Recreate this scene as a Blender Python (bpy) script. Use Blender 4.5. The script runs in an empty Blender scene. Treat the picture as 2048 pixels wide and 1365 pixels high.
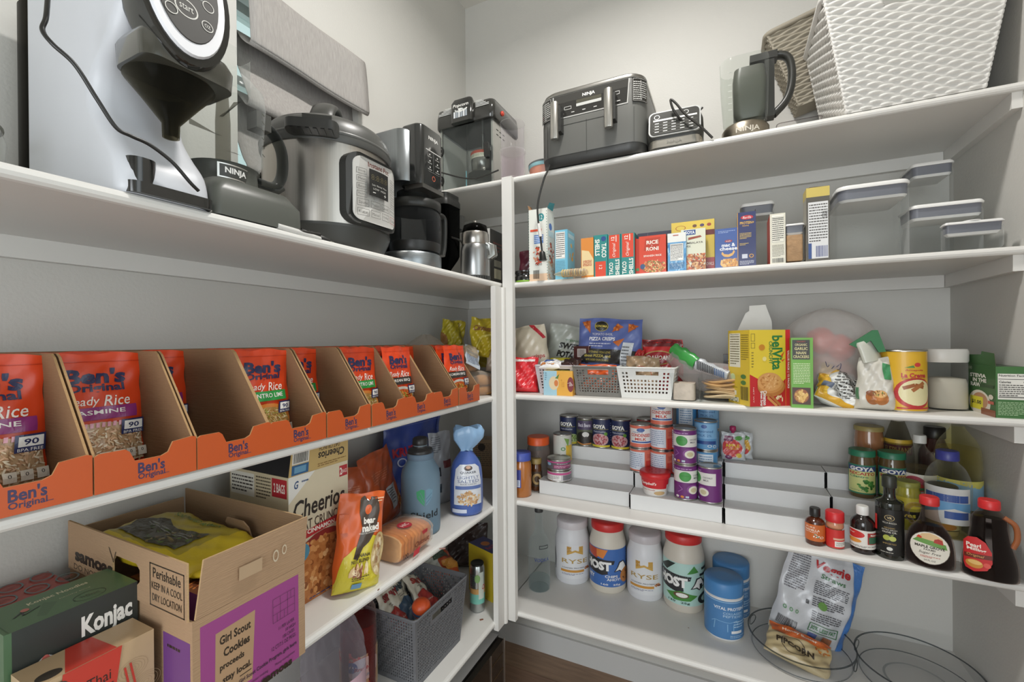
import bpy, math, random
from mathutils import Vector, Matrix
from mathutils.geometry import tessellate_polygon
S = bpy.context.scene
COL = S.collection
# ------------------------------------------------------------------ camera
F_PX, YAW, PIT, ROL = 887.8, .454, -.0014, -.009
CAM = Vector((1.097, -1.779, 1.345))
def pray(x, y):
    v0, v1, v2 = x-1024, -(y-682.5), F_PX
    c, s = math.cos(ROL), math.sin(ROL); r, u = c*v0-s*v1, s*v0+c*v1
    c, s = math.cos(PIT), math.sin(PIT); fw, u = c*v2-s*u, s*v2+c*u
    return Vector((-math.sin(YAW)*fw+math.cos(YAW)*r, math.cos(YAW)*fw+math.sin(YAW)*r, u))
def on(x, y, ax, val):
    "world point where the line of sight meets a real plane (shelf top, wall plane)"
    d = pray(x, y); i = 'xyz'.index(ax); t = (val-CAM[i])/d[i]
    return CAM+d*t
fwd = pray(1024, 682.5).normalized()
rt = (pray(1025, 682.5)-pray(1024, 682.5)).normalized()
up = rt.cross(fwd)
cd = bpy.data.cameras.new('camera'); cam = bpy.data.objects.new('camera', cd); COL.objects.link(cam)
cam.matrix_world = Matrix(((rt.x, up.x, -fwd.x, CAM.x), (rt.y, up.y, -fwd.y, CAM.y), (rt.z, up.z, -fwd.z, CAM.z), (0, 0, 0, 1)))
cd.sensor_width = 36; cd.lens = F_PX/2048*36; cd.clip_start = .02; cd.clip_end = 60
S.camera = cam
# ------------------------------------------------------------------ light
S.view_settings.view_transform = 'Standard'; S.view_settings.look = 'None'
S.view_settings.exposure = -.02; S.view_settings.gamma = 1; S.view_settings.use_curve_mapping = False
W = bpy.data.worlds.new('daylight'); S.world = W; W.use_nodes = True
nt = W.node_tree; nt.nodes.clear()
sky = nt.nodes.new('ShaderNodeTexSky'); sky.sky_type = 'HOSEK_WILKIE'; sky.turbidity = 4; sky.sun_direction = (.6, -.5, .62)
mx = nt.nodes.new('ShaderNodeMix'); mx.data_type = 'RGBA'; mx.inputs[0].default_value = .75
mx.inputs[7].default_value = (.86, .96, .97, 1)
bg = nt.nodes.new('ShaderNodeBackground'); wo = nt.nodes.new('ShaderNodeOutputWorld'); bg.inputs[1].default_value = 1.3
nt.links.new(sky.outputs[0], mx.inputs[6]); nt.links.new(mx.outputs[2], bg.inputs[0]); nt.links.new(bg.outputs[0], wo.inputs[0])
def area(name, loc, tgt, size, power, col, sy=None, shape='DISK', spread=180):
    l = bpy.data.lights.new(name, 'AREA'); l.shape = shape; l.size = size
    if sy: l.size_y = sy
    l.energy = power; l.color = col
    o = bpy.data.objects.new(name, l); COL.objects.link(o); o.location = loc
    l.spread = math.radians(spread); o.rotation_euler = (Vector(tgt)-Vector(loc)).to_track_quat('-Z', 'Y').to_euler(); return o
area('ceiling_downlight', (.86, -.85, 2.86), (.86, -.85, 0), .15, 16, (1, .97, .93), spread=160)
area('side_fill_light', (2.45, -1.75, 1.45), (.1, -.65, 1.25), 1.0, 7, (.92, .96, 1), 1.9, 'RECTANGLE')  # added soft fill from the right, brightens the left wall towards the corner
area('rear_fill_light', (.95, -3.5, 1.45), (.85, 0, 1.35), 1.5, 48, (.92, .96, 1), 1.9, 'RECTANGLE')  # added soft fill behind the camera, lifts the shaded shelves
# ------------------------------------------------------------------ materials
def lin(c):
    if isinstance(c, str): c = tuple(int(c[i:i+2], 16) for i in (0, 2, 4))
    return tuple(((x/255)/12.92 if x/255 <= .04045 else ((x/255+.055)/1.055)**2.4) for x in c)
MATS = {}
def mat_new(key, rough=.5, metal=0., coat=0., spec=.5, noise=0., nscale=40, bump=0., bscale=60, stretch=None, trans=None, sss=0, var=0.):
    m = bpy.data.materials.new(key); m.use_nodes = True; n = m.node_tree; L = n.links
    p = n.nodes['Principled BSDF']; a = n.nodes.new('ShaderNodeVertexColor'); a.layer_name = 'Col'
    src = a.outputs[0]
    tc = n.nodes.new('ShaderNodeTexCoord'); mp = n.nodes.new('ShaderNodeMapping'); L.new(tc.outputs['Object'], mp.inputs[0])
    if stretch: mp.inputs['Scale'].default_value = stretch
    if noise:
        t = n.nodes.new('ShaderNodeTexNoise'); t.inputs['Scale'].default_value = nscale; t.inputs['Detail'].default_value = 4; L.new(mp.outputs[0], t.inputs[0])
        r = n.nodes.new('ShaderNodeMapRange'); r.inputs[1].default_value = .3; r.inputs[2].default_value = .7; r.inputs[3].default_value = 1-noise; r.inputs[4].default_value = 1+noise; L.new(t.outputs[0], r.inputs[0])
        mu = n.nodes.new('ShaderNodeMix'); mu.data_type = 'RGBA'; mu.blend_type = 'MULTIPLY'; mu.inputs[0].default_value = 1
        L.new(src, mu.inputs[6]); L.new(r.outputs[0], mu.inputs[7]); src = mu.outputs[2]
    L.new(src, p.inputs['Base Color'])
    p.inputs['Roughness'].default_value = rough; p.inputs['Metallic'].default_value = metal
    p.inputs['Coat Weight'].default_value = coat; p.inputs['Coat Roughness'].default_value = .08
    p.inputs['Specular IOR Level'].default_value = spec
    if bump:
        t = n.nodes.new('ShaderNodeTexNoise'); t.inputs['Scale'].default_value = bscale; t.inputs['Detail'].default_value = 3; L.new(mp.outputs[0], t.inputs[0])
        b = n.nodes.new('ShaderNodeBump'); b.inputs['Strength'].default_value = bump; b.inputs['Distance'].default_value = .004; L.new(t.outputs[0], b.inputs['Height']); L.new(b.outputs[0], p.inputs['Normal'])
    if trans is not None:   # thin clear plastic / glass: tinted see-through plus a surface reflection
        out = n.nodes['Material Output']; tr = n.nodes.new('ShaderNodeBsdfTransparent'); L.new(src, tr.inputs[0])
        mixs = n.nodes.new('ShaderNodeMixShader'); fr = n.nodes.new('ShaderNodeLayerWeight'); fr.inputs[0].default_value = .15
        mr = n.nodes.new('ShaderNodeMapRange'); mr.inputs[1].default_value = 0; mr.inputs[2].default_value = 1; mr.inputs[3].default_value = trans; mr.inputs[4].default_value = .95
        L.new(fr.outputs['Facing'], mr.inputs[0]); pw = n.nodes.new('ShaderNodeMath'); pw.operation = 'POWER'; pw.inputs[1].default_value = 1.7 if trans < .2 else 1.2
        L.new(mr.outputs[0], pw.inputs[0]); L.new(pw.outputs[0], mixs.inputs[0]); L.new(tr.outputs[0], mixs.inputs[1]); L.new(p.outputs[0], mixs.inputs[2]); L.new(mixs.outputs[0], out.inputs[0])
    MATS[key] = m; return m
mat_new('paint', .6, noise=.012, nscale=3, bump=.12, bscale=160)
mat_new('shelf_paint', .42, noise=.01, nscale=8, bump=.03, bscale=30)
mat_new('paper', .6, noise=.02, nscale=25)
mat_new('carton', .42, noise=.015, nscale=20, coat=.15)
mat_new('kraft', .8, noise=.06, nscale=18, bump=.25, bscale=5, stretch=(6, 6, 120), spec=.2)
mat_new('film', .32, bump=.25, bscale=28, coat=.25, noise=.02)
mat_new('plastic', .38, noise=.01, nscale=10)
mat_new('gloss', .12, coat=.6, noise=.01, nscale=8)
mat_new('matte', .62, noise=.02, nscale=30)
mat_new('metal', .28, metal=1, noise=.03, nscale=30)
mat_new('brushed', .33, metal=1, noise=.10, nscale=60, stretch=(.15, .15, 12))
mat_new('brushed_v', .30, metal=1, noise=.06, nscale=60, stretch=(8, 8, .1))
mat_new('fabric', .9, noise=.10, nscale=90, bump=.3, bscale=220, stretch=(3, 3, .25), spec=.1)
mat_new('clear', .12, trans=.04)
mat_new('clearbag', .25, trans=.22, bump=.9, bscale=30)
mat_new('hazy', .35, trans=.30)
mat_new('hazybag', .4, trans=.40, bump=1.0, bscale=16)
mat_new('shiny', .08, trans=.16, coat=.4)
mat_new('tinted', .05, trans=.12, coat=.3)
mat_new('smoke', .15, trans=.10)
mat_new('liquid', .06, coat=.5, trans=.45)
mat_new('bread', .8, noise=.16, nscale=26, bump=.4, bscale=60)
mat_new('food', .7, noise=.12, nscale=60, bump=.5, bscale=90)
# ------------------------------------------------------------------ mesh builder
class MB:
    def __init__(s, mat='paper'):
        s.v = []; s.f = []; s.c = []; s.m = []; s.s = []; s.mat = mat
    def add(s, vs, fs, col, mat=None, smooth=False):
        b = len(s.v); s.v += [tuple(v) for v in vs]; mat = mat or s.mat
        one = isinstance(col, (str, tuple))
        for i, f in enumerate(fs):
            s.f.append([b+j for j in f]); s.c.append(col if one else col[i]); s.m.append(mat); s.s.append(smooth)
        return s
    def box(s, x0, x1, y0, y1, z0, z1, col, mat=None, cols=None):
        v = [(x0,y0,z0),(x1,y0,z0),(x1,y1,z0),(x0,y1,z0),(x0,y0,z1),(x1,y0,z1),(x1,y1,z1),(x0,y1,z1)]
        f = [(0,3,2,1),(4,5,6,7),(0,1,5,4),(1,2,6,5),(2,3,7,6),(3,0,4,7)]   # bottom top front right back left
        c = [col]*6
        for k, q in (cols or {}).items(): c['bottom top front right back left'.split().index(k)] = q
        return s.add(v, f, c, mat)
    def loft(s, secs, col, mat=None, smooth=True, caps=(1, 1), closed=True):
        n = len(secs[0]); v = [p for q in secs for p in q]; f = []; c = []
        for i in range(len(secs)-1):
            for j in range(n if closed else n-1):
                k = (j+1) % n
                f.append((i*n+j, i*n+k, (i+1)*n+k, (i+1)*n+j)); c.append(col if isinstance(col, (str, tuple)) else col[min(i, len(col)-1)])
        s.add(v, f, c, mat, smooth)
        cc = col if isinstance(col, (str, tuple)) else None
        if caps[0]: s.add(secs[0], [tuple(range(n))[::-1]], cc or col[0], mat)
        if caps[1]: s.add(secs[-1], [tuple(range(n))], cc or col[-1], mat)
        return s
    def lathe(s, prof, col, mat=None, n=36, cx=0, cy=0, sx=1, sy=1, pw=2, smooth=True, caps=(1, 1), a0=0):
        def pt(r, z, a):
            c, d = math.cos(a), math.sin(a)
            if pw != 2:
                k = (abs(c)**pw+abs(d)**pw)**(-1/pw); c *= k; d *= k
            return (cx+r*sx*c, cy+r*sy*d, z)
        return s.loft([[pt(r, z, a0+2*math.pi*j/n) for j in range(n)] for r, z in prof], col, mat, smooth, caps)
    def tube(s, pts, r, col, mat=None, n=8, caps=(1, 1), flat=1.):
        pts = [Vector(p) for p in pts]; secs = []; nx = None
        for i, p in enumerate(pts):
            t = (pts[min(i+1, len(pts)-1)]-pts[max(i-1, 0)]).normalized()
            if nx is None:
                nx = t.orthogonal().normalized()
                if abs(t.z) < .9: nx = Vector((0, 0, 1))-t*t.z; nx.normalize()
            nx = (nx-t*nx.dot(t)).normalized(); b = t.cross(nx)
            rr = r[i] if isinstance(r, (list, tuple)) else r
            secs.append([p+nx*rr*math.cos(2*math.pi*k/n)+b*rr*flat*math.sin(2*math.pi*k/n) for k in range(n)])
        return s.loft(secs, col, mat, True, caps)
    def grid(s, fn, nu, nv, col, mat=None, smooth=True, flip=False):
        v = [fn(i/nu, j/nv) for j in range(nv+1) for i in range(nu+1)]; f = []; c = []
        for j in range(nv):
            for i in range(nu):
                q = (j*(nu+1)+i, j*(nu+1)+i+1, (j+1)*(nu+1)+i+1, (j+1)*(nu+1)+i)
                f.append(q[::-1] if flip else q); c.append(col((i+.5)/nu, (j+.5)/nv) if callable(col) else col)
        return s.add(v, f, c, mat, smooth)
    def prism(s, poly, mp, h0, h1, col, mat=None, smooth=False, side=None):
        "2D polygon (mp maps u,v,h to 3D) between heights h0 and h1"
        n = len(poly); a = [mp(u, v, h0) for u, v in poly]; b = [mp(u, v, h1) for u, v in poly]
        tri = tessellate_polygon([[Vector((u, v, 0)) for u, v in poly]])
        s.add(b, [tuple(t) for t in tri], col, mat); s.add(a, [tuple(t)[::-1] for t in tri], col, mat)
        s.add(a+b, [(i, (i+1) % n, n+(i+1) % n, n+i) for i in range(n)], side or col, mat, smooth)
        return s
    def xf(s, M, i0=0):
        for i in range(i0, len(s.v)): s.v[i] = tuple(M @ Vector(s.v[i]))
        return s
    def build(s, name, parent=None, loc=None, rz=0, label=None, cat=None, group=None, kind=None):
        me = bpy.data.meshes.new(name); me.from_pydata(s.v, [], s.f)
        keys = sorted(set(s.m)); [me.materials.append(MATS[k]) for k in keys]; ix = {k: i for i, k in enumerate(keys)}
        ca = me.color_attributes.new('Col', 'FLOAT_COLOR', 'CORNER'); buf = []; cache = {}
        for p, c in zip(me.polygons, s.c):
            if c not in cache: cache[c] = (*lin(c), 1)
            buf += cache[c]*p.loop_total
        ca.data.foreach_set('color', buf)
        me.polygons.foreach_set('material_index', [ix[m] for m in s.m]); me.polygons.foreach_set('use_smooth', s.s)
        me.update()
        o = bpy.data.objects.new(name, me); COL.objects.link(o)
        if parent: o.parent = parent
        if loc is not None: o.location = loc
        o.rotation_euler.z = rz
        return tag(o, label, cat, group, kind)
def tag(o, label=None, cat=None, group=None, kind=None):
    if label: o['label'] = label
    if cat: o['category'] = cat
    if group: o['group'] = group
    if kind: o['kind'] = kind
    return o
def thing(name, label, cat, loc=(0, 0, 0), rz=0, group=None):
    o = bpy.data.objects.new(name, None); COL.objects.link(o); o.empty_display_size = .05
    o.location = loc; o.rotation_euler.z = rz
    return tag(o, label, cat, group)
def copy_tree(o, parent=None):
    c = o.copy(); COL.objects.link(c)
    if parent: c.parent = parent
    for ch in list(o.children): copy_tree(ch, c)
    return c
# ------------------------------------------------------------------ printed artwork laid on real surfaces
TC = {}
def text2d(t, bold=0., shear=0.):
    k = (t, bold, shear)
    if k in TC: return TC[k]
    cu = bpy.data.curves.new('tx', 'FONT'); cu.body = t; cu.offset = bold; cu.shear = shear; cu.resolution_u = 2; cu.fill_mode = 'FRONT'; cu.align_x = 'CENTER'
    o = bpy.data.objects.new('tx', cu); COL.objects.link(o)
    me = bpy.data.meshes.new_from_object(o, depsgraph=bpy.context.evaluated_depsgraph_get())
    vs = [(v.co.x, v.co.y) for v in me.vertices]; fs = [tuple(p.vertices) for p in me.polygons]
    bpy.data.meshes.remove(me); bpy.data.objects.remove(o); bpy.data.curves.remove(cu)
    if vs:
        x0 = min(v[0] for v in vs); x1 = max(v[0] for v in vs); y0 = min(v[1] for v in vs); y1 = max(v[1] for v in vs)
        sx, sy = max(x1-x0, 1e-6), max(y1-y0, 1e-6); vs = [((x-x0)/sx-.5, (y-y0)/sy-.5) for x, y in vs]
    TC[k] = (vs, fs); return TC[k]
EPS = .00009
def art(mb, mp, items, mat=None, cell=None, eps=EPS, seed=1, h0=None):
    """items in unit face coordinates; mp(u,v,h)->3D; cell = max size in uv for curved surfaces"""
    rnd = random.Random(seed); h = h0 if h0 is not None else eps
    def put(poly, fs, col, hh):
        if cell:
            tris = []
            for f in fs:
                for i in range(1, len(f)-1): tris.append((poly[f[0]], poly[f[i]], poly[f[i+1]]))
            out = []
            while tris:
                a, b, c = tris.pop()
                d = [max(abs(p[0]-q[0]), abs(p[1]-q[1])) for p, q in ((a, b), (b, c), (c, a))]; m = max(d)
                if m <= cell or len(out) > 6000: out.append((a, b, c)); continue
                i = d.index(m)
                if i == 0: e = ((a[0]+b[0])/2, (a[1]+b[1])/2); tris += [(a, e, c), (e, b, c)]
                elif i == 1: e = ((c[0]+b[0])/2, (c[1]+b[1])/2); tris += [(a, b, e), (a, e, c)]
                else: e = ((c[0]+a[0])/2, (c[1]+a[1])/2); tris += [(a, b, e), (e, b, c)]
            vs = [mp(p[0], p[1], hh) for t in out for p in t]
            mb.add(vs, [(3*i, 3*i+1, 3*i+2) for i in range(len(out))], col, mat)
        else:
            mb.add([mp(u, v, hh) for u, v in poly], fs, col, mat)
    for it in items:
        k = it[0]
        if k == 'r':
            _, a, b, c, d, col = it; put([(a, b), (c, b), (c, d), (a, d)], [(0, 1, 2, 3)], col, h)
        elif k == 'e':
            _, cu, cv, ru, rv, col = it; n = 24
            put([(cu+ru*math.cos(6.2832*i/n), cv+rv*math.sin(6.2832*i/n)) for i in range(n)], [tuple(range(n))], col, h)
        elif k == 'ring':
            _, cu, cv, ru, rv, t, col = it; n = 24; P = []
            for i in range(n):
                c, s_ = math.cos(6.2832*i/n), math.sin(6.2832*i/n); P += [(cu+ru*c, cv+rv*s_), (cu+ru*(1-t)*c, cv+rv*(1-t)*s_)]
            put(P, [(2*i, (2*i+2) % (2*n), (2*i+3) % (2*n), 2*i+1) for i in range(n)], col, h)
        elif k == 'p':
            _, P, col = it; put(P, [tuple(t) for t in tessellate_polygon([[Vector((u, v, 0)) for u, v in P]])], col, h)
        elif k == 'box':   # rectangle outline
            _, a, b, c, d, t, col = it[:7]; tv = it[7] if len(it) > 7 else t
            for q in ((a, b, c, b+tv), (a, d-tv, c, d), (a, b, a+t, d), (c-t, b, c, d)):
                put([(q[0], q[1]), (q[2], q[1]), (q[2], q[3]), (q[0], q[3])], [(0, 1, 2, 3)], col, h)
        elif k == 'pl':
            _, P, w, col = it
            for (a, b) in zip(P, P[1:]):
                dx, dy = b[0]-a[0], b[1]-a[1]; l = math.hypot(dx, dy) or 1; nx, ny = -dy/l*w/2, dx/l*w/2
                put([(a[0]+nx, a[1]+ny), (a[0]-nx, a[1]-ny), (b[0]-nx, b[1]-ny), (b[0]+nx, b[1]+ny)], [(0, 1, 2, 3)], col, h)
        elif k == 't':
            _, t, cu, cv, w, hh, col = it[:7]; o = it[7] if len(it) > 7 else {}
            vs, fs = text2d(t, o.get('b', 0), o.get('sh', 0)); r = math.radians(o.get('r', 0)); c, s_ = math.cos(r), math.sin(r)
            asp = o.get('asp', 1)   # face width / height, keeps rotated text square
            put([(cu+(x*w*c-y*hh/asp*s_), cv+(x*w*asp*s_+y*hh*c)) for x, y in vs] if r else [(cu+x*w, cv+y*hh) for x, y in vs], fs, col, h)
        elif k == 'lines':   # small print, shown as broken hairlines
            _, a, b, c, d, n, col = it
            for i in range(n):
                v = d-(d-b)*(i+.5)/n; t = (d-b)/n*.42; u = a
                while u < c-.01:
                    w = rnd.uniform(.05, .16)*(c-a); e = min(u+w, c)
                    put([(u, v-t/2), (e, v-t/2), (e, v+t/2), (u, v+t/2)], [(0, 1, 2, 3)], col, h); u = e+.025*(c-a)
                    if i == n-1 and u > a+(c-a)*.6: break
        elif k == 'bars':
            _, a, b, c, d, col = it; u = a
            while u < c:
                w = rnd.choice((.012, .02, .03))*(c-a); put([(u, b), (min(u+w, c), b), (min(u+w, c), d), (u, d)], [(0, 1, 2, 3)], col, h); u += w+rnd.choice((.015, .03))*(c-a)
        elif k == 'blobs':   # printed picture of grains, nuts, cookies
            _, cu, cv, ru, rv, n, sz, cols = it[:8]; o = it[8] if len(it) > 8 else {}
            asp = o.get('asp', 1); el = o.get('el', .5)
            for i in range(n):
                while True:
                    x, y = rnd.uniform(-1, 1), rnd.uniform(-1, 1)
                    if o.get('rect') or x*x+y*y < 1: break
                cx, cy = cu+x*ru, cv+y*rv; an = rnd.uniform(0, 3.14); L = sz*rnd.uniform(.7, 1.2); m = 6
                P = []
                for q in range(m):
                    p, s_ = L*math.cos(6.2832*q/m), L*el*math.sin(6.2832*q/m); P.append((cx+p*math.cos(an)-s_*math.sin(an), cy+(p*math.sin(an)+s_*math.cos(an))*asp))
                c_ = o.get('clip')
                if c_: P = [(min(max(p[0], c_[0]), c_[2]), min(max(p[1], c_[1]), c_[3])) for p in P]
                put(P, [tuple(range(m))], rnd.choice(cols), h+i*eps*.02)
            h += n*eps*.02
        h += eps
    return h
def bezier(pts, n=12):
    "smooth curve through points (Catmull-Rom)"
    P = [Vector(p) for p in pts]; P = [P[0]*2-P[1]]+P+[P[-1]*2-P[-2]]; out = []
    for i in range(1, len(P)-2):
        a, b, c, d = P[i-1:i+3]
        for k in range(n):
            t = k/n; out.append(.5*((2*b)+(c-a)*t+(2*a-5*b+4*c-d)*t*t+(3*b-a-3*c+d)*t*t*t))
    out.append(P[-2]); return out
def rrect(w, d, r, n=5, cx=0, cy=0):
    "rounded rectangle, counter-clockwise"
    out = []
    for sx, sy, a in ((1, -1, -90), (1, 1, 0), (-1, 1, 90), (-1, -1, 180)):
        for i in range(n+1):
            t = math.radians(a+90*i/n); out.append((cx+sx*(w/2-r)+r*math.cos(t), cy+sy*(d/2-r)+r*math.sin(t)))
    return out
def fmap(w, d, H):
    "front / right / left / top maps of a box whose front is y=0 and which is centred on x=0"
    return {'front': lambda u, v, h: (-w/2+u*w, -h, v*H), 'right': lambda u, v, h: (w/2+h, u*d, v*H),
            'left': lambda u, v, h: (-w/2-h, d-u*d, v*H), 'top': lambda u, v, h: (-w/2+u*w, v*d, H+h)}
def face_cam(p, extra=0):
    "rotation that turns local -Y towards the room's middle where the viewer stands"
    return math.atan2(CAM.y-p[1], CAM.x-p[0])+math.pi/2+extra
# ------------------------------------------------------------------ room shell
Z = {'T': 1.917, 'A': 1.548, 'B': 1.157, 'C': .786, 'D': .396}
ST = .019; LX = .384; BY = -.384; RX = 1.697; ZC = 2.899; YR = -3.3; FRONT = -2.25
WALL = 'cac8c2'; WHITE = 'dad8d3'
def struct(name, mb): return mb.build(name, kind='structure')
struct('floor_slab', MB('matte').box(-.3, RX+.3, YR-.6, .3, -.06, -.004, '8a8175'))
def floor_tiles():
    mb = MB('matte'); rnd = random.Random(4)
    for j in range(26):
        for i in range(3):
            x0 = -.62+i*1.2+(j % 3)*.4-.4; x1 = x0+1.197; y1 = -j*.2+.06; y0 = y1-.197
            x0c, x1c = max(x0, 0), min(x1, RX)
            if x1c > x0c: mb.box(x0c, x1c, max(y0, YR-.5), min(y1, 0), -.004, 0, rnd.choice(['93745c', '8b6e58', '997b62', '8f705a']))
    return mb
def wood_material():
    m = MATS['matte'].copy(); m.name = 'wood_tile'; n = m.node_tree; L = n.links; p = n.nodes['Principled BSDF']
    tc = n.nodes.new('ShaderNodeTexCoord'); mp = n.nodes.new('ShaderNodeMapping'); mp.inputs['Scale'].default_value = (2, 18, 1); L.new(tc.outputs['Object'], mp.inputs[0])
    t = n.nodes.new('ShaderNodeTexNoise'); t.inputs['Scale'].default_value = 4; t.inputs['Detail'].default_value = 8; L.new(mp.outputs[0], t.inputs[0])
    r = n.nodes.new('ShaderNodeMapRange'); r.inputs[1].default_value = .3; r.inputs[2].default_value = .7; r.inputs[3].default_value = .78; r.inputs[4].default_value = 1.15; L.new(t.outputs[0], r.inputs[0])
    mu = n.nodes.new('ShaderNodeMix'); mu.data_type = 'RGBA'; mu.blend_type = 'MULTIPLY'; mu.inputs[0].default_value = 1
    a = [x for x in n.nodes if x.type == 'VERTEX_COLOR'][0]; L.new(a.outputs[0], mu.inputs[6]); L.new(r.outputs[0], mu.inputs[7]); L.new(mu.outputs[2], p.inputs['Base Color'])
    p.inputs['Roughness'].default_value = .4; MATS['wood_tile'] = m
wood_material()
_f = floor_tiles(); _f.m = ['wood_tile']*len(_f.m); struct('floor', _f)
struct('ceiling', MB('paint').box(-.15, RX+.15, YR-.1, .15, ZC, ZC+.1, 'd8d4cc'))
struct('wall_back', MB('paint').box(-.15, RX+.15, 0, .15, 0, ZC, WALL))
_r = MB('paint'); _r.box(RX, RX+.15, -1.15, 0, 0, ZC, WALL); _r.box(RX, RX+.15, YR, -2.35, 0, ZC, WALL); _r.box(RX, RX+.15, -2.35, -1.15, 2.45, ZC, WALL); struct('wall_right', _r)  # unseen gap in this wall is added to let the side fill in
WY0, WY1, WZ0, WZ1 = -1.081, -.676, 1.765, 2.28
lw = MB('paint')
lw.box(-.15, 0, YR, WY0, 0, ZC, WALL); lw.box(-.15, 0, WY1, 0, 0, ZC, WALL); lw.box(-.15, 0, WY0, WY1, 0, WZ0, WALL); lw.box(-.15, 0, WY0, WY1, WZ1, ZC, WALL)
struct('wall_left', lw)
rw = MB('paint'); rw.box(-.15, .35, YR-.1, YR, 0, ZC, WALL); rw.box(1.55, RX+.15, YR-.1, YR, 0, ZC, WALL); rw.box(.35, 1.55, YR-.1, YR, 2.1, ZC, WALL)
struct('wall_rear', rw)
fr = MB('gloss')
for a in ((WY0, WY0+.03, WZ0, WZ1), (WY1-.03, WY1, WZ0, WZ1)): fr.box(-.135, -.095, a[0], a[1], a[2], a[3], 'e9ebea')
fr.box(-.135, -.095, WY0+.03, WY1-.03, WZ0, WZ0+.03, 'e9ebea'); fr.box(-.135, -.095, WY0+.03, WY1-.03, WZ1-.03, WZ1, 'e9ebea'); fr.box(-.13, -.10, WY0+.03, WY1-.03, 2.05, 2.075, 'e9ebea')
w1 = struct('window_1', fr)
MB('clear').box(-.118, -.113, WY0+.03, WY1-.03, WZ0+.03, WZ1-.03, 'eef6f4').build('window_pane', w1)
for nm, b in (('baseboard_back', (0, RX-.012, -.012, 0, 0, .09)), ('baseboard_right', (RX-.012, RX, -1.15, 0, 0, .09)), ('baseboard_left', (0, .012, YR, -.012, 0, .09))):
    struct(nm, MB('shelf_paint').box(*b, 'd4d4d2'))
# ------------------------------------------------------------------ shelves
def nose(depth, t=ST, r=.0075):
    "cross-section: distance from wall, height under the top; rounded front edge"
    P = [(0, 0), (0, -t)]; P += [(depth-.006, -t)]
    for i in range(7):
        a = math.radians(-90+180*i/6); P.append((depth-.0095+.0095*math.cos(a), -t/2+t/2*math.sin(a)))
    P[2] = (depth-.0095, -t); del P[3]
    return P
def shelf(label, axis, a, b, zt, depth, cleats):
    root = thing('wall_shelf', label, 'shelf', (0, 0, zt)); P = nose(depth)
    mb = MB('shelf_paint')
    if axis == 'y': secs = [[(d, y, z) for d, z in P][::-1] for y in (a, b)]
    else: secs = [[(x, -d, z) for d, z in P] for x in (a, b)]
    mb.loft(secs, WHITE, smooth=False); mb.build('shelf_board', root)
    for c in cleats: MB('shelf_paint').box(*c, WHITE).build('support_cleat', root, label='flat white cleat under the board')
    return root
CH = .037
names_l = {'A': 'long white left-wall shelf holding the appliances', 'B': 'long white left-wall shelf holding the orange rice cartons', 'C': 'long white left-wall shelf holding cereal, loaf and blue bottle', 'D': 'lowest white left-wall shelf holding the grey basket and drinks'}
names_b = {'T': 'topmost white back-wall shelf holding air fryer and wicker basket', 'A': 'white back-wall shelf holding taco boxes and clear canisters', 'B': 'white back-wall shelf holding small baskets and cracker boxes', 'C': 'white back-wall shelf holding cans on stepped risers and syrup bottles', 'D': 'lowest white back-wall shelf holding protein tubs and round clear trays'}
for k in 'ABCD':
    shelf(names_l[k], 'y', FRONT, 0, Z[k], LX, [(0, .018, FRONT, -.0, -ST-CH, -ST)])
for k in 'TABCD':
    x0 = 0 if k == 'T' else LX-.012
    shelf(names_b[k], 'x', x0, RX, Z[k], -BY, [(.0185 if k != 'T' else 0, RX-.019, -.018, 0, -ST-CH, -ST), (RX-.018, RX, BY+.012, 0, -ST-CH, -ST)])
pt = thing('corner_post', 'upright white post where left and back shelves meet', 'post', (LX, BY, 0))
MB('shelf_paint').box(.006, .0445, -.018, .003, .372, Z['T']-.004, WHITE).build('post_board', pt)
m_ = MB('shelf_paint'); m_.box(-.006, .012, -.082, -.0185, .368, Z['A']-.019, WHITE); m_.loft([[(.006+.0135*math.cos(a), -.028+.011*math.sin(a), z) for a in [math.radians(20*i) for i in range(18)]] for z in (.368, Z['A']-.02)], WHITE)
m_.build('post_board', pt)
# wine cooler under the lowest left shelf
wc = thing('wine_cooler', 'black glass-front wine cooler under lowest left shelf', 'wine cooler', (0, -.40, 0))
MB('satin' if 'satin' in MATS else 'plastic').box(.02, .36, -.95, 0, .02, .308, 'b9b8b6', cols={'right': '1b1916'}).build('body', wc)
d_ = MB('gloss'); d_.box(.361, .383, -.948, -.004, .03, .302, '15130f'); d_.build('door', wc, label='black glass door')
t_ = MB('metal'); t_.box(.3835, .386, -.004, .0, .03, .306, 'd8d6d2'); t_.box(.3835, .386, -.10, -.096, .03, .302, 'd8d6d2'); t_.build('door_trim', wc, label='thin bright metal trim')
g_ = MB('gloss')
for i in range(5): g_.box(.3832, .3842, -.092, -.010, .05+i*.052, .052+i*.052, '4a3820')
g_.build('bottle_rack', wc, label='brown rack rails behind the glass')
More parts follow.
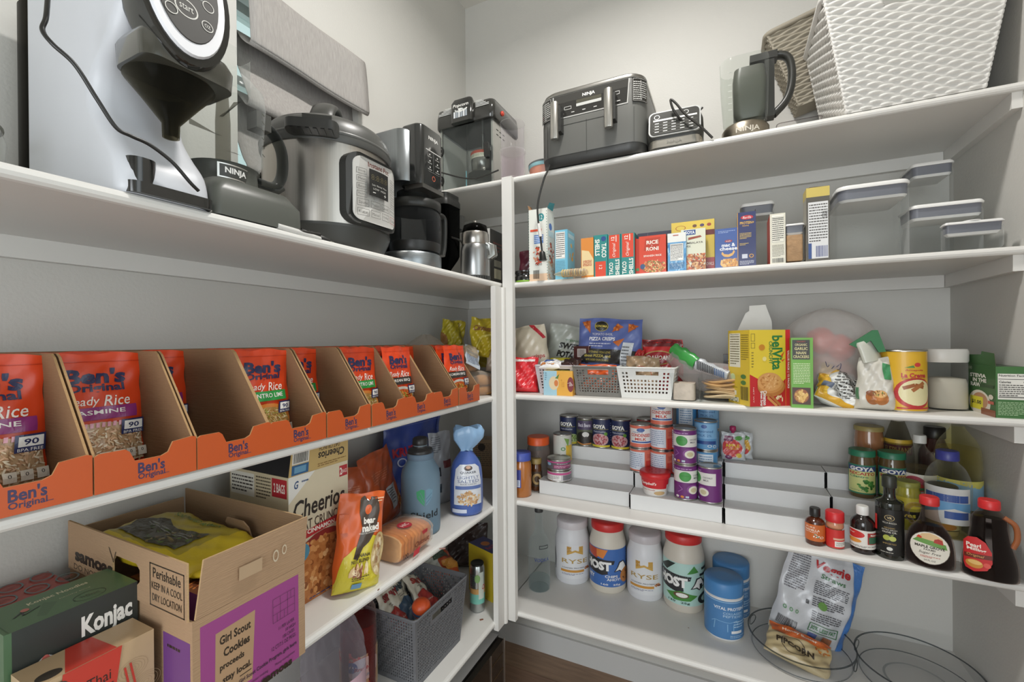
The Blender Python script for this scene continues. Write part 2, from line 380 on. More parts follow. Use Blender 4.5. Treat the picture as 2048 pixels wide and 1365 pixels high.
# roman shade in the window
def shade():
    root = thing('roman_shade', 'grey linen roman shade folded over the window', 'window shade', (0, 0, 0))
    y0, y1 = -1.070, -.668
    prof = [(.003, 2.275), (.012, 2.274), (.020, 2.262), (.026, 2.22), (.036, 2.11), (.036, 2.098), (.028, 2.093), (.0, 2.115), (-.03, 2.145),
            (-.028, 2.08), (.0, 2.02), (.026, 1.965), (.029, 1.95), (.022, 1.943), (.0, 1.965), (-.03, 1.99), (-.028, 1.90), (.0, 1.82), (.018, 1.79), (.012, 1.782), (-.02, 1.80), (-.03, 1.775)]
    mb = MB('fabric'); pr = bezier([(x, 0, z) for x, z in prof], 4)
    def fn(u, v):
        p = pr[min(int(v*(len(pr)-1)+.5), len(pr)-1)]; sag = .006*math.sin(math.pi*u)*(p.x/.1)
        return (p.x+.003*math.sin(7*u+p.z*9), y0+(y1-y0)*u, p.z-sag)
    mb.grid(fn, 14, len(pr)-1, 'a5a19d'); o = mb.build('cloth', root)
    mod = o.modifiers.new('thick', 'SOLIDIFY'); mod.thickness = .0025
    MB('plastic').box(-.06, -.036, WY0+.004, WY1-.004, WZ1-.03, WZ1-.001, 'dcdad6').build('headrail', root)
shade()
# ------------------------------------------------------------------ placing helpers (all give real positions on real shelf planes)
def Zat(x, y, px, py):
    "height of a point standing over (x, y) that is seen at pixel row py"
    d = pray(px, py); t = math.hypot(x-CAM.x, y-CAM.y)/math.hypot(d.x, d.y); return CAM.z+d.z*t
def cylpx(pl, pr, pb, z):
    "round thing standing on z: left/right outline columns and its lowest base row -> centre and radius"
    a, b = math.atan((pl-1024)/F_PX), math.atan((pr-1024)/F_PX); s = math.sin((b-a)/2); m = 1024+F_PX*math.tan((a+b)/2)
    n = on(m, pb, 'z', z); dn = Vector((n.x-CAM.x, n.y-CAM.y)); r = dn.length*s/(1-s); q = dn.normalized()
    return n.x+q.x*r, n.y+q.y*r, r
def boxpx(a, b, z):
    "front base corners -> centre of the front edge, width, turn"
    p, q = on(*a, 'z', z), on(*b, 'z', z); d = q-p
    return ((p.x+q.x)/2, (p.y+q.y)/2, z), math.hypot(d.x, d.y), math.atan2(d.y, d.x)
def xat(px, y, py=600): return on(px, py, 'y', y).x
def yat(px, x, py=600): return on(px, py, 'x', x).y
def ell(n, rx, ry, z, cx=0, cy=0): return [(cx+rx*math.cos(6.2832*i/n), cy+ry*math.sin(6.2832*i/n), z) for i in range(n)]
def noise2(x, y, s=0): return math.sin(x*3.1+s)*math.cos(y*2.7-s*1.7)+.5*math.sin(x*7.3+y*5.1+s*2.3)+.25*math.sin(x*13.7-y*11.9+s*3.1)
def cyl_map(r, z0, z1, span=math.pi):
    def mp(u, v, h): t = (u-.5)*span; return ((r+h)*math.sin(t), -(r+h)*math.cos(t), z0+v*(z1-z0))
    return mp
def bag_fn(w, H, T, seed=0, wr=.0022, bot=.12, top=.06, taper=.0, lean=0., sidebow=.0, pinch=None):
    def D(u, v):
        e = max(0., 1-abs(2*u-1)**2.6)**.55; b = min(1., (v/bot))**.5 if bot else 1.; t = min(1., (1-v)/.8)**.55 if v < 1-top else min(1., (top)/.8)**.55*max(0, (1-v)/top)*.55
        return T/2*e*(.12+.88*b if bot else 1)*t
    def W(v):
        k = 1-taper*v+sidebow*math.sin(v*9+seed)*.3
        if pinch: k *= 1-pinch[1]*math.exp(-((v-pinch[0])/pinch[2])**2)
        return k
    def mp(u, v, h, sgn=-1):
        n = noise2(u*1.7, v*2.2, seed)*wr*1.3*min(1, v*6)
        return ((u-.5)*w*W(v)+.0015*math.sin(v*14+seed), sgn*(D(u, v)+h)+n+lean*v*v, v*H+(.002*math.sin(u*9+seed) if v > .97 else 0))
    return mp
def bag(mb, mp, col, nu=24, nv=30, mat='film', back=None):
    mb.grid(lambda u, v: mp(u, v, 0), nu, nv, col, mat)
    mb.grid(lambda u, v: mp(u, v, .0004, 1), nu, nv, back or col, mat, flip=True)
    mb.add([mp(i/nu, 0, 0) for i in range(nu+1)]+[mp(i/nu, 0, .0004, 1) for i in range(nu+1)], [(i, nu+1+i, nu+2+i, i+1) for i in range(nu)], back if isinstance(back, str) else (col if isinstance(col, str) else col(.5, .02)), mat)
# ------------------------------------------------------------------ rice pouches and their display cartons
OR, NAVY = 'd9441c', '2a2f55'
def pouch(kind):
    w, H = .112, .172; mb = MB('film'); mp = bag_fn(w, H, .020, seed={'j': 1, 'c': 2, 'k': 3}[kind], wr=.0016, bot=.1, top=.09)
    bag(mb, mp, OR)
    it = [('t', "Ben's", .5, .80, .66, .135, NAVY, {'b': .042}), ('t', 'Original', .5, .69, .62, .09, NAVY, {'b': .03}),
          ('t', 'Ready', .33, .575, .36, .095, 'f4e9e0', {'sh': .35, 'b': .006}), ('t', 'Rice', .69, .58, .30, .095, 'f4e9e0', {'sh': .35, 'b': .006}), ('r', .02, .925, .98, .93, 'b83414')]
    col, nm, sub = {'j': ('8f3176', 'JASMINE', 'd8a3b8'), 'c': ('2f9a4a', 'CILANTRO LIME', 'e0702a'), 'k': ('33322f', 'KOREAN BBQ', 'c9c4b8')}[kind]
    it += [('r', .02, .42, .9, .53, col), ('t', nm, .48, .48, .56 if kind == 'j' else .7, .05, 'f3efe8', {'b': .012})]
    if kind == 'j': gc = ['d8c3a0', 'c9a882', 'e6d9bf', 'b98f66', 'dcb593']; it += [('p', [(.04, .03), (.96, .03), (.96, .30), (.8, .37), (.5, .40), (.2, .38), (.04, .34)], 'c8a47c')]
    elif kind == 'c': gc = ['d9bd84', 'e8d6a6', 'b6924e', '9c9b46', 'cfae70']; it += [('e', .5, .20, .46, .19, 'd8853a'), ('e', .5, .18, .42, .17, 'b88c4e')]
    else: gc = ['d9642a', 'e8843c', 'b8441e', 'e0a04c', '7d9a3a']; it += [('e', .5, .20, .46, .19, 'c8c2b6'), ('e', .5, .18, .42, .17, 'c4521f')]
    if kind == 'j':
        for i in range(14): it.append(('r', .08+i*.06, .355, .115+i*.06, .395, 'e7a9b8'))
    it += [('blobs', .5, .18, .44 if kind == 'j' else .40, .155, 300, .036, gc, {'rect': kind == 'j', 'el': .28, 'asp': .65}),
           ('r', .70, .27, .97, .40, '27305c'), ('r', .73, .31, .95, .385, 'f1efe9'), ('t', '90', .84, .345, .13, .045, '27305c', {'b': .02}), ('t', 'BPA FREE', .835, .288, .22, .022, 'f1efe9')]
    for i in range(4): it += [('r', .44+i*.14, .06, .55+i*.14, .14, 'e9e2d2'), ('t', ['250', '0', '0', '0'][i], .495+i*.14, .11, .07 if i == 0 else .03, .028, '33302c')]
    art(mb, mp, it, cell=.045, eps=.00025, h0=.0010)
    return mb
def side_poly(): return [(0, 0), (.352, 0), (.352, .048), (.255, .172), (.245, .176), (.004, .176), (.004, 0)][:6]
def rice_carton():
    root = thing('rice_carton', 'x', 'carton'); K, K2 = '8a6a4e', 'a8875f'; w = .1165; t = .0028; Dp = .352
    mb = MB('kraft')
    for sx in (-1, 1):
        x0 = sx*(w/2-t/2)
        mp = lambda u, v, h, x0=x0: (x0+h, Dp-u, v)
        mb.prism([(0, 0), (.350, 0), (.350, .046), (.258, .171), (.250, .176), (0, .176)], mp, -t/2, t/2, K, side=K2)
    mb.box(-w/2+t, w/2-t, Dp-t, Dp, 0, .176, K); mb.box(-w/2+t, w/2-t, 0.0005, Dp-t, 0, .002, K)
    mb.build('tray', root)
    lip = MB('carton'); O = 'b9501e'
    P = [(0, 0), (1, 0), (1, .050), (.955, .052), (.74, .049), (.69, .036), (.62, .0325), (.36, .0325), (.31, .046), (.27, .050), (.04, .050), (0, .047)]
    mp = lambda u, v, h: (-w/2-.0004+u*(w+.0008), -h, v)
    lip.prism(P, mp, 0, .0026, O, side='b98a5e')
    art(lip, lambda u, v, h: (-w/2+u*w, -h-.0026, v*.05), [('t', "Ben's", .52, .44, .27, .30, '3b3050', {'b': .03}), ('t', 'Original', .52, .19, .27, .2, '3b3050', {'b': .02}), ('r', .655, .15, .70, .165, '3b3050')])
    lip.build('front_lip', root, label='orange printed front lip'); return root
Y9 = [-1.632, -1.513, -1.394, -1.275, -1.161, -1.034, -.918, -.808, -.684, -.563]
pt0 = {k: pouch(k).build('rice_pouch') for k in 'jck'}
first = {k: True for k in 'jck'}; c0 = rice_carton(); ords = ['leftmost', 'second', 'third', 'fourth', 'fifth', 'sixth', 'seventh', 'eighth', 'ninth and last']
front_x = [.27, .25, .15, .29, .235, .30, .32, .24, .345]; kinds = 'jjjccckkk'
band = {'j': 'purple jasmine band', 'c': 'green cilantro lime band', 'k': 'black Korean BBQ band'}
rr = random.Random(9)
for i in range(9):
    c = c0 if i == 0 else copy_tree(c0); yc = (Y9[i]+Y9[i+1])/2
    c.location = (.386, yc, Z['B']); c.rotation_euler.z = math.pi/2
    c['label'] = f'open kraft display carton with orange lip, {ords[i]} along the rice shelf'; c['group'] = 'rice cartons in a row'
    x = front_x[i]; k = kinds[i]; j = 0
    while x > .085:
        if first[k]: o = pt0[k]; first[k] = False
        else: o = pt0[k].copy(); COL.objects.link(o)
        o.location = (x, yc+rr.uniform(-.0008, .0008), Z['B']+.0025); o.rotation_euler = (math.radians(rr.uniform(-5, -3)), 0, math.pi/2+rr.uniform(-.015, .015))
        tag(o, f'orange rice pouch with {band[k]}, front one in the {ords[i]} carton' if j == 0 else f'orange rice pouches packed behind the front one in the {ords[i]} carton', 'pouch', 'rice pouches in the cartons' if j == 0 else f'hidden pouches of the {ords[i]} rice carton')
        if j: o['label'] = f'orange rice pouch packed behind the front one in the {ords[i]} carton'
        x -= .029+rr.uniform(0, .003); j += 1
        if i in (4,) and j == 1: pass
# ------------------------------------------------------------------ appliances on the left shelf
ZA = Z['A']; R90 = math.pi/2
def formula_maker():
    root = thing('formula_maker', 'tall white baby formula maker with black oval control panel and smoky funnel', 'formula maker', (.385, -1.422, ZA), R90)
    Wd = .118; n = 6
    prof = [(0, .004), (.012, 0), (.05, .01), (.09, .045), (.13, .072), (.17, .068), (.205, .03), (.235, .004), (.26, -.010), (.30, -.008), (.345, .01), (.36, .04)]
    pr = bezier([(0, a, b) for b, a in prof], 4)
    secs = []
    for p in pr:
        yf = p.y; d = .30-yf; secs.append([(x, y, p.z) for x, y in rrect(Wd, d, .022, 5, 0, yf+d/2)])
    MB('plastic').loft(secs, 'c8cacf').build('body', root)
    # water tank behind
    MB('smoke').loft([[(x, y, z) for x, y in rrect(.112, .05, .02, 5, 0, .326)] for z in (.075, .36)], '6d6a63').build('water_tank', root, label='smoky grey water tank at the back')
    MB('plastic').loft([[(x, y, z) for x, y in rrect(.114, .052, .02, 5, 0, .326)] for z in (0, .074)], 'b9b4ae').build('tank_base', root)
    # oval control head: black bezel, white ring, dark panel in a plane leaning back
    def pl(u, v, h):
        a = math.radians(6); y0, z0 = -.034, .290
        vv = v; x = u; y = y0+vv*math.sin(a)*1.15; z = z0+vv*math.cos(a)
        return (x, y-h*math.cos(a), z+h*math.sin(a))
    def oval(rx, rz, h, k=1.0): return [pl(rx*math.cos(6.2832*i/40), rz*math.sin(6.2832*i/40), h) for i in range(40)]
    MB('gloss').loft([oval(.058, .104, -.045), oval(.064, .114, -.006), oval(.061, .110, .004)], '22221f').build('bezel', root, label='glossy black oval bezel')
    MB('plastic').loft([oval(.053, .099, .0042), oval(.051, .097, .008)], 'dcdcdf').build('ring', root, label='white oval ring')
    cp = MB('matte'); cp.loft([oval(.042, .080, .0082), oval(.041, .079, .0095)], '35332f')
    mp = lambda u, v, h: pl((u-.5)*.088, (v-.5)*.157, .0095+h)
    it = [('t', 'babybrezza', .5, .60, .66, .07, 'dcdad4'), ('r', .30, .44, .72, .51, '6f736f'), ('ring', .46, .28, .17, .085, .12, 'cfcdc6'), ('t', 'start', .46, .285, .2, .05, 'd8d6cf'),
          ('ring', .24, .40, .10, .05, .14, 'cfcdc6'), ('ring', .80, .42, .09, .05, .14, 'cfcdc6'), ('ring', .76, .22, .09, .05, .14, 'cfcdc6'), ('t', 'OZ', .76, .22, .09, .03, 'cfcdc6'), ('ring', .24, .20, .09, .05, .14, 'cfcdc6')]
    art(cp, mp, it); cp.build('control_panel', root, label='dark oval panel with touch buttons')
    # smoky powder funnel
    fu = MB('smoke'); cx, cy = .010, .020
    fu.lathe([(.0105, .098), (.011, .118), (.036, .152), (.055, .176), (.057, .190)], '94907f', n=32, cx=cx, cy=cy, caps=(0, 0), sx=1)
    fu.lathe([(.0085, .098), (.009, .118), (.034, .152), (.053, .176)], '9a9688', n=32, cx=cx, cy=cy, caps=(0, 0))
    fo = fu.build('funnel', root, label='smoky translucent funnel')
    b = MB('gloss'); b.loft([[(x, y, z) for x, y in rrect(w_, .09, .02, 5, cx, .002+o_)] for z, w_, o_ in ((.176, .118, 0), (.204, .122, .0), (.215, .112, .004))], '43423b'); b.build('funnel_holder', root, label='dark funnel holder')
    # drip tray
    tr = MB('gloss'); tr.loft([[(x, y, z) for x, y in rrect(.108, .045, .012, 5, .004, .018)] for z in (.0005, .016)], '1c1c1a')
    tr.loft([[(x, y, z) for x, y in rrect(.034, .04, .014, 5, -.031, .0195)] for z in (.016, .045, .05)], '1c1c1a'); tr.build('drip_tray', root, label='glossy black drip tray')
    return root
formula_maker()
cordp = [(-.065+1*0, 0, 0)]
def wc3(pts, r, name, label, cat, col='1d1c1a', n=8, mat='plastic', flat=1.):
    mb = MB(mat); mb.tube(bezier(pts, 8), r, col, n=n, flat=flat); return mb.build(name, label=label, cat=cat)
P = []
for (px, py, x) in ((96, -12, .35), (92, 35, .37), (85, 60, .375), (105, 88, .385), (150, 130, .392), (195, 200, .396), (232, 255, .397), (262, 272, .397), (300, 290, .397), (345, 325, .397), (380, 365, .397), (397, 382, .395)):
    p = on(px, py, 'x', x); P.append(p)
wc3(P, .0026, 'draped_wire', 'black power cord draped down the white formula maker', 'wire')
# food processor behind
def food_processor():
    root = thing('food_processor', 'dark grey food processor with clear jar between formula maker and pressure cooker', 'food processor', (.385, -1.280, ZA), R90)
    def rr_(w, d, r, z, cy, cx=0): return [(x, y, z) for x, y in rrect(w, d, r, 4, cx, cy)]
    G = '50524c'
    b = MB('plastic'); b.loft([rr_(.165, .20, .015, 0.001, .105), rr_(.162, .198, .015, .042, .105), rr_(.135, .17, .02, .066, .105), rr_(.125, .15, .03, .070, .115)], G); b.build('base', root)
    nk = MB('plastic'); nk.lathe([(.062, .068), (.056, .078), (.054, .108), (.058, .112)], '4b4d47', n=36, cx=0, cy=.115); nk.build('neck', root)
    pl = MB('metal'); mp = cyl_map(.0555, .08, .106, 1.15)
    def mpc(u, v, h): x, y, z = mp(u, v, h); return (x-.012, y+.115, z)
    art(pl, mpc, [('r', .05, .02, .95, .98, 'd9d8d4')], cell=.1, h0=.0022, mat='metal'); art(pl, mpc, [('r', .1, .1, .9, .9, '3a3b37'), ('t', 'NINJA', .5, .5, .56, .5, 'e4e3df', {'b': .03})], cell=.1, h0=.0026, mat='plastic')
    pl.build('name_plate', root, label='silver framed name plate')
    j = MB('clear'); j.lathe([(.056, .113), (.060, .125), (.066, .19), (.069, .235), (.066, .258), (.050, .275), (.046, .28)], 'f6f8f7', n=40, cx=0, cy=.115, caps=(0, 0)); jo = j.build('jar', root, label='clear plastic jar with measuring marks')
    mk = MB('plastic')
    for i in range(6): mk.add([(.03+.001, .115-.0585-.006, .14+i*.015), (.042, .115-.052-.004, .14+i*.015), (.042, .115-.052-.004, .1425+i*.015), (.031, .115-.0585-.006, .1425+i*.015)], [(0, 1, 2, 3)], '55564f')
    mk.build('marking', jo)
    k = MB('smoke'); k.lathe([(.012, .116), (.012, .20), (.008, .27)], 'c4c2bc', n=12, cx=0, cy=.115)
    for a, z in ((.4, .15), (2.6, .175), (4.5, .21)):
        c, s_ = math.cos(a), math.sin(a); k.add([(0, .115, z), (.05*c, .115+.05*s_, z+.01), (.05*c-.012*s_, .115+.05*s_+.012*c, z+.016), (0, .115+.012, z+.004)], [(0, 1, 2, 3)], '9a9892')
    k.build('blade', root)
    ch = MB('clear'); ch.loft([[(x, y, z) for x, y in rrect(.062, .05, .014, 4, .012, .115)] for z in (.262, .33)]+[[(x, y, .333) for x, y in rrect(.070, .058, .014, 4, .012, .115)]], 'f6f8f7', caps=(0, 0)); ch.build('feed_chute', root, label='clear feed chute')
    h = MB('smoke'); h.tube(bezier([(.058, .115, .225), (.095, .115, .222), (.118, .115, .19), (.118, .115, .14), (.098, .115, .112), (.06, .115, .11)], 6), .0095, 'a3a6a4', n=10, flat=1.4); h.build('handle', root)
    l = MB('plastic'); l.box(.055, .085, .10, .13, .213, .245, '4a4a46'); l.build('latch', root); l = MB('plastic'); l.tube(bezier([(.055, .115, .102), (.10, .115, .103), (.118, .112, .115)], 5), .006, '33332f'); l.build('handle_grip', root)
food_processor()
def pressure_cooker():
    cx, cy, r = .203, -.983, .146
    root = thing('pressure_cooker', 'large stainless electric pressure cooker with black lid and digital panel', 'pressure cooker', (cx, cy, ZA), R90)
    b = MB('plastic'); b.lathe([(.118, .001), (.128, .006), (.134, .025), (.147, .055)], '3c3c39', n=64); b.lathe([(.147, .055), (.1475, .061)], '3c3c39', n=64, caps=(0, 1)); b.build('base', root)
    s = MB('brushed_v'); s.lathe([(.1455, .061), (.1455, .240)], 'b7b2ab', n=96, caps=(0, 0)); s.build('steel_body', root, label='brushed steel body')
    l = MB('plastic'); l.lathe([(.149, .240), (.151, .245), (.150, .262), (.1475, .275), (.143, .288), (.131, .302), (.10, .318), (.05, .328), (.01, .331)], '4a4a47', n=72, caps=(1, 1)); l.lathe([(.150, .256), (.152, .259), (.150, .263)], '5a5a57', n=72, caps=(0, 0)); lo = l.build('lid', root)
    h = MB('plastic'); P = bezier([(-.066, 0, .312), (-.048, 0, .345), (-.015, 0, .372), (.03, 0, .376), (.062, 0, .35), (.076, 0, .312)], 6)
    h.tube(P, .012, '3f3f3c', n=12, flat=2.4); h.xf(Matrix.Rotation(math.radians(35), 4, 'Z')); h.build('lid_handle', lo, label='arched lid handle')
    v = MB('plastic'); v.box(-.03, .03, -.151, -.125, .276, .290, '333330'); v.xf(Matrix.Rotation(math.radians(-50), 4, 'Z')); v.build('lid_tab', lo)
    for a in (-52, 152):
        k = MB('plastic'); k.loft([[(x, y, z) for x, y in rrect(.105, .05, .018, 4, 0, -.168)] for z in (.243, .262)], '2d2d2b')
        for i in range(6): k.box(-.04+i*.015, -.033+i*.015, -.19, -.16, .2415, .244, '1b1b1a')
        k.xf(Matrix.Rotation(math.radians(a), 4, 'Z')); k.build('side_handle', root)
    q = MB('plastic')
    def rp(w, z0, z1, rd, d0, d1, col, mat):
        secs = []
        for d in (d0, d1):
            secs.append([(x, -math.sqrt(max(.1455**2-x*x, .001))-d, z) for x, z in rrect(w, z1-z0, rd, 6, 0, (z0+z1)/2)])
        q.loft(secs, col, mat, smooth=False)
    rp(.158, .062, .222, .028, -.01, .020, '353533', 'plastic'); q.build('panel_housing', root, label='dark control panel housing')
    q = MB('plastic'); rp(.134, .070, .214, .02, .020, .0215, 'bdbbb6', 'plastic')
    mp = lambda u, v, h: ((u-.5)*.134, -math.sqrt(.1455**2-((u-.5)*.134)**2)-.0215-h, .070+v*.144)
    D_ = '55534f'
    it = [('t', 'Instant Pot', .5, .90, .5, .08, '5b2a22', {'b': .02}), ('r', .27, .42, .73, .84, '1f1f1e'), ('t', '8:8:8:8', .5, .72, .38, .09, '57503a'), ('t', 'Less  Normal  More', .5, .60, .34, .03, 'c4c2bc'), ('t', 'LOW  HIGH', .5, .54, .3, .03, 'c4c2bc'), ('t', '-', .37, .48, .06, .012, 'd8d6d0'), ('t', '+', .63, .48, .06, .05, 'd8d6d0')]
    for sx in (.05, .79):
        for i, t in enumerate(['Soup', 'Meat', 'Bean', 'Poultry'] if sx < .5 else ['Rice', 'Multi', 'Steam', 'Slow']): it += [('box', sx, .72-i*.12, sx+.17, .81-i*.12, .006, D_), ('t', t, sx+.085, .765-i*.12, .12, .04, D_)]
    for i, t in enumerate(['Saute', 'Pressure', 'Level', 'Keep', 'Egg', 'Manual', 'Delay', 'Cancel']):
        a, b_ = .05+(i % 4)*.235, .22-(i//4)*.15; it += [('box', a, b_-.0, a+.20, b_+.11, .006, 'a02a22' if t == 'Cancel' else D_), ('t', t, a+.10, b_+.055, .15, .045, D_)]
    art(q, mp, it, cell=.12, mat='plastic'); q.build('control_panel', root, label='silver button panel with dark display')
pressure_cooker()
p1 = [on(px, py, 'x', x) for px, py, x in ((505, 440, .33), (540, 446, .365), (575, 455, .375), (605, 464, .380), (640, 470, .377))]
pl_ = thing('power_plug', 'black and white plug lying before the pressure cooker', 'plug')
MB('plastic').tube(bezier(p1, 6), .0035, '23221f').build('cord', pl_)
a, b_ = on(555, 452, 'x', .378), on(640, 478, 'x', .378); MB('plastic').tube([a, (a+b_)/2, b_], [.005, .006, .0045], 'cfcdc8', n=8).build('tape', pl_, label='white tag wrapped around the cord')
a, b_ = on(600, 462, 'x', .37), on(655, 485, 'x', .37); d = b_-a; MB('plastic').tube([a, a+d*.3, a+d*.32, a+d], [.006, .006, .009, .009], '1f1f1d', n=8).build('plug_body', pl_)
m_ = MB('metal')
for s_ in (-.004, .004): m_.tube([b_+Vector((0, 0, s_)), b_+d.normalized()*.016+Vector((0, 0, s_))], .0016, 'c9c5bb', n=6)
m_.build('prong', pl_)
def coffee_maker():
    root = thing('coffee_maker', 'silver and black coffee brewer with glass carafe beside pressure cooker', 'coffee maker', (.352, -.738, ZA), R90)
    def rr_(w, d, r, z, cy, cx=0): return [(x, y, z) for x, y in rrect(w, d, r, 6, cx, cy)]
    b = MB('brushed'); b.lathe([(.086, .002), (.088, .008), (.088, .042), (.084, .047)], '9aa0a4', n=48, cy=.09); b.box(-.075, .075, .15, .25, .002, .045, '8b9094'); b.build('base', root, label='round silver base')
    c = MB('brushed_v'); c.loft([rr_(.15, .10, .03, .045, .205, -.02), rr_(.15, .10, .03, .235, .205, -.02)], '8f9498'); c.loft([rr_(.134, .225, .035, .236, .145, -.024), rr_(.134, .225, .035, .373, .145, -.024), rr_(.127, .215, .035, .380, .145, -.024)], '9da2a5'); c.build('column', root, label='brushed silver column')
    h = MB('gloss'); h.loft([rr_(.112, .075, .02, .228, .037, -.014), rr_(.112, .075, .02, .386, .037, -.014), rr_(.106, .07, .02, .392, .037, -.014)], '232423')
    mp = lambda u, v, h_: (-.014-.040+u*.088, -.0006-h_, .235+v*.148)
    W_ = 'cfcfca'
    it = [('t', 'NINJA', .5, .86, .5, .085, 'e6e5e0', {'b': .02}), ('r', .1, .62, .9, .635, W_), ('r', .49, .25, .50, .62, '8a8a86'), ('ring', .5, .13, .085, .05, .3, 'b8604a')]
    for i in range(3):
        for sx in (.3, .7): it += [('e', sx, .555-i*.12, .03, .015, W_), ('t', 'brew', sx, .515-i*.12, .2, .025, W_)]
    it.append(('r', .2, .23, .8, .235, '8a8a86')); art(h, mp, it); h.build('control_head', root, label='glossy black control head')
    s = MB('metal'); s.box(-.062, .036, -.002, .06, .2285-.012, .228, 'a8a6a2'); s.build('trim', root, label='chrome trim strip')
    g = MB('smoke'); g.lathe([(.066, .05), (.073, .06), (.075, .11), (.074, .16), (.068, .175)], '8f9192', n=44, cy=.075, caps=(1, 0)); g.build('carafe', root, label='smoky glass carafe')
    i2 = MB('plastic'); i2.lathe([(.070, .052), (.0735, .06), (.0738, .078)], '1d1d1c', n=44, cy=.075, caps=(0, 0)); i2.build('carafe_band', root)
    l = MB('plastic'); l.lathe([(.072, .172), (.076, .176), (.076, .196), (.05, .205), (.05, .226)], '262725', n=44, cy=.075); l.build('carafe_lid', root)
    hd = MB('plastic'); hd.tube(bezier([(.07, .06, .185), (.105, .05, .18), (.112, .05, .15), (.108, .05, .09), (.10, .05, .06)], 6), .008, '2c2d2b', n=10, flat=1.5); hd.build('carafe_handle', root)
coffee_maker()
def pitcher():
    root = thing('blender_pitcher', 'dark smoky square blender pitcher with ribbed handle by coffee maker', 'blender pitcher', (.185, -.462, ZA), R90)
    def rr_(w, r, z): return [(x, y, z) for x, y in rrect(w, w, r, 5)]
    MB('smoke').loft([rr_(.05, .02, .001), rr_(.05, .02, .05), rr_(.085, .02, .085), rr_(.095, .02, .10), rr_(.098, .02, .27)], '2f302e', caps=(1, 0)).build('jar', root, label='smoky dark jar')
    MB('gloss').loft([rr_(.04, .015, .05), rr_(.07, .015, .10), rr_(.075, .015, .26)], '262724').build('inner_jar', root)
    MB('plastic').loft([rr_(.10, .02, .27), rr_(.10, .02, .288), rr_(.09, .02, .30), rr_(.092, .02, .302), rr_(.092, .02, .312)], '2b2b29').build('lid', root, label='dark lid')
    h = MB('plastic'); h.box(.05, .075, -.02, .02, .215, .265, '3a3a38')
    for i in range(6): h.box(.062+i*.0062, .066+i*.0062, -.024, .024, .212, .262, '4d4d4a')
    h.loft([[(x, y, z) for x, y in rrect(.03, .044, .01, 4, .10, 0)] for z in (.208, .266)], '41413e'); h.build('handle', root, label='ribbed grey handle')
    c = MB('metal'); c.tube(bezier([(-.03, -.055, .155), (.02, -.062, .15), (.05, -.06, .12), (.075, -.05, .07), (.09, -.05, .02)], 6), .0035, '6a6a68', n=8); c.build('side_arm', root)
pitcher()
def grinder():
    root = thing('coffee_grinder', 'small silver grinder with dark cap next to the corner post', 'grinder', (.325, -.475, ZA), R90); root.scale = (1.18, 1.18, 1)
    b = MB('brushed_v'); b.lathe([(.042, .014), (.0425, .016), (.0425, .098), (.040, .112), (.037, .12)], 'a5a6a6', n=48); b.build('body', root)
    v = MB('plastic'); v.lathe([(.0405, .0), (.0415, .003), (.0415, .014)], '242422', n=48)
    for i in range(36): a = i*6.2832/36; v.box(-.0008, .0008, -.0432, -.041, .003, .0145, '4e4e4b'); v.xf(Matrix.Rotation(a, 4, 'Z'), len(v.v)-8)
    v.build('vent_ring', root)
    MB('metal').lathe([(.037, .12), (.039, .124), (.039, .158), (.037, .162)], 'b4b0aa', n=40).build('steel_cup', root)
    MB('smoke').lathe([(.037, .162), (.036, .17), (.033, .186), (.018, .194)], '3d3b37', n=40).build('cap', root, label='dark see-through cap')
    MB('metal').lathe([(.006, .193), (.004, .197), (.007, .202), (.0, .206)], 'b8b4ae', n=14).build('knob', root)
    p = MB('metal'); p.loft([[(x, y, z) for x, y in rrect(.05, .03, .01, 4, 0, cy)] for z, cy in ((.072, -.032), (.085, -.048), (.118, -.045), (.125, -.03))], 'a2a39f')
    art(p, lambda u, v, h: (-.018+u*.036, -.0595-h+(v*.004), .09+v*.025), [('r', 0, 0, 1, 1, '2b2c2a')], mat='gloss'); p.xf(Matrix.Rotation(math.radians(30), 4, 'Z')); p.build('control_pod', root)
grinder()
m_ = MB('carton'); w_ = .12; m_.box(-.035, .035, 0, w_, 0, .20, 'd9d7d2', cols={'right': '26241f'})
art(m_, fmap(.07, w_, .20)['front'], [('t', 'd', .75, .86, .3, .10, 'b8262c', {'b': .04}), ('lines', .1, .2, .8, .5, 6, '8a8884')]); art(m_, fmap(.07, w_, .20)['right'], [('r', .25, .12, .7, .30, 'b9b49a'), ('r', .25, .34, .7, .46, '8f8c7c'), ('lines', .2, .6, .8, .8, 3, '7a3a30')])
m_.build('appliance_box', loc=(.295, -.380, ZA+.0006), rz=.0, label='white and black box behind the small silver grinder', cat='box')
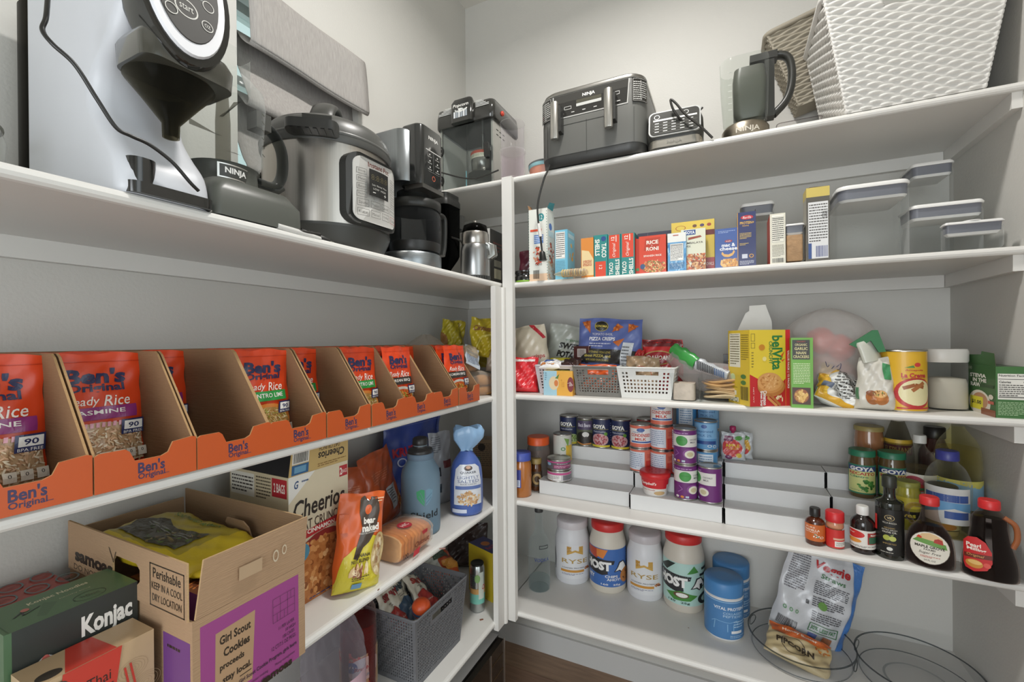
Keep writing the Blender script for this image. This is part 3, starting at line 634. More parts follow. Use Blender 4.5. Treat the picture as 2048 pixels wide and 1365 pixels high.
# ------------------------------------------------------------------ top back shelf
ZT = Z['T']
def popcorn_machine():
    x0, x1 = .082, .318; w = x1-x0; yf = -.33; d = .20
    root = thing('popcorn_machine', 'clear-sided popcorn machine with black canopy in the shelf corner', 'popcorn machine', ((x0+x1)/2, yf, ZT), 0)
    H = .335; K = '2f2f2c'
    f = MB('metal'); 
    for sx in (-1, 1):
        for y in (.004, d-.006): f.box(sx*(w/2-.005)-.004, sx*(w/2-.005)+.004, y, y+.006, .012, H-.08, 'c9c9c6')
    f.build('frame', root, label='bright metal corner posts')
    MB('plastic').box(-w/2, w/2, 0.002, d, .002, .014, 'c9c8c4').build('base', root)
    g = MB('clear'); g.box(-w/2+.002, w/2-.002, 0, .003, .014, H-.078, 'f3f5f4'); g.build('door', root, label='clear front door')
    g = MB('hazy'); g.box(-w/2, -w/2+.002, .01, d-.006, .014, H-.078, 'eceeec'); g.box(-w/2+.008, w/2-.008, d-.004, d-.002, .014, H-.078, 'dadcda'); g.build('side_window', root)
    s = MB('metal'); s.box(w/2-.002, w/2, .008, d, .014, H-.078, 'c3c2be')
    for i in range(2):
        for j in range(3): s.add([(w/2+.0004, .03+j*.025, .225-i*.018), (w/2+.0004, .045+j*.025, .225-i*.018), (w/2+.0004, .045+j*.025, .221-i*.018), (w/2+.0004, .03+j*.025, .221-i*.018)], [(0, 1, 2, 3)], '2b2b29')
    s.build('side_panel', root, label='white side panel with small vent slots')
    c = MB('gloss')
    c.loft([[(x, y, z) for x, y in rrect(w+.016+o, d+.02+o, .02, 4, 0, d/2)] for z, o in ((H-.082, .0), (H-.078, .006), (H-.04, .006), (H-.012, -.002), (H-.004, -.03))], K)
    c.loft([[(x, y, z) for x, y in rrect(.094, .03, .012, 4, .0, -.018)] for z in (H-.082, H-.07, H-.01)]+[[(x, y, z) for x, y in rrect(.08, .024, .012, 4, .0, -.014)] for z in (H+.006,)], '282826')
    mp = lambda u, v, h: (-.043+u*.086, -.0335-h, H-.075+v*.07)
    it = [('t', 'Popcorn', .5, .74, .8, .22, 'e8e6e0', {'sh': .2, 'b': .02})]
    for i in range(6): it.append(('r', .14+i*.12, .12, .235+i*.12, .45+.06*(1 if 0 < i < 5 else 0), 'd5d8dc' if i % 2 == 0 else '9fa6ae'))
    it.append(('blobs', .5, .50, .32, .09, 34, .05, ['e6e6e2', 'cfd0cd'], {'el': .7})); art(c, mp, it, mat='plastic')
    for sx in (-1, 1):
        mp2 = lambda u, v, h, sx=sx: (sx*(.052+u*.062), -.0145-h, H-.036+v*.03)
        art(c, mp2, [('r', .03, .06+i*.17, 1-.13*i if i > 1 else .95, .13+i*.17, 'dfe0dd') for i in range(5)], mat='plastic')
    c.build('canopy', root, label='glossy black canopy with popcorn sign')
    b = MB('plastic'); b.lathe([(.009, 0), (.009, .006), (.006, .008)], 'c23a22', n=14); b.xf(Matrix.Translation((w/2+.0105, .055, H-.045)) @ Matrix.Rotation(math.pi/2, 4, 'Y')); b.build('switch', root, label='red switch')
    for z in (.055, .17):
        h = MB('plastic'); h.box(-w/2-.014, -w/2+.006, -.006, -.0005, z-.012, z+.012, '232321'); h.loft([[(-w/2+.008+.012*math.cos(a), y, z+.019*math.sin(a)) for a in [i*.5236 for i in range(12)]] for y in (-.006, -.0005)], '232321', smooth=False)
        for q in (-.008, .008): h.loft([[(-w/2+.008+.0035*math.cos(a), y, z+q+.0035*math.sin(a)) for a in [i*.785 for i in range(8)]] for y in (-.009, -.006)], 'dddcd8', smooth=False)
        h.build('hinge', root)
    MB('plastic').loft([[(x, -.016, z) for x, z in rrect(.018, .058, .008, 4, w/2-.02, .135)], [(x, -.0005, z) for x, z in rrect(.018, .058, .008, 4, w/2-.02, .135)]], '232321').build('door_handle', root)
    k = MB('metal'); k.lathe([(.03, .095), (.045, .10), (.048, .14), (.046, .175), (.03, .182)], '9d9c98', n=32, cx=.02, cy=.10); k.tube([(.02, .10, .18), (.02, .10, .255)], .005, 'c4c4c0'); k.build('kettle', root, label='hanging metal kettle')
    art(k2 := MB('paper'), lambda u, v, h: (.02+(.0485+h)*math.sin((u-.5)*2), .10-(.0485+h)*math.cos((u-.5)*2), .145+v*.028), [('r', 0, 0, 1, .6, 'd9d4c4'), ('r', 0, .6, 1, 1, 'c4523a'), ('lines', .1, .15, .9, .5, 3, '8a9a70')], cell=.2, h0=.001); k2.build('kettle_label', root)
    t = MB('metal'); t.lathe([(.062, .088), (.058, .092)], 'b5b4b0', n=32, cx=.02, cy=.10); t.build('tray', root)
    MB('plastic').tube([(-.01, .02, .02), (-.01, .02, .085)], .0022, '7fb8c4').build('measuring_stick', root, label='thin blue plastic stick')
    c2 = MB('plastic'); c2.tube(bezier([(-w/2+.006, -.012, .045), (-w/2+.01, -.014, .082), (-w/2+.04, -.014, .074), (-.01, -.014, .048), (.05, -.014, .035), (w/2-.01, -.014, .042), (w/2+.03, -.012, .05)], 7), .003, '2a2a28'); c2.build('cord', root)
popcorn_machine()
cu = thing('plastic_tumbler', 'two stacked clear plastic cylinders beside the popcorn machine', 'tumbler', (.41, -.352, ZT))
c = MB('clear'); c.lathe([(.041, .09), (.042, .195), (.044, .197), (.0445, .2), (.0435, .2)], 'f8f6f8', n=48, caps=(0, 0)); c.build('upper_cylinder', cu)
c = MB('clear'); c.lathe([(.041, .0015), (.043, .004), (.044, .092), (.046, .095), (.0462, .1), (.044, .1)], 'fbf8fa', n=48, caps=(1, 0)); c.lathe([(.038, .004), (.038, .085), (.04, .09)], 'f7f3f6', n=40, caps=(1, 0), mat='clear'); c.build('lower_cup', cu, label='frosted lower cup')
bx = thing('lidded_bowl', 'coral round container with teal lid between tumbler and air fryer', 'container', (.500, -.26, ZT))
MB('plastic').lathe([(.05, .001), (.056, .008), (.060, .05)], 'c98a74', n=40).build('bowl', bx)
MB('plastic').lathe([(.062, .050), (.0635, .053), (.0635, .062)], '8cb8bd', n=40).build('gasket', bx, label='teal band')
MB('plastic').lathe([(.064, .0622), (.064, .067), (.060, .070)], '5b5e5e', n=40).build('lid', bx, label='grey lid')
def air_fryer():
    yf = -.396; x0 = xat(1077, yf, 250); x1 = xat(1290, yf, 220); w = x1-x0; d = .32; H = .252
    root = thing('air_fryer', 'big grey two-drawer air fryer with silver handles on top shelf', 'air fryer', ((x0+x1)/2, yf, ZT), 0)
    G = '62625e'
    def sec(z, o=0, r=.055): return [(x, y, z) for x, y in rrect(w-2*o, d-2*o, r, 9, 0, d/2)]
    MB('plastic').loft([sec(.002, .012), sec(.008, .004), sec(.034, .002)], '353533').build('base', root, label='dark lower band')
    b = MB('plastic'); b.loft([sec(.034, .001), sec(.038), sec(.15), sec(.195, .002), sec(.235, .006)], G, caps=(1, 1)); b.build('body', root)
    t = MB('metal'); t.loft([sec(.2352, .005), sec(.244, .004), sec(.250, .010)], 'b4b2ae'); t.build('top_band', root, label='silver top rim')
    R = .055
    def fm(u, v, h):   # wraps round the two front corners; u in 0..1 over the flat front plus both quarter turns
        L = w-2*R; A = math.pi/2*R; s = u*(L+2*A)-A
        if s < 0: a = -s/R; x, y = -w/2+R-R*math.sin(a)-h*math.sin(a), R-R*math.cos(a)-h*math.cos(a)
        elif s > L: a = (s-L)/R; x, y = w/2-R+R*math.sin(a)+h*math.sin(a), R-R*math.cos(a)-h*math.cos(a)
        else: x, y = -w/2+R+s, -h
        return (x, y+.002*max(0, v-.7), v*.235)
    q = MB('gloss'); W_ = 'bdbcb8'; K = '2b2a28'
    it = [('p', [(.21, .65), (.80, .65), (.815, .97), (.205, .97)], 'b4b3af'), ('p', [(.217, .665), (.793, .665), (.806, .975), (.212, .975)], K), ('r', .217, .865, .80, .975, '3a3936'), ('t', 'NINJA', .50, .905, .10, .055, 'e4e3de', {'b': .03}),
          ('r', .40, .77, .60, .81, 'bfbfbb'), ('r', .40, .815, .60, .86, '4d4b40'), ('ring', .255, .80, .022, .032, .25, 'b0402c'), ('box', .30, .755, .36, .80, .004, W_, .007), ('box', .67, .795, .74, .84, .004, W_, .007)]
    for i in range(6): it.append(('r', .27+i*.09, .70, .295+i*.09, .712, W_))
    for a, b_ in ((.07, .195), (.83, .955)):
        it += [('r', a, .66, b_, .97, '262522'), ('lines', a+.01, .68, b_-.01, .93, 9, W_), ('box', a+.006, .67, b_-.006, .96, .002, W_, .004), ('pl', [((a+b_)/2, .68), ((a+b_)/2, .94)], .003, W_)]
    art(q, fm, it, cell=.03, h0=.0012, eps=.00015); q.build('control_panel', root, label='black control panel with cooking charts')
    s = MB('plastic'); art(s, fm, [('r', .145, .15, .150, .60, '2e2e2c'), ('r', .478, .10, .4815, .57, '2e2e2c'), ('r', .27, .55, .71, .557, '2e2e2c'), ('r', .84, .15, .845, .60, '4b4b48')], cell=.03, h0=.0006); s.build('drawer_seam', root, label='dark gaps round the two drawers')
    for u, nm in ((.245, 'left'), (.672, 'right')):
        x, y, z = fm(u, .3, 0); h = MB('brushed_v'); h.lathe([(.0165, .075), (.018, .080), (.018, .190), (.0165, .193)], 'c4c2bd', n=26, cx=x, cy=-.034, sx=.75, sy=.55); ho = h.build('drawer_handle', root, label=f'{nm} silver drawer handle')
        MB('plastic').box(x+.008, x+.02, -.03, 0, .10, .182, '2d2d2b').build('handle_stem', ho)
    return root
air_fryer()
P = [on(1100, 330, 'y', -.40), on(1094, 345, 'y', -.405), on(1088, 358, 'y', -.41), on(1078, 395, 'y', -.405), on(1075, 420, 'y', -.405), on(1077, 448, 'y', -.405)]
cd_ = thing('plug_cable', 'black cable with plug hanging from air fryer over the shelf edge', 'cable')
MB('plastic').tube(bezier(P, 8), .0034, '2b2a27').build('cord', cd_)
a, b_ = on(1077, 448, 'y', -.405), on(1081, 474, 'y', -.405); MB('paper').tube([a, b_], .0062, 'd8d6d2', n=8).build('tag', cd_, label='white paper tag round the cord')
a = on(1081, 474, 'y', -.405); b2 = on(1084, 503, 'y', -.403); MB('plastic').tube([a, b2], .0036, '23221f').build('lower_cord', cd_)
b3 = on(1086, 522, 'y', -.402); m_ = MB('plastic'); m_.tube([b2, b2+(b3-b2)*.15, b3], [.006, .010, .0125], '1c1b19', n=10); m_.build('plug', cd_)
def blender_base():
    yf = -.375; x0 = xat(1292, yf, 260); x1 = xat(1408, yf, 250); w = x1-x0
    root = thing('blender_motor', 'black and silver blender motor base with tilted button panel', 'blender base', ((x0+x1)/2, yf, ZT), math.radians(3))
    b = MB('plastic'); b.loft([[(x, y, z) for x, y in rrect(w*k, .17*k, .03, 6, 0, .085+o)] for z, k, o in ((.002, .90, 0), (.006, .94, 0), (.036, .98, 0), (.05, 1, 0), (.09, .98, .01), (.122, .90, .03), (.128, .85, .03))], '33332f'); b.build('body', root)
    s = MB('brushed'); s.loft([[(x, y, z) for x, y in rrect(w*.955, .17*.96, .03, 6, 0, .083)] for z in (.007, .030)], 'b9b5ac'); art(s, lambda u, v, h: (-.03+u*.06, -.0005-h, .01+v*.017), [('t', 'NINJA', .5, .5, .7, .6, '8d8a83', {'b': .02})], mat='plastic'); s.build('steel_band', root)
    p = MB('gloss'); mp = lambda u, v, h: (-w*.46+u*w*.92, .001-h+v*.018, .036+v*.086)
    q = MB('plastic'); q.loft([[mp((x/(w*.92))+.5, z/.086+.5, h) for x, z in rrect(w*.90, .080, .016, 5)] for h in (-.006, .004, .006)], '9fa09d'); q.build('panel_frame', root, label='silver panel frame')
    p.loft([[mp((x/(w*.92))+.5, z/.086+.5, h) for x, z in rrect(w*.85, .073, .014, 5)] for h in (.005, .0072)], '3c3c39')
    W_ = 'd0cfca'; it = [('r', .10, .60, .92, .66, W_), ('ring', .17, .76, .055, .085, .2, W_), ('ring', .72, .78, .05, .075, .2, W_)]
    for j in range(4):
        for i in range(5): it.append(('r', .13+i*.16, .50-j*.11, .21+i*.16, .525-j*.11, W_))
        it.append(('r', .10, .45-j*.11, .92, .455-j*.11, '77776f'))
    art(p, lambda u, v, h: mp(u, v, h+.0073), it, mat='plastic'); p.build('button_panel', root, label='dark button panel')
blender_base()
P = [on(*q) for q in ((1405, 215, 'y', -.35), (1375, 245, 'y', -.36), (1350, 225, 'y', -.385), (1341, 200, 'y', -.388), (1352, 207, 'y', -.39), (1372, 230, 'y', -.392), (1400, 252, 'y', -.392), (1425, 276, 'y', -.385))]
wc3(P, .0033, 'looped_wire', 'black wire looped over the blender motor base', 'wire', '2b2925')
def blender_jar():
    yf = -.345; x0 = xat(1443, yf, 240); x1 = xat(1543, yf, 240); w = (x1-x0); cx = (x0+x1)/2
    root = thing('blender_jar', 'glass blender jar with steel collar and black handle on top shelf', 'blender jar', (cx, yf+.065, ZT), 0)
    MB('brushed').lathe([(w*.49, .002), (w*.5, .006), (w*.5, .046), (w*.46, .054)], 'a59c8c', n=48).build('collar', root, label='brushed steel collar')
    s = root.children[0]; t = MB('plastic'); art(t, cyl_map(w*.5, .012, .042, 1.6), [('t', 'NINJA', .55, .5, .62, .6, 'c9c2b4', {'b': .02})], cell=.05, h0=.0008); t.build('embossed_name', root)
    g = MB('clear'); g.loft([[(x+dx, y, z) for x, y in rrect(w*k, w*k, .035*k, 8)] for z, k, dx in ((.056, .86, 0), (.08, .93, -.001), (.17, 1.0, -.003), (.238, 1.02, -.003), (.243, .99, -.003))], 'eef1ee', caps=(1, 0)); g.build('glass', root, label='square clear glass jar')
    b = MB('plastic'); b.loft([[(x+.012, y+.01, z) for x, y in rrect(w*.68*k, w*.6*k, .02, 6)] for z, k in ((.075, .85), (.09, 1), (.19, 1.05), (.225, .95))], '55564f'); b.build('reflection_block', root, label='grey block standing in for grey reflected in the glass')  # solid grey body put in for the dark reflections inside the jar
    m_ = MB('plastic')
    for i in range(7): m_.box(-w*.36, -w*.28, -w*.49, -w*.485, .09+i*.018, .092+i*.018, 'b8bbb4')
    m_.build('marking', root)
    h = MB('plastic'); x = w*.5
    h.box(x-.012, x+.012, -.018, .018, .07, .236, '2d2d2a'); h.tube(bezier([(x-.01, 0, .236), (x+.02, 0, .248), (x+.046, 0, .235), (x+.056, 0, .20), (x+.054, 0, .15), (x+.04, 0, .11), (x+.01, 0, .078)], 7), .0105, '30302c', n=12, flat=1.5); h.build('handle', root, label='black handle')
    MB('plastic').box(x-.05, x+.02, -.02, .02, .236, .256, '2b2b28').build('lid_latch', root)
blender_jar()
def wicker(root, wB, dB, wT, dT, H, col, rows, cols, hole=True, zh=.84):
    "woven tapered basket wall: every strand bulges out over one stake and dives behind the next"
    n = 7; NR = rows*6
    def per(z):
        w = wB+(wT-wB)*z; d = dB+(dT-dB)*z; return w, d
    def wall(side, cnt):
        mb = MB('matte'); nu = cnt*n
        def fn(u, v):
            w, d = per(v); row = v*rows; k = int(row-1e-9); fr = row-k
            L = w if side in 'fb' else d
            ph = math.cos(math.pi*(u*cnt)+math.pi*(k % 2)); bul = abs(math.sin(math.pi*fr))**.45
            o = .0075*bul*(.5+.5*ph)+.0026*bul-.005
            if u < .02 or u > .98: o = .0015*bul
            s = (u-.5)*L; z = v*H+.0022*ph*math.sin(2*math.pi*fr)*0
            if side == 'f': return (s, -d/2-o, z)
            if side == 'b': return (-s, d/2+o, z)
            if side == 'r': return (w/2+o, s, z)
            return (-w/2-o, -s, z)
        def keep(u, v): return not (hole and side in 'f' and (abs((u-.5)/.17)**4+abs((v-zh)/.035)**4) < 1)
        vv = [fn(i/nu, j/NR) for j in range(NR+1) for i in range(nu+1)]; fs = []
        for j in range(NR):
            for i in range(nu):
                if keep((i+.5)/nu, (j+.5)/NR): fs.append((j*(nu+1)+i, j*(nu+1)+i+1, (j+1)*(nu+1)+i+1, (j+1)*(nu+1)+i))
        mb.add(vv, fs, col, smooth=True); return mb
    for s_, c in (('f', cols), ('r', int(cols*.8)), ('l', int(cols*.8)), ('b', cols)):
        o = wall(s_, c).build('woven_wall', root); m = o.modifiers.new('t', 'SOLIDIFY'); m.thickness = .002
    MB('matte').box(-wB/2, wB/2, -dB/2, dB/2, 0, .004, col).build('bottom', root)
    rim = MB('matte'); P = [(x, y, H+.004) for x, y in rrect(wT+.006, dT+.006, .02, 5)]; P.append(P[0]); rim.tube(P, .008, col, n=8, caps=(0, 0)); rim.build('rim', root)
wb = thing('wicker_basket', 'large white woven plastic laundry basket at the right end of top shelf', 'basket', (1.503, -.255, ZT+.0005), 0)
wicker(wb, .262, .25, .36, .28, .30, 'd6d4cf', 27, 13)
wb2 = thing('wicker_basket', 'taupe woven basket tilted behind the white woven basket', 'basket', (1.400, -.062, ZT+.19), 0)
wicker(wb2, .20, .08, .25, .10, .26, '9a9282', 24, 8, hole=False); wb2.rotation_euler = (math.radians(0), math.radians(-14), 0)
# ------------------------------------------------------------------ cartons, canisters and bags: shared builders
def carton(name, label, cat, loc, rz, w, d, H, col, arts, cols=None, group=None, mat='carton', seed=1, flap=None, eps=EPS):
    mb = MB(mat); mb.box(-w/2, w/2, 0, d, 0, H, col, cols=cols); M = fmap(w, d, H)
    for k, it in arts.items(): art(mb, M[k], it, seed=seed, eps=eps)
    if flap: mb.add([(-w/2, 0, H), (w/2, 0, H), (w/2-.004, -flap*.3, H+flap), (-w/2+.004, -flap*.3, H+flap)], [(0, 1, 2, 3)], col)
    return mb.build(name, loc=loc, rz=rz, label=label, cat=cat, group=group)
def facts(a, b, c, d, bgc='f1efe9', ink='3a3836', n=11): return [('r', a, b, c, d, bgc), ('box', a+.01, b+.01, c-.01, d-.01, .008, ink, .004), ('lines', a+.04, b+.03, c-.04, d-.05, n, ink), ('r', a+.04, d-.045, c-.04, d-.03, ink)]
def onfront(x0p, x1p, y, top, ztop_shelf, py=600):
    "front face on plane y between two pixel columns; height from the top row"
    x0, x1 = xat(x0p, y, py), xat(x1p, y, py); zt = on((x0p+x1p)/2, top, 'y', y).z
    return ((x0+x1)/2, y, ztop_shelf), x1-x0, zt-ztop_shelf
def canister(name, label, x0, x1, yf, d, z, H, fill=None, fcol='c9a77f', group=None, lidh=.022):
    w = x1-x0; r = min(w, d)*.16; root = thing(name, label, 'canister', ((x0+x1)/2, yf, z), 0, group)
    s = lambda z_, k=0: [(x, y, z_) for x, y in rrect(w-2*k, d-2*k, max(r-k, .004), 6, 0, d/2)]
    MB('clear').loft([s(.001, .004), s(.006), s(H-lidh)], 'fdfefe', caps=(1, 0)).build('body', root, label='clear square body')
    if fill: MB('food').loft([s(.005, .006), s(.008, .004), s(fill, .004)], fcol).build('contents', root, label='pale grains filling the canister')
    g = MB('plastic'); g.loft([s(H-lidh*1.0-.012, .0035), s(H-lidh*.45, .0025)], '6e7078'); g.loft([s(H-lidh-.018, .008), s(H-lidh-.012, .0035)], 'd9d8d5'); g.build('gasket', root, label='grey rubber band under the lid')
    l = MB('plastic'); l.loft([s(H-lidh*.45, -.001), s(H-.005, -.002), s(H, .002)], 'e4e3e0'); l.lathe([(w*.16, H), (w*.16, H+.002), (w*.12, H+.002)], 'd6d5d2', n=24, cy=d/2); l.build('lid', root, label='white lid')
    return root
# ------------------------------------------------------------------ back wall, second shelf: boxes and canisters
z = Z['A']; y = -.372
j = thing('lidded_jar', 'black-lidded jar with lime base against the corner post', 'jar', (.452, -.345, z)); MB('plastic').lathe([(.033, .001), (.034, .006)], '9fd04a', n=32).build('base', j, label='lime green base'); MB('gloss').lathe([(.036, .0065), (.037, .02), (.033, .022), (.033, .03), (.036, .031), (.036, .04)], '1d1d1b', n=32).build('lid', j)
m_ = MB('film'); bag(m_, bag_fn(.10, .125, .035, 5), '5a2230'); m_.build('snack_bag', loc=(.455, -.28, z+.001), rz=.3, label='maroon bag behind the black-lidded jar', cat='bag')
loc, w, H = onfront(1059, 1096, y, 418, z)
T_ = '3a8f93'
it = [('r', 0, 0, 1, .10, 'e9c8a8'), ('e', .66, .88, .17, .055, T_), ('t', '12', .66, .88, .16, .06, 'f2f2ee'), ('r', .28, .52, .78, .64, '5f86c4'), ('lines', .3, .53, .76, .63, 4, 'dfe6f2'), ('blobs', .5, .36, .28, .13, 30, .09, ['c8402c', 'd8573a', '2e2b28', 'e0a080'], {'el': .5, 'asp': .3}), ('t', 'ooo', .52, .23, .36, .03, '33302c'), ('bars', .22, .03, .55, .15, '2f2d2a'), ('r', .08, .69, .7, .72, 'd8573a')]
for i in range(26): it += [('r', .0, .02+i*.037, .03, .032+i*.037, '3c6e62'), ('r', .97, .02+i*.037, 1, .032+i*.037, '3c6e62')]
it2 = [('e', .45, .76, .22, .05, '4a72b8'), ('r', .15, .62, .95, .70, 'c9dfe4'), ('blobs', .5, .4, .35, .16, 40, .10, ['c8402c', 'd8573a', '2e2b28', 'e0a080'], {'asp': .3}), ('blobs', .5, .15, .4, .12, 40, .07, ['d9a878', 'e0b890', 'c8906a'], {'rect': 1, 'asp': .3})]
carton('cone_box', 'tall white box with red print and a round 12 badge, left end of box shelf', 'box', loc, 0, w, .065, H, 'e3e4dc', {'front': it, 'right': it2})
for ax, cc in ((-1, 'a07a58'), (1, '4c98a0')):
    f_ = MB('paper'); f_.add([(ax*w/2, 0, 0), (ax*w/2, .05, 0), (ax*(w/2+.01), .045, .024), (ax*(w/2+.006), .006, .018)], [(0, 1, 2, 3)], cc); f_.add([(ax*w/2+.0006, 0, 0), (ax*w/2+.0006, .05, 0), (ax*(w/2+.0106), .045, .024), (ax*(w/2+.0066), .006, .018)], [(0, 1, 2, 3)], cc)
    f_.build('flap', bpy.data.objects['cone_box'], (0, 0, H), label='open top flap')
B_ = '7ec0d6'
loc, w, H = onfront(1111, 1136, y, 460, z); carton('cracker_box', 'light blue cracker box with nutrition panel beside the 12 badge box', 'box', loc, 0, w, .075, H, B_, {'front': facts(.04, .42, .80, .96)+[('lines', .06, .1, .8, .38, 9, '5a8ea8'), ('r', .84, 0, 1, 1, '6fb4cf')], 'right': [('blobs', .5, .6, .3, .2, 7, .12, ['e0a048', 'e8b45c'], {'el': .6, 'asp': .6}), ('e', .5, .16, .17, .09, 'b87a48'), ('r', .1, .85, .9, .93, 'b8d8e2'), ('r', .78, .06, .98, .2, 'e8c49c')]})
loc, w, H = onfront(1163, 1189, y, 476, z); carton('taco_kit_box', 'orange box of yellow corn taco shells beside the teal boxes', 'box', loc, 0, w, .06, H, 'd98a3c', {'front': [('p', [(.05, .05), (.95, .05), (.95, .45), (.6, .66), (.05, .70)], 'e6cf9c'), ('t', 'STAND N STUFF', .70, .36, .5, .07, 'b8402c', {'r': -90, 'b': .02, 'asp': .3}), ('t', 'YELLOW CORN', .48, .36, .5, .07, 'b8402c', {'r': -90, 'b': .02, 'asp': .3}), ('t', 'TACO SHELLS', .26, .36, .5, .07, 'b8402c', {'r': -90, 'b': .02, 'asp': .3})]})
for i, (a, b, tp) in enumerate(((1188, 1216, 470), (1217, 1242, 469), (1243, 1270, 466))):
    loc, w, H = onfront(a, b, y, tp, z); asp = w/H; TE = '2d8783'
    if i == 0: it = [('t', 'SHELLS', .27, .70, .42/asp*.95*asp, .34, 'ecebe2', {'r': -90, 'b': .03, 'asp': asp}), ('t', 'TACO', .74, .62, .34, .34, 'ecebe2', {'r': -90, 'b': .03, 'asp': asp}), ('e', .72, .90, .18, .06, '2b4a86'), ('r', .12, 0, .86, .36, 'd8492e'), ('t', '12', .5, .22, .1, .22, 'ecebe2', {'r': -90, 'asp': asp})]
    else: it = [('r', .08, .42, .92, .99, 'd8492e'), ('t', 'Original', .5, .62, .34, .3, 'ecebe2', {'r': 90, 'sh': .3, 'asp': asp}), ('t', '12', .38, .90, .09, .26, 'ecebe2', {'r': 90, 'b': .02, 'asp': asp}), ('r', .62, .82, .68, .97, 'ecebe2'), ('t', 'TACO', .24, .17, .30, .32, 'ecebe2', {'r': 90, 'b': .03, 'asp': asp}), ('t', 'SHELLS', .74, .20, .38, .32, 'ecebe2', {'r': 90, 'b': .03, 'asp': asp})]
    # rotated words: w is the word length as a share of the face height
    for k, q in enumerate(it):
        if q[0] == 't' and len(q) > 7 and q[7].get('r'): it[k] = q[:4]+(q[4]/asp, q[5]*asp)+q[6:]
    carton('taco_shell_box', ['teal taco shell box with lettering reading downward, leftmost of the three', 'teal taco shell box standing between two similar ones', 'teal taco shell box touching the red rice box'][i], 'box', loc, 0, w, .055, H, TE, {'front': it, 'right': [('r', .1, .1, .9, .9, 'c8452c')]}, group='teal taco shell boxes')
loc, w, H = onfront(1271, 1281, y+.02, 478, z); carton('rice_mix_box', 'thin red box edge squeezed beside the rice mix box', 'box', loc, 0, w+.004, .02, H, 'c23a22', {'front': [('e', .5, .14, .3, .04, '4a8a50')]})
loc, w, H = onfront(1279, 1333, y, 471, z)
carton('rice_mix_box', 'red boxed rice mix showing Spanish rice', 'box', loc, 0, w, .035, H, 'd2452a', {'front': [('p', [(.18, .60), (.72, .62), (.80, .94), (.24, .93)], 'b83a22'), ('t', 'RICE', .5, .82, .44, .10, 'f0e9dc', {'b': .03}), ('t', 'A', .48, .735, .05, .04, 'f0e9dc'), ('t', 'RONI', .5, .645, .46, .10, 'f0e9dc', {'b': .03}), ('t', 'SPANISH RICE', .5, .46, .66, .05, 'f0e9dc', {'b': .02}), ('blobs', .55, .17, .44, .17, 260, .04, ['c87a3c', 'e0a05a', 'a85228', '5a7a34', 'e8c08a'], {'asp': .7, 'clip': (.01, .01, .99, .40)}), ('e', .13, .18, .09, .07, '33507a')]})
loc, w, H = onfront(1276, 1345, -.31, 464, z); carton('dark_box', 'dark violet box behind the red rice mix box', 'box', loc, 0, w, .05, H, '3b3a4a', {'front': [('e', .72, .88, .08, .04, '8a9ab8'), ('r', .3, .05, .31, .99, '6a6a78')]})
loc, w, H = onfront(1336, 1373, y-.002, 466, z); carton('seasoning_box', 'blue and white box with small nutrition table on its face', 'box', loc, 0, w, .028, H, '5f9ecb', {'front': [('r', 0, .76, 1, 1, 'e6e6e0'), ('blobs', .5, .35, .5, .35, 40, .08, ['8ab8dc', '3f80b4', 'a6cbe4'], {'rect': 1, 'clip': (0, 0, 1, .76)})]+facts(.14, .27, .86, .72)+[('lines', .1, .04, .9, .22, 6, '2b4a7a'), ('r', .3, .93, .6, .95, 'b84a3a')]})
loc, w, H = onfront(1344, 1430, -.325, 442, z); carton('dinner_kit_box', 'tall yellow box rising behind the rice and mix boxes', 'box', loc, 0, w, .05, H, 'd9bd52', {'front': [('ring', .22, .88, .12, .05, .12, 'a0402c'), ('e', .55, .90, .05, .03, '6b4a3a'), ('e', .72, .90, .05, .03, '5a4a6a'), ('e', .88, .90, .05, .03, 'a04a3a'), ('r', .8, .70, 1, .80, '6a3030'), ('r', .8, .02, 1, .26, 'a8484a'), ('t', 'BOWLS', .88, .14, .2, .06, 'e9e4d8')]})
loc, w, H = onfront(1363, 1412, y+.012, 458, z); carton('mix_box', 'white and yellow jambalaya mix box with blue name band', 'box', loc, 0, w, .022, H, 'dcdcc6', {'front': [('r', .12, .86, .60, .98, '2b4a8a'), ('t', 'GOYA', .36, .92, .42, .08, 'f2f2ee', {'b': .03}), ('p', [(.3, .74), (.85, .79), (.8, .83), (.3, .80)], '9a4a34'), ('t', 'JAMBALAYA', .5, .66, .8, .06, '4a4440', {'b': .01}), ('t', 'MIX', .30, .585, .2, .05, '4a4440'), ('blobs', .5, .20, .5, .19, 200, .07, ['b87a48', 'd09a62', '8a4a2c', 'c8603a', 'e0b888'], {'rect': 1, 'asp': .6, 'clip': (0, 0, 1, .40)})]})
loc, w, H = onfront(1431, 1476, y, 457, z); carton('macaroni_box', 'blue mac and cheese box', 'box', loc, 0, w, .035, H, '46609e', {'front': [('lines', .15, .88, .9, .95, 2, '9fb0d4'), ('e', .6, .67, .17, .035, 'a04a52'), ('t', 'kraft', .6, .67, .2, .03, 'e8e8ee'), ('t', 'mac &', .60, .57, .6, .09, 'eceef2', {'b': .03}), ('t', 'cheese', .60, .48, .78, .09, 'eceef2', {'b': .03}), ('pl', [(.3, .38), (.4, .31), (.6, .29), (.78, .33), (.86, .41)], .07, 'e0b06a'), ('blobs', .65, .10, .42, .12, 60, .08, ['d9a35a', 'e6bc7a', 'c8884a'], {'clip': (.01, .01, .99, .22)})]})
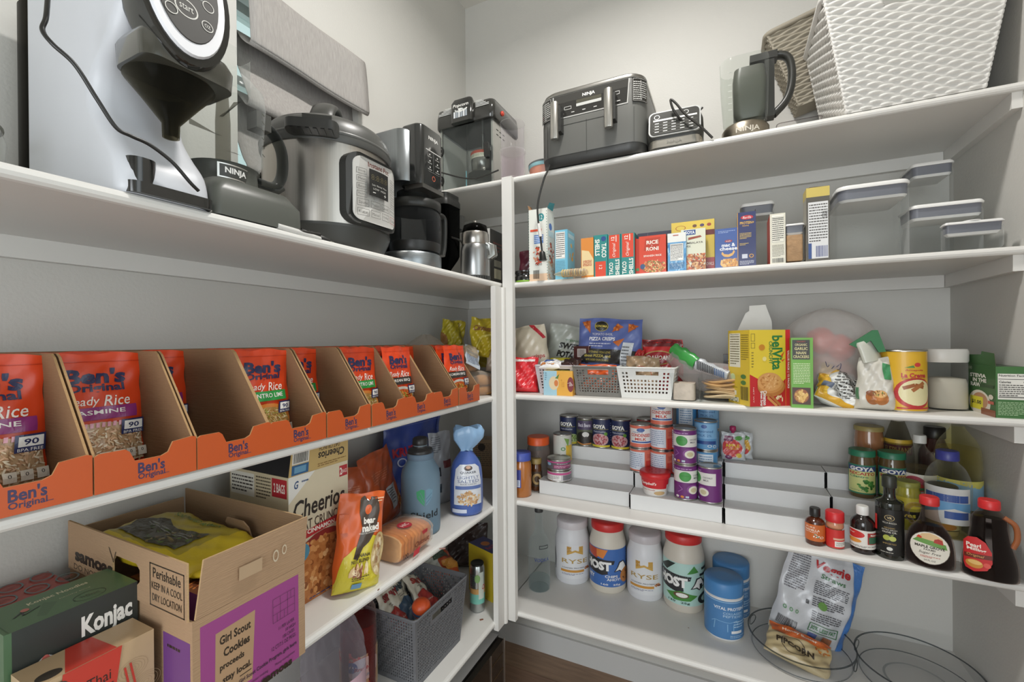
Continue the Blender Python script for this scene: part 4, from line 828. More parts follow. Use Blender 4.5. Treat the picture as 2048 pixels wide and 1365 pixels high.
loc, w, H = onfront(1476, 1513, y-.002, 424, z); carton('pasta_box', 'tall navy and orange pasta box with open round top behind it', 'box', loc, 0, w, .085, H, '333a66', {'front': [('r', 0, 0, .03, 1, 'd9a03c'), ('e', .52, .90, .34, .04, 'c03038'), ('t', 'Barilla', .52, .90, .46, .045, 'f2eeea', {'sh': .2}), ('t', 'PROTEIN+', .52, .80, .76, .05, 'e0b450', {'b': .02}), ('t', 'PENNE', .45, .745, .35, .025, 'e0b450'), ('lines', .12, .50, .75, .62, 5, 'd9bd6a'), ('lines', .12, .38, .6, .43, 2, 'd9bd6a'), ('r', .24, .14, .54, .22, 'c9ccd8'), ('ring', .75, .18, .12, .035, .3, 'd9a03c'), ('lines', .12, .02, .88, .10, 4, 'c9ccd8')], 'right': [('r', 0, 0, 1, 1, 'dd8a2e'), ('e', .5, .88, .48, .22, '3a2c28'), ('blobs', .5, .9, .4, .14, 60, .1, ['b85a2c', 'd8943c', '8a3c20'], {'asp': .5, 'clip': (0, 0, 1, 1)}), ('r', .62, 0, 1, .7, 'c8421f')]+facts(.08, .30, .5, .60, 'e8a860', '7a3a1c', 6)})
canister('food_canister', 'clear canister half hidden behind the pasta box', xat(1483, -.25), xat(1550, -.25), -.255, .09, z, on(1515, 405, 'y', -.25).z-z, group=None)
loc, w, H = onfront(1541, 1572, y, 427, z); carton('cereal_box', 'cream box showing its narrow printed side next to the pasta box', 'box', loc, 0, w, .10, H, 'e0dccb', {'front': [('r', .14, .90, .9, .97, 'f0eee4')]+facts(.12, .42, .92, .94, 'e9e6d8')+[('lines', .14, .14, .9, .38, 9, '8a8578'), ('bars', .14, .02, .9, .11, '4a4844')], 'left': [('r', 0, 0, 1, 1, 'c8402a')]})
canister('food_canister', 'small clear canister of pale brown grain beside the cream box', xat(1571, y), xat(1611, y), y, .07, z, on(1590, 447, 'y', y).z-z, fill=.075, fcol='b9936c', lidh=.012)
loc, w, H = onfront(1614, 1661, y-.004, 374, z); carton('tall_snack_box', 'tallest dark grey and yellow box left of the large canister', 'box', loc, 0, w, .055, H, '5a564e', {'front': [('r', 0, .87, 1, 1, 'cdb862'), ('r', .08, .03, .93, .80, 'dedede'), ('lines', .12, .25, .9, .78, 14, '55524e'), ('t', 'Nutrition Facts', .84, .62, .30, .10, '33302c', {'r': -90, 'asp': .3}), ('bars', .40, .05, .9, .20, '3c4a8a'), ('r', .08, .03, .22, .24, '34508a')], 'left': [('r', 0, 0, 1, 1, 'a9a59a'), ('r', 0, .87, 1, 1, 'c8b45e')]})
f_ = MB('paper'); f_.add([(-w/2, 0, 0), (w/2, 0, 0), (w/2-.004, .03, .008), (-w/2+.012, .035, .012), (-w/2, .05, -.004)], [(0, 1, 2, 3, 4)], '6a5a40'); f_.add([(-w/2, 0, -.0006), (w/2, 0, -.0006), (w/2-.004, .03, .0074), (-w/2+.012, .035, .0114)], [(0, 1, 2, 3)], '6a5a40'); f_.build('flap', bpy.data.objects['tall_snack_box'], (0, 0, H), label='loosely closed flap')
yc = -.362
canister('food_canister', 'largest empty clear canister with white lid', xat(1677, yc), xat(1826, yc), yc, .16, z, on(1750, 364, 'y', yc).z-z, lidh=.024)
canister('food_canister', 'tall narrow clear canister at the back beside the largest one', xat(1826, -.24), xat(1913, -.24), -.24, .10, z, on(1870, 322, 'y', -.24).z-z, lidh=.02)
canister('food_canister', 'medium clear canister standing right of the largest one', xat(1823, -.345), xat(1974, -.345), -.345, .10, z, on(1900, 404, 'y', -.34).z-z, lidh=.02)
canister('food_canister', 'lowest clear canister near the right wall', 1.562, 1.664, -.378, .030, z, on(1945, 441, 'y', -.378).z-z, lidh=.014)
# rolled bag of spiral crackers lying at the edge
m_ = MB('clearbag'); P0 = on(1165, 552, 'y', -.395)
b = thing('pasta_bag', 'small clear bag of swirled pasta lying before the taco boxes', 'bag', (.640, -.392, z+.0005))
m_.loft([[(x, .022*k*math.cos(a)+0, .014+.014*k*math.sin(a)) for a in [i*.4488 for i in range(14)]] for x, k in ((-.062, .15), (-.045, .5), (-.015, .9), (.015, 1.0), (.04, .9), (.05, .6))], 'f0e8d8'); m_.build('film', b)
m_ = MB('food'); rnd = random.Random(3)
for i in range(9):
    x = -.03+i*.0085; m_.tube([(x, .015*math.cos(a), .015+.0115*math.sin(a)) for a in [k*.6 for k in range(11)]], .0022, rnd.choice(['c9b070', 'b8964e', 'd9c68c']), n=6)
m_.build('pasta', b, label='curled dry pasta')
# ------------------------------------------------------------------ small perforated baskets
def basket(name, label, loc, rz, w, d, H, col, nx, nz, style='sq', k=.86, slot=(.5, .80, .20, .075), group=None, dy=None, cat='basket'):
    root = thing(name, label, cat, loc, rz, group)
    def wall(L0, L1, place, n, hole):
        mb = MB('matte')
        for j in range(nz):
            for i in range(n):
                u0, u1, v0, v1 = i/n, (i+1)/n, j/nz, (j+1)/nz; um, vm = (u0+u1)/2, (v0+v1)/2
                ins = hole and abs(um-slot[0]) < slot[2] and abs(vm-slot[1]) < slot[3]
                q = [(u0, v0), (u1, v0), (u1, v1), (u0, v1)]
                if ins: continue
                edge = j in (0, nz-1) or i in (0, n-1) or (hole and abs(um-slot[0]) < slot[2]+1.2/n and abs(vm-slot[1]) < slot[3]+1/nz)
                if edge: mb.add([place(u, v) for u, v in q], [(0, 1, 2, 3)], col); continue
                cu, cv = um, vm; a = .27 if style == 'sq' else .30
                if style == 'sq': P = [(cu-a/n, cv-a/nz), (cu+a/n, cv-a/nz), (cu+a/n, cv+a/nz), (cu-a/n, cv+a/nz)]
                else:
                    r_ = ((i*7+j*13) % 4)*1.57; P = [(cu+a*1.25/n*math.cos(r_+t), cv+a*1.25/nz*math.sin(r_+t)) for t in (-2.3, -.3, .5, 2.0)]
                v = [place(*p) for p in q]+[place(*p) for p in P]; mb.add(v, [(0, 1, 5, 4), (1, 2, 6, 5), (2, 3, 7, 6), (3, 0, 4, 7)], col)
        return mb
    Wz = lambda v: w*(k+(1-k)*v); Dz = lambda v: d*(k+(1-k)*v)
    nd = max(4, int(nx*d/w)); fz = .004
    for nm, pl, n, hole in (('front', lambda u, v: ((u-.5)*Wz(v), d/2-Dz(v)/2, fz+v*(H-fz)), nx, True), ('back', lambda u, v: ((.5-u)*Wz(v), d/2+Dz(v)/2, fz+v*(H-fz)), nx, True),
                            ('right', lambda u, v: (Wz(v)/2, d/2+(u-.5)*Dz(v), fz+v*(H-fz)), nd, False), ('left', lambda u, v: (-Wz(v)/2, d/2+(.5-u)*Dz(v), fz+v*(H-fz)), nd, False)):
        o = wall(0, 0, pl, n, hole).build('perforated_wall', root); m = o.modifiers.new('t', 'SOLIDIFY'); m.thickness = .0018; m.offset = -1
    MB('matte').box(-w*k/2, w*k/2, d/2-d*k/2, d/2+d*k/2, 0, fz, col).build('bottom', root)
    r = MB('matte'); P = [(x, y_, H) for x, y_ in rrect(w+.003, d+.003, .012, 4, 0, d/2)]; P.append(P[0]); r.tube(P, .003, col, n=6, caps=(0, 0)); r.build('rim', root)
    return root
def bagobj(name, label, loc, rot, w, H, T, col, arts, seed=1, cat='bag', mat='film', bot=.12, top=.06, wr=.003, cell=.07, back=None, group=None, taper=0, h0=.0016, pinch=None, parent=None):
    mb = MB(mat); mp = bag_fn(w, H, T, seed, wr, bot, top, taper, pinch=pinch); bag(mb, mp, col, 40, 48, back=back)
    art(mb, mp, arts, cell=min(cell, .045), h0=h0*.7, eps=.00025, seed=seed)
    o = mb.build(name, label=label, cat=cat, group=group); o.location = loc; o.rotation_euler = rot; return o
zB = Z['B']
# ------------------------------------------------------------------ third back shelf
bagobj('snack_bag', 'tall cream snack bag leaning beside the corner post', (.442, -.25, zB+.055), (math.radians(-6), math.radians(-8), .25), .13, .19, .06, 'd3c7b0', [('t', 'crisps', .7, .35, .4, .1, 'b8302c', {'b': .02}), ('p', [(.55, 1), (.7, .995), (.98, .72), (.9, .70)], 'b82a35')], 3)
bagobj('snack_bag', 'bright red bag standing under the cream bag at corner post', (.432, -.318, zB+.001), (math.radians(-4), 0, .2), .10, .125, .05, 'd22c34', [('r', .1, .88, .9, .95, 'e8dcd8')], 7, wr=.005)
bw = basket('storage_basket', 'small white perforated basket behind the boxed tea', (.570, -.335, zB+.0005), .03, .175, .20, .098, 'c9c2c6', 15, 9)
bagobj('chip_bag', 'white sweet potato chips bag behind the white basket rim', (.500, -.115, zB+.012), (math.radians(2), math.radians(10), .25), .155, .235, .05, 'b9bcb2', [('t', 'SWEET', .60, .66, .62, .10, '26231f', {'b': .05, 'sh': .1}), ('t', 'POTATO', .60, .52, .64, .11, '26231f', {'b': .05, 'sh': .1}), ('t', 'CHIPS', .62, .38, .5, .10, '26231f', {'b': .05, 'sh': .1}), ('t', 'organic', .6, .76, .34, .05, '3f7a48'), ('p', [(.3, .02), (.9, .05), (.9, .2), (.5, .15)], '4c8a50')], 11, wr=.006)
carton('cocoa_box', 'dark brown hot cocoa box standing in the white basket', 'box', (.622, -.245, zB+.05), math.radians(-18), .062, .085, .115, '4a2320', {'front': [('r', .25, .66, .85, .92, 'd5cfc8'), ('bars', .3, .68, .8, .9, '5a4a48'), ('e', .55, .35, .2, .12, 'c9a898'), ('e', .55, .35, .14, .08, '4a2320')], 'right': [('t', 'HOT', .78, .56, .30, .14, 'cfc9c4', {'r': -90, 'b': .03, 'asp': .75}), ('t', 'COCOA', .48, .50, .52, .14, 'cfc9c4', {'r': -90, 'b': .03, 'asp': .75}), ('r', .02, 0, .06, 1, 'b89a90')]}, cols={'top': '5d2c28'})
jr = thing('lidded_tub', 'round tub with yellow lid inside the white basket', 'tub', (.530, -.205, zB+.006)); MB('plastic').lathe([(.03, 0), (.034, .002), (.036, .095)], 'b8a878', n=30).build('body', jr); MB('plastic').lathe([(.039, .095), (.040, .098), (.040, .112), (.037, .115)], 'd6c934', n=30).build('lid', jr, label='yellow lid')
bagobj('snack_pack', 'white and blue packet lying on top of the white basket', (.540, -.345, zB+.092), (math.radians(-68), 0, .1), .075, .062, .022, 'e4e2e2', [('e', .3, .75, .3, .14, '3a5a9a'), ('blobs', .35, .22, .3, .15, 30, .08, ['b8723c', 'd89a5c'])], 5)
bagobj('snack_pack', 'dark brown packet on the white basket beside the hot cocoa', (.595, -.325, zB+.092), (math.radians(-62), 0, -.3), .075, .06, .02, '3a2420', [], 6, wr=.004)
p, w, rz = boxpx((1085, 787), (1148, 789), zB); 
carton('tea_box', 'blue and yellow tea box standing in front of the white basket', 'box', (xat(1116, -.362, 785), -.362, zB), math.radians(2), xat(1140, -.362, 780)-xat(1083, -.362, 780), .06, .083, 'e0a63c', {'front': [('r', 0, 0, .46, 1, '9fc6d4'), ('e', .36, .5, .17, .28, 'dcc8a0'), ('e', .44, .50, .07, .13, 'd07a3c'), ('p', [(.40, .7), (.55, .88), (.5, .68)], '4f7a3a'), ('t', 'Tea', .66, .5, .12, .3, 'c98a2a'), ('e', .93, .46, .11, .3, '7a2a30'), ('t', 'yogi', .93, .48, .16, .16, 'e8dcd4', {'r': -60}), ('lines', .04, .6, .12, .95, 4, '6a90a4')], 'right': [('r', 0, 0, .35, 1, 'd99a34'), ('r', .35, .1, .95, .9, 'e8cf96')]}, cols={'top': 'c9b24a'})
basket('storage_basket', 'small grey perforated basket holding the blue pizza crisps bag', (xat(1198, -.335, 760), -.352, zB+.0005), .02, .172, .20, .098, '77756f', 17, 11, 'tri')
o_ = bagobj('snack_bag', 'orange bag inside the grey basket', (xat(1196, -.28, 730), -.30, zB+.012), (math.radians(-3), 0, .02), .135, .092, .05, 'd85a24', [('pl', [(.05, .3), (.4, .7), (.9, .4)], .02, '7a3418'), ('r', .05, .8, .9, .84, 'e8dccc'), ('pl', [(.2, .1), (.6, .5), (.95, .1)], .02, '7a3418')], 8)
BL = '5a6aa6'; ch = [('blobs', 0, 0, .001, .001, 1, .001, [BL])]
it = [('p', [(.05, .94), (.20, .96), (.19, .78)], 'c4672e'), ('p', [(.55, .80), (.62, .93), (.73, .88)], 'c4672e'), ('p', [(.80, .93), (.96, .90), (.80, .80)], 'c4672e'), ('p', [(.58, .66), (.75, .72), (.68, .60)], 'c4672e')]
it += [('blobs', .145, .90, .05, .05, 16, .02, ['e08a44', 'a84e20']), ('blobs', .63, .87, .05, .04, 16, .02, ['e08a44', 'a84e20']), ('blobs', .86, .88, .05, .035, 16, .02, ['e08a44', 'a84e20']), ('e', .38, .88, .11, .075, '2a2a22'), ('ring', .38, .88, .11, .075, .08, 'b8a850'), ('t', 'SONOMA', .38, .88, .19, .035, 'd9c45a', {'b': .02}),
       ('t', 'TOMATO BASIL', .40, .765, .34, .032, 'e4e4ea'), ('t', 'PIZZA CRISPS', .40, .70, .42, .05, 'e8e8ee', {'b': .03}), ('lines', .2, .58, .55, .65, 2, 'c8cce0'),
       ('p', [(.0, .36), (.97, .36), (.96, .55), (.0, .56)], '2b2a28'), ('t', 'EVERYTHING YOU LOVE', .36, .51, .42, .03, 'cdbb58'), ('t', 'about PIZZA, and', .36, .455, .42, .045, 'cdbb58', {'b': .02}), ('t', 'BITE SIZED SNACKABLE', .36, .40, .36, .025, 'cdbb58'),
       ('lines', .12, .12, .55, .32, 6, 'b8bede'), ('p', [(.70, .12), (.84, .14), (.90, .66), (.74, .66)], 'c9cdd2'), ('lines', .74, .16, .85, .62, 10, '55585c'), ('r', .03, .0, .98, .055, 'd2562a')]
bagobj('crisps_bag', 'blue tomato basil pizza crisps bag standing up in grey basket', (xat(1214, -.24, 690)-.006, -.238, zB+.012), (math.radians(-7), math.radians(3), .03), .222, .252, .07, BL, it, 4, wr=.005, h0=.003)
bw2 = basket('storage_basket', 'white perforated basket holding the red pouch and brown paper', (xat(1291, -.335, 760)+.002, -.357, zB+.0005), .0, .176, .20, .098, 'dcdcd8', 15, 8)
bagobj('potato_pouch', 'red mashed potato pouch at the back of the white basket', (xat(1324, -.20, 700), -.205, zB+.012), (math.radians(-4), 0, -.03), .132, .175, .045, 'c9282a', [('r', .02, .86, .98, .99, '6e2024'), ('e', .42, .64, .38, .14, 'b8a05a'), ('e', .42, .64, .35, .12, 'a8202a'), ('t', 'IDAHOAN', .42, .64, .58, .09, 'efe6da', {'b': .03}), ('t', 'Buttery', .40, .46, .5, .07, 'efe6da'), ('t', 'Homestyle', .48, .37, .62, .07, 'efe6da'), ('blobs', .9, .9, .1, .06, 8, .02, ['e0d8d0'])], 9, wr=.003)
b_ = bagobj('paper_bag', 'crumpled brown paper in the white basket beside the red pouch', (xat(1280, -.30, 710), -.30, zB+.015), (math.radians(-8), math.radians(4), .05), .105, .118, .05, '9c8468', [('ring', .5, .42, .34, .30, .04, 'b04a3c')], 10, mat='kraft', wr=.006, top=.02)
bagobj('snack_pack', 'small red triangular packet poking from the white basket', (xat(1272, -.24, 690), -.245, zB+.07), (math.radians(-5), math.radians(12), .2), .07, .085, .03, 'b8322e', [('r', .2, .3, .8, .5, 'd9c8c0')], 12, taper=.7)
# clear bin with tortillas and wrapped bread
bn = thing('clear_bin', 'clear plastic bin with tortillas and bread slices', 'bin', (xat(1420, -.345, 770)+.005, -.368, zB), 0); w, d, H = .235, .24, .085
sh = lambda z_, k: [(x, y_, z_) for x, y_ in rrect(w*k, d*k, .012, 4, 0, d/2)]
MB('clear').loft([sh(.001, .94), sh(.06, .97), sh(H-.012, .975), sh(H-.010, .995), sh(H, 1.0)], 'f2f4f4', caps=(1, 0)).build('tub', bn)
MB('clear').box(-.035, -.033, .012, d-.01, .004, H-.014, 'eef2f2').build('divider', bn)
t_ = MB('bread'); t_.loft([[(x, y_, z_) for x, y_ in rrect(.062, .08, .014, 4)] for z_ in (0, .004, .045, .05)], 'd8c8b8'); t_.build('bread_loaf', loc=(bn.location.x-.078, -.31, zB+.003), label='wrapped pale bread block left inside the clear bin', cat='bread')
rnd = random.Random(5)
for i in range(6):
    t_ = MB('bread'); s = rnd.uniform(-.006, .006); t_.lathe([(.062, 0), (.066, .002), (.066, .005), (.062, .007)], rnd.choice(['d9b98c', 'cfa878', 'dcc29a', 'c99c66']), n=30, sx=1.05, sy=.8)
    for v in range(len(t_.v)): x, y_, z_ = t_.v[v]; t_.v[v] = (x, y_, z_+.006*math.cos(x*40+i))
    t_.build('flatbread', loc=(bn.location.x+.042+s, -.29, zB+.012+i*.0095), label='round flatbreads stacked in clear bin', cat='flatbread', group='flatbreads in the clear bin')
# green topped bag lying diagonally
gb = thing('tied_bread_bag', 'clear bag with bright green end lying slanted over the bin', 'bag')
a, m1, b_ = on(1345, 697, 'y', -.27), on(1392, 728, 'y', -.30), on(1455, 752, 'y', -.32)
def lump(mb, P, R, col, n=14, flat=.7, mat=None, wr=.12):
    P = bezier(P, 5); k = len(P)-1; rr_ = [R[min(int(i/k*(len(R)-1)), len(R)-2)]*(1-(i/k*(len(R)-1)) % 1)+R[min(int(i/k*(len(R)-1))+1, len(R)-1)]*((i/k*(len(R)-1)) % 1) for i in range(k+1)]
    i0 = len(mb.v); mb.tube(P, rr_, col, n=n, flat=flat, mat=mat)
    for i in range(i0, len(mb.v)): x, y_, z_ = mb.v[i]; q = 1+0*wr; mb.v[i] = (x+.0022*math.sin(y_*300+z_*220), y_+.002*math.cos(x*260+z_*300), z_+.0022*math.sin(x*240))
    return mb
lump(MB('film'), [a, (a+m1)/2, m1], [.018, .024, .022], '3f9a48').build('green_end', gb, label='bright green printed end')
g2 = lump(MB('film'), [m1, (m1+b_)/2, b_], [.022, .017, .013], 'b9bcc0'); g2.build('printed_middle', gb, label='black and blue printed film')
l_ = MB('paper'); d_ = (b_-m1)
for i in range(16): q = m1+d_*(.06+i*.055); l_.box(q.x-.0016, q.x+.0012, q.y-.0245+i*.0004, q.y-.0225+i*.0004, q.z-.014+i*.0003, q.z+.014-i*.0004, ['2a2a2c', '33507a'][i > 9])
l_.build('print', gb)
lump(MB('clearbag'), [a+Vector((0, .01, -.02)), m1+Vector((.0, .02, -.03)), b_+Vector((.02, .03, -.02)), b_+Vector((.055, .04, -.015))], [.03, .045, .05, .03], 'efe8e6', flat=.8).build('clear_film', gb)
carton('small_carton', 'small red and black carton mostly hidden behind the yellow cracker box', 'box', (xat(1462, -.20, 705), -.20, zB+.002), 0, .045, .05, .135, '7a2a22', {'front': [('r', 0, .72, 1, 1, '26221f'), ('t', 'S', .5, .84, .4, .14, 'd9d4cc', {'b': .03}), ('r', 0, .45, 1, .72, 'c8502c')]})
# cracker box
x0, x1 = xat(1500, -.372, 760), xat(1581, -.372, 760); w = x1-x0; H = on(1540, 660, 'y', -.372).z-zB; Y_ = 'e2c63c'; RD = 'c2282c'
it = [('p', [(0, 0), (1, 0), (1, .34), (.86, .22), (.5, .26), (.0, .42)], RD), ('r', .88, 0, 1, 1, RD), ('t', 'belVita', .66, .70, .43/.52, .26*.52, '2f7a3e', {}), ]
asp = w/H
def rot(t, cu, cv, length, thick, col, b=.02, r=-90, sh=0):
    "word running down the face: length along v, thickness along u"
    return ('t', t, cu, cv, length/asp, thick*asp, col, {'r': r, 'b': b, 'asp': asp, 'sh': sh})
it = [('p', [(0, 0), (.88, 0), (.88, .36), (.72, .26), (.5, .27), (.2, .36), (0, .42)], RD), ('r', .885, 0, 1, 1, 'd22a30'), rot('belVita', .68, .70, .45, .26, '2f7a3e', .03), rot('CRUNCHY', .52, .70, .30, .09, '2f7a3e', .02),
      ('p', [(.76, .66), (.86, .72), (.80, .64)], 'd2562a'), ('p', [(.78, .60), (.88, .62), (.80, .58)], 'd2562a'), rot('VALUE PACK | 12 PACKS', .945, .48, .5, .055, 'f0e6e0', .03),
      ('e', .30, .77, .075, .04, 'c9862a'), ('e', .36, .62, .05, .03, 'e8d890'), ('box', .03, .85, .13, .95, .01, '8a7a3a', .006), ('box', .03, .76, .13, .83, .01, '8a7a3a', .006), ('lines', .04, .5, .1, .72, 6, '8a7a3a'),
      ('e', .52, .26, .34, .135, 'b8743a'), ('e', .50, .29, .32, .12, 'c98a4c'), ('e', .48, .32, .30, .12, 'd69c5e'), ('blobs', .48, .325, .25, .09, 60, .035, ['e6b67c', 'bf7f42', 'dba66a'], {'asp': .55}),
      rot('Cinnamon', .36, .11, .19, .09, 'f0e6e0', .03), rot('Brown Sugar', .27, .10, .2, .09, 'f0e6e0', .03), ('pl', [(.42, .12), (.66, .0)], .04, 'c98a4c'), ('pl', [(.5, .14), (.74, .01)], .04, 'b06c34'), ('blobs', .72, .12, .1, .05, 6, .03, ['e6d0a8']), rot('NET WT', .08, .15, .2, .03, 'e8b8b0', .01)]
il = [('r', 0, 0, 1, 1, 'dcbd38'), ('r', .06, .50, .58, .96, 'e6e2cc'), ('lines', .10, .53, .54, .93, 12, '6a6238'), ('t', 'Nutrition', .32, .945, .4, .02, '4a4428'), ('lines', .62, .6, .95, .95, 12, '8a7a2c'), ('e', .22, .36, .12, .05, 'c9d8a0'), ('e', .72, .38, .12, .03, '4f7a3a'), ('e', .72, .30, .12, .03, '4f7a3a'), ('r', .08, .12, .4, .18, 'e6e2cc'), ('bars', .60, .07, .94, .25, '4a4428'), ('r', .08, .03, .5, .09, 'e6e2cc'), ('ring', .18, .06, .07, .03, .3, '4a4428'), ('ring', .38, .06, .07, .03, .3, '4a4428'), ('t', 'frosties', .3, .23, .3, .02, '7a6a2c')]
bl_, w_, rz_ = boxpx((1500, 814), (1581, 812), zB)
carton('cracker_box', 'tall yellow and red biscuit box with sideways green lettering', 'box', bl_, rz_, w_, .10, H, Y_, {'front': it, 'left': il}, cols={'top': 'c9b8a0'})
x0, x1 = xat(1582, -.371, 760), xat(1626, -.371, 760); w = x1-x0; H = on(1600, 676, 'y', -.37).z-zB
carton('cracker_box', 'green garlic naan crackers box against the yellow biscuit box', 'box', ((x0+x1)/2+.0005, -.371, zB), 0, w, .075, H, '6aa63c', {'front': [('r', .06, .69, .86, .97, '2f2d28'), ('t', "TRADER'S", .46, .945, .4, .018, 'b8402c'), ('t', 'ORGANIC', .46, .90, .56, .035, 'c9c08a', {'b': .02}), ('t', 'GARLIC', .46, .845, .6, .042, 'c9c08a', {'b': .03}), ('t', 'NAAN', .46, .785, .46, .042, 'c9c08a', {'b': .03}), ('t', 'CRACKERS', .46, .73, .72, .042, 'c9c08a', {'b': .03}), ('lines', .1, .34, .86, .64, 13, 'd8e6b8'), ('r', .04, .05, .88, .29, '4a2c20'), ('e', .46, .17, .34, .10, '9a5a30'), ('blobs', .46, .175, .26, .075, 40, .07, ['e0b868', 'd0a050', 'ecca84', 'b8863c'], {'asp': .45, 'el': .8})], 'right': [('r', 0, 0, 1, 1, '5a9430')]}, cols={'top': '2c4a1e'})
# napkin stack behind
nk = MB('paper'); nk.add([(-.055, 0, 0), (.05, 0, 0), (.048, .0, .05), (.032, 0, .10), (-.012, 0, .098), (-.012, .0, .082), (-.022, 0, .076), (-.055, 0, .0)], [(0, 1, 2, 3, 4, 5, 6)], 'e6e4de'); v0 = list(nk.v); nk.add([(x+.004, y_+.03, z_-.004) for x, y_, z_ in v0[:7]], [(6, 5, 4, 3, 2, 1, 0)], 'dcdad4'); n_ = 7
nk.add([*v0[:7], *[(x+.004, y_+.03, z_-.004) for x, y_, z_ in v0[:7]]], [(i, (i+1) % 7, 7+(i+1) % 7, 7+i) for i in range(7)], 'e0ded8'); nk.box(-.05, .05, 0, .03, -.189, 0, 'dedcd6')
nk.build('paper_napkins', loc=(xat(1508, -.24, 640), -.225, zB+.190), rz=.05, label='white folded paper rising behind the yellow biscuit box', cat='paper')
# grocery bag
gr = thing('grocery_bag', 'translucent plastic grocery bag bulging with an orange item inside', 'bag', (xat(1655, -.19, 720), -.195, zB+.001), 0)
def blob(mb, rx, ry, H, col, seed, n=36, m=26, prof=None, amp=.05, mat=None, z0=0):
    rows = []
    for j in range(m+1):
        v = j/m; k = prof(v) if prof else math.sin(math.pi*min(v*.5+.5*v, 1))**.5
        rows.append([(rx*k*math.cos(a)*(1+amp*noise2(2*math.cos(a)*2, v*5+math.sin(a)*2, seed)), ry*k*math.sin(a)*(1+amp*noise2(math.sin(a)*3, v*4, seed+2)), z0+v*H+.02*amp*math.sin(5*a+seed)) for a in [6.2832*i/n for i in range(n)]])
    return mb.loft(rows, col, mat)
blob(MB('hazybag'), .112, .09, .272, 'f6f3f1', 2, n=60, m=44, prof=lambda v: (.80+.2*math.sin(v*3.1))*(1 if v < .72 else max(.02, (1-((v-.72)/.28)**2))**.5), amp=.045).build('film', gr, label='crinkled translucent white film')
for i, (cx_, cz, r_) in enumerate(((-.02, .17, .035), (.025, .15, .03))):
    m_ = MB('film'); blob(m_, r_*1.2, r_*.8, .075, 'e0503a', 5+i, n=18, m=10, prof=lambda v: max(.05, math.sin(math.pi*v))**.6, amp=.12); m_.xf(Matrix.Translation((cx_, -.03, cz-.03))); m_.build('orange_item', gr, label='bright orange packet inside')
m_ = MB('film'); blob(m_, .07, .05, .15, 'c98a78', 8, prof=lambda v: max(.05, math.sin(math.pi*min(1, v*.8+.2)))**.5); m_.build('inner_pack', gr, label='pale orange pack inside')
m_ = MB('plastic')
for k_, pts in enumerate((((.05, .07), (.055, .055), (.062, .068), (.07, .06), (.064, .05)), ((.075, .055), (.085, .065), (.083, .05), (.076, .048)))):
    m_.tube(bezier([(x-.07, -.088, z_+.05) for x, z_ in pts], 4), .0009, '34406a', n=5)
m_.build('marker_scribble', gr)
bagobj('chip_bag', 'crumpled yellow and white chip bag lying before the grocery bag', (xat(1668, -.31, 780), -.325, zB+.004), (math.radians(-38), math.radians(28), .15), .115, .12, .05, 'e3e3df', [('r', .0, .0, .13, 1, 'd9a62c'), ('r', .13, .03, .2, .97, 'e6c04a'), ('lines', .3, .2, .9, .9, 12, '4a4844'), ('r', .0, .0, 1, .08, 'd9a62c'), ('p', [(0, .6), (.3, .8), (.2, 1), (0, 1)], 'c99a34'), ('r', .05, .25, .25, .4, '6a7488')], 21, wr=.010, h0=.004)
mf = thing('muffin_bag', 'clear standing bag of muffin mix folded under green label', 'bag', (xat(1748, -.335, 770), -.34, zB+.001), math.radians(-8))
m_ = MB('film'); mp = bag_fn(.085, .135, .055, 31, .003, .2, .08, taper=.25); bag(m_, mp, 'cfcbc0')
art(m_, mp, [('e', .42, .24, .17, .13, 'a8683a'), ('e', .62, .25, .2, .14, 'b8743c'), ('e', .62, .32, .18, .07, 'd8a868'), ('e', .4, .33, .13, .05, '8a5230'), ('blobs', .6, .33, .15, .05, 20, .02, ['5f7a3a', 'e6c890', '8a5a30']), ('p', [(.72, .60), (.92, .58), (.98, .86), (.74, .90)], '3f8a58'), ('r', .0, .2, .08, .42, '4f7a58')], cell=.045, h0=.001, eps=.00025); m_.build('pouch', mf)
m_ = MB('film'); m_.tube(bezier([(-.004, .0, .125), (-.012, .0, .155), (-.02, 0, .178)], 4), [.028]*8+[.024], 'c3c4b8', n=12, flat=.4); m_.build('folded_top', mf)
m_ = MB('matte'); m_.prism([(-.052, .168), (-.004, .205), (.006, .205), (.022, .150), (.008, .148), (-.008, .178), (-.034, .158)], lambda u, v, h: (u, h, v), -.014, .010, '2f6e44'); m_.build('green_fold', mf, label='dark green folded flap')
cr = cylpx(1779, 1846, 810, zB); r_ = .047; cx_ = xat(1800, -.30, 750)
c_ = thing('drink_can', 'large yellow tin of cinnamon oat drink with red swirl', 'can', (cx_+.002, -.312, zB), face_cam((cx_, -.3), 0)); m_ = MB('carton'); Hc = .155
m_.lathe([(r_, .004), (r_, Hc-.004)], 'd9ab2c', n=48, caps=(0, 0)); art(m_, cyl_map(r_, .004, Hc-.004), [('e', .68, .30, .30, .26, 'b83030'), ('e', .70, .31, .26, .22, 'e2d8a8'), ('pl', [(.5, .38), (.66, .44), (.80, .40)], .06, '9a5a30'), ('pl', [(.62, .34), (.80, .48)], .06, 'a8683a'), ('t', 'La Crema', .66, .60, .36, .08, 'b8303a', {'b': .04}), ('t', 'Amapola', .66, .685, .26, .035, 'b8303a', {'b': .02}), ('e', .70, .78, .045, .035, 'c83838'), ('p', [(.52, .73), (.64, .77), (.66, .73)], '4a8a48'), ('t', 'Bebida Fina de Arroz', .66, .54, .34, .02, '8a3a2a'), ('r', .42, .03, .98, .055, 'b83030')], cell=.04, h0=.0004); m_.build('label_sleeve', c_)
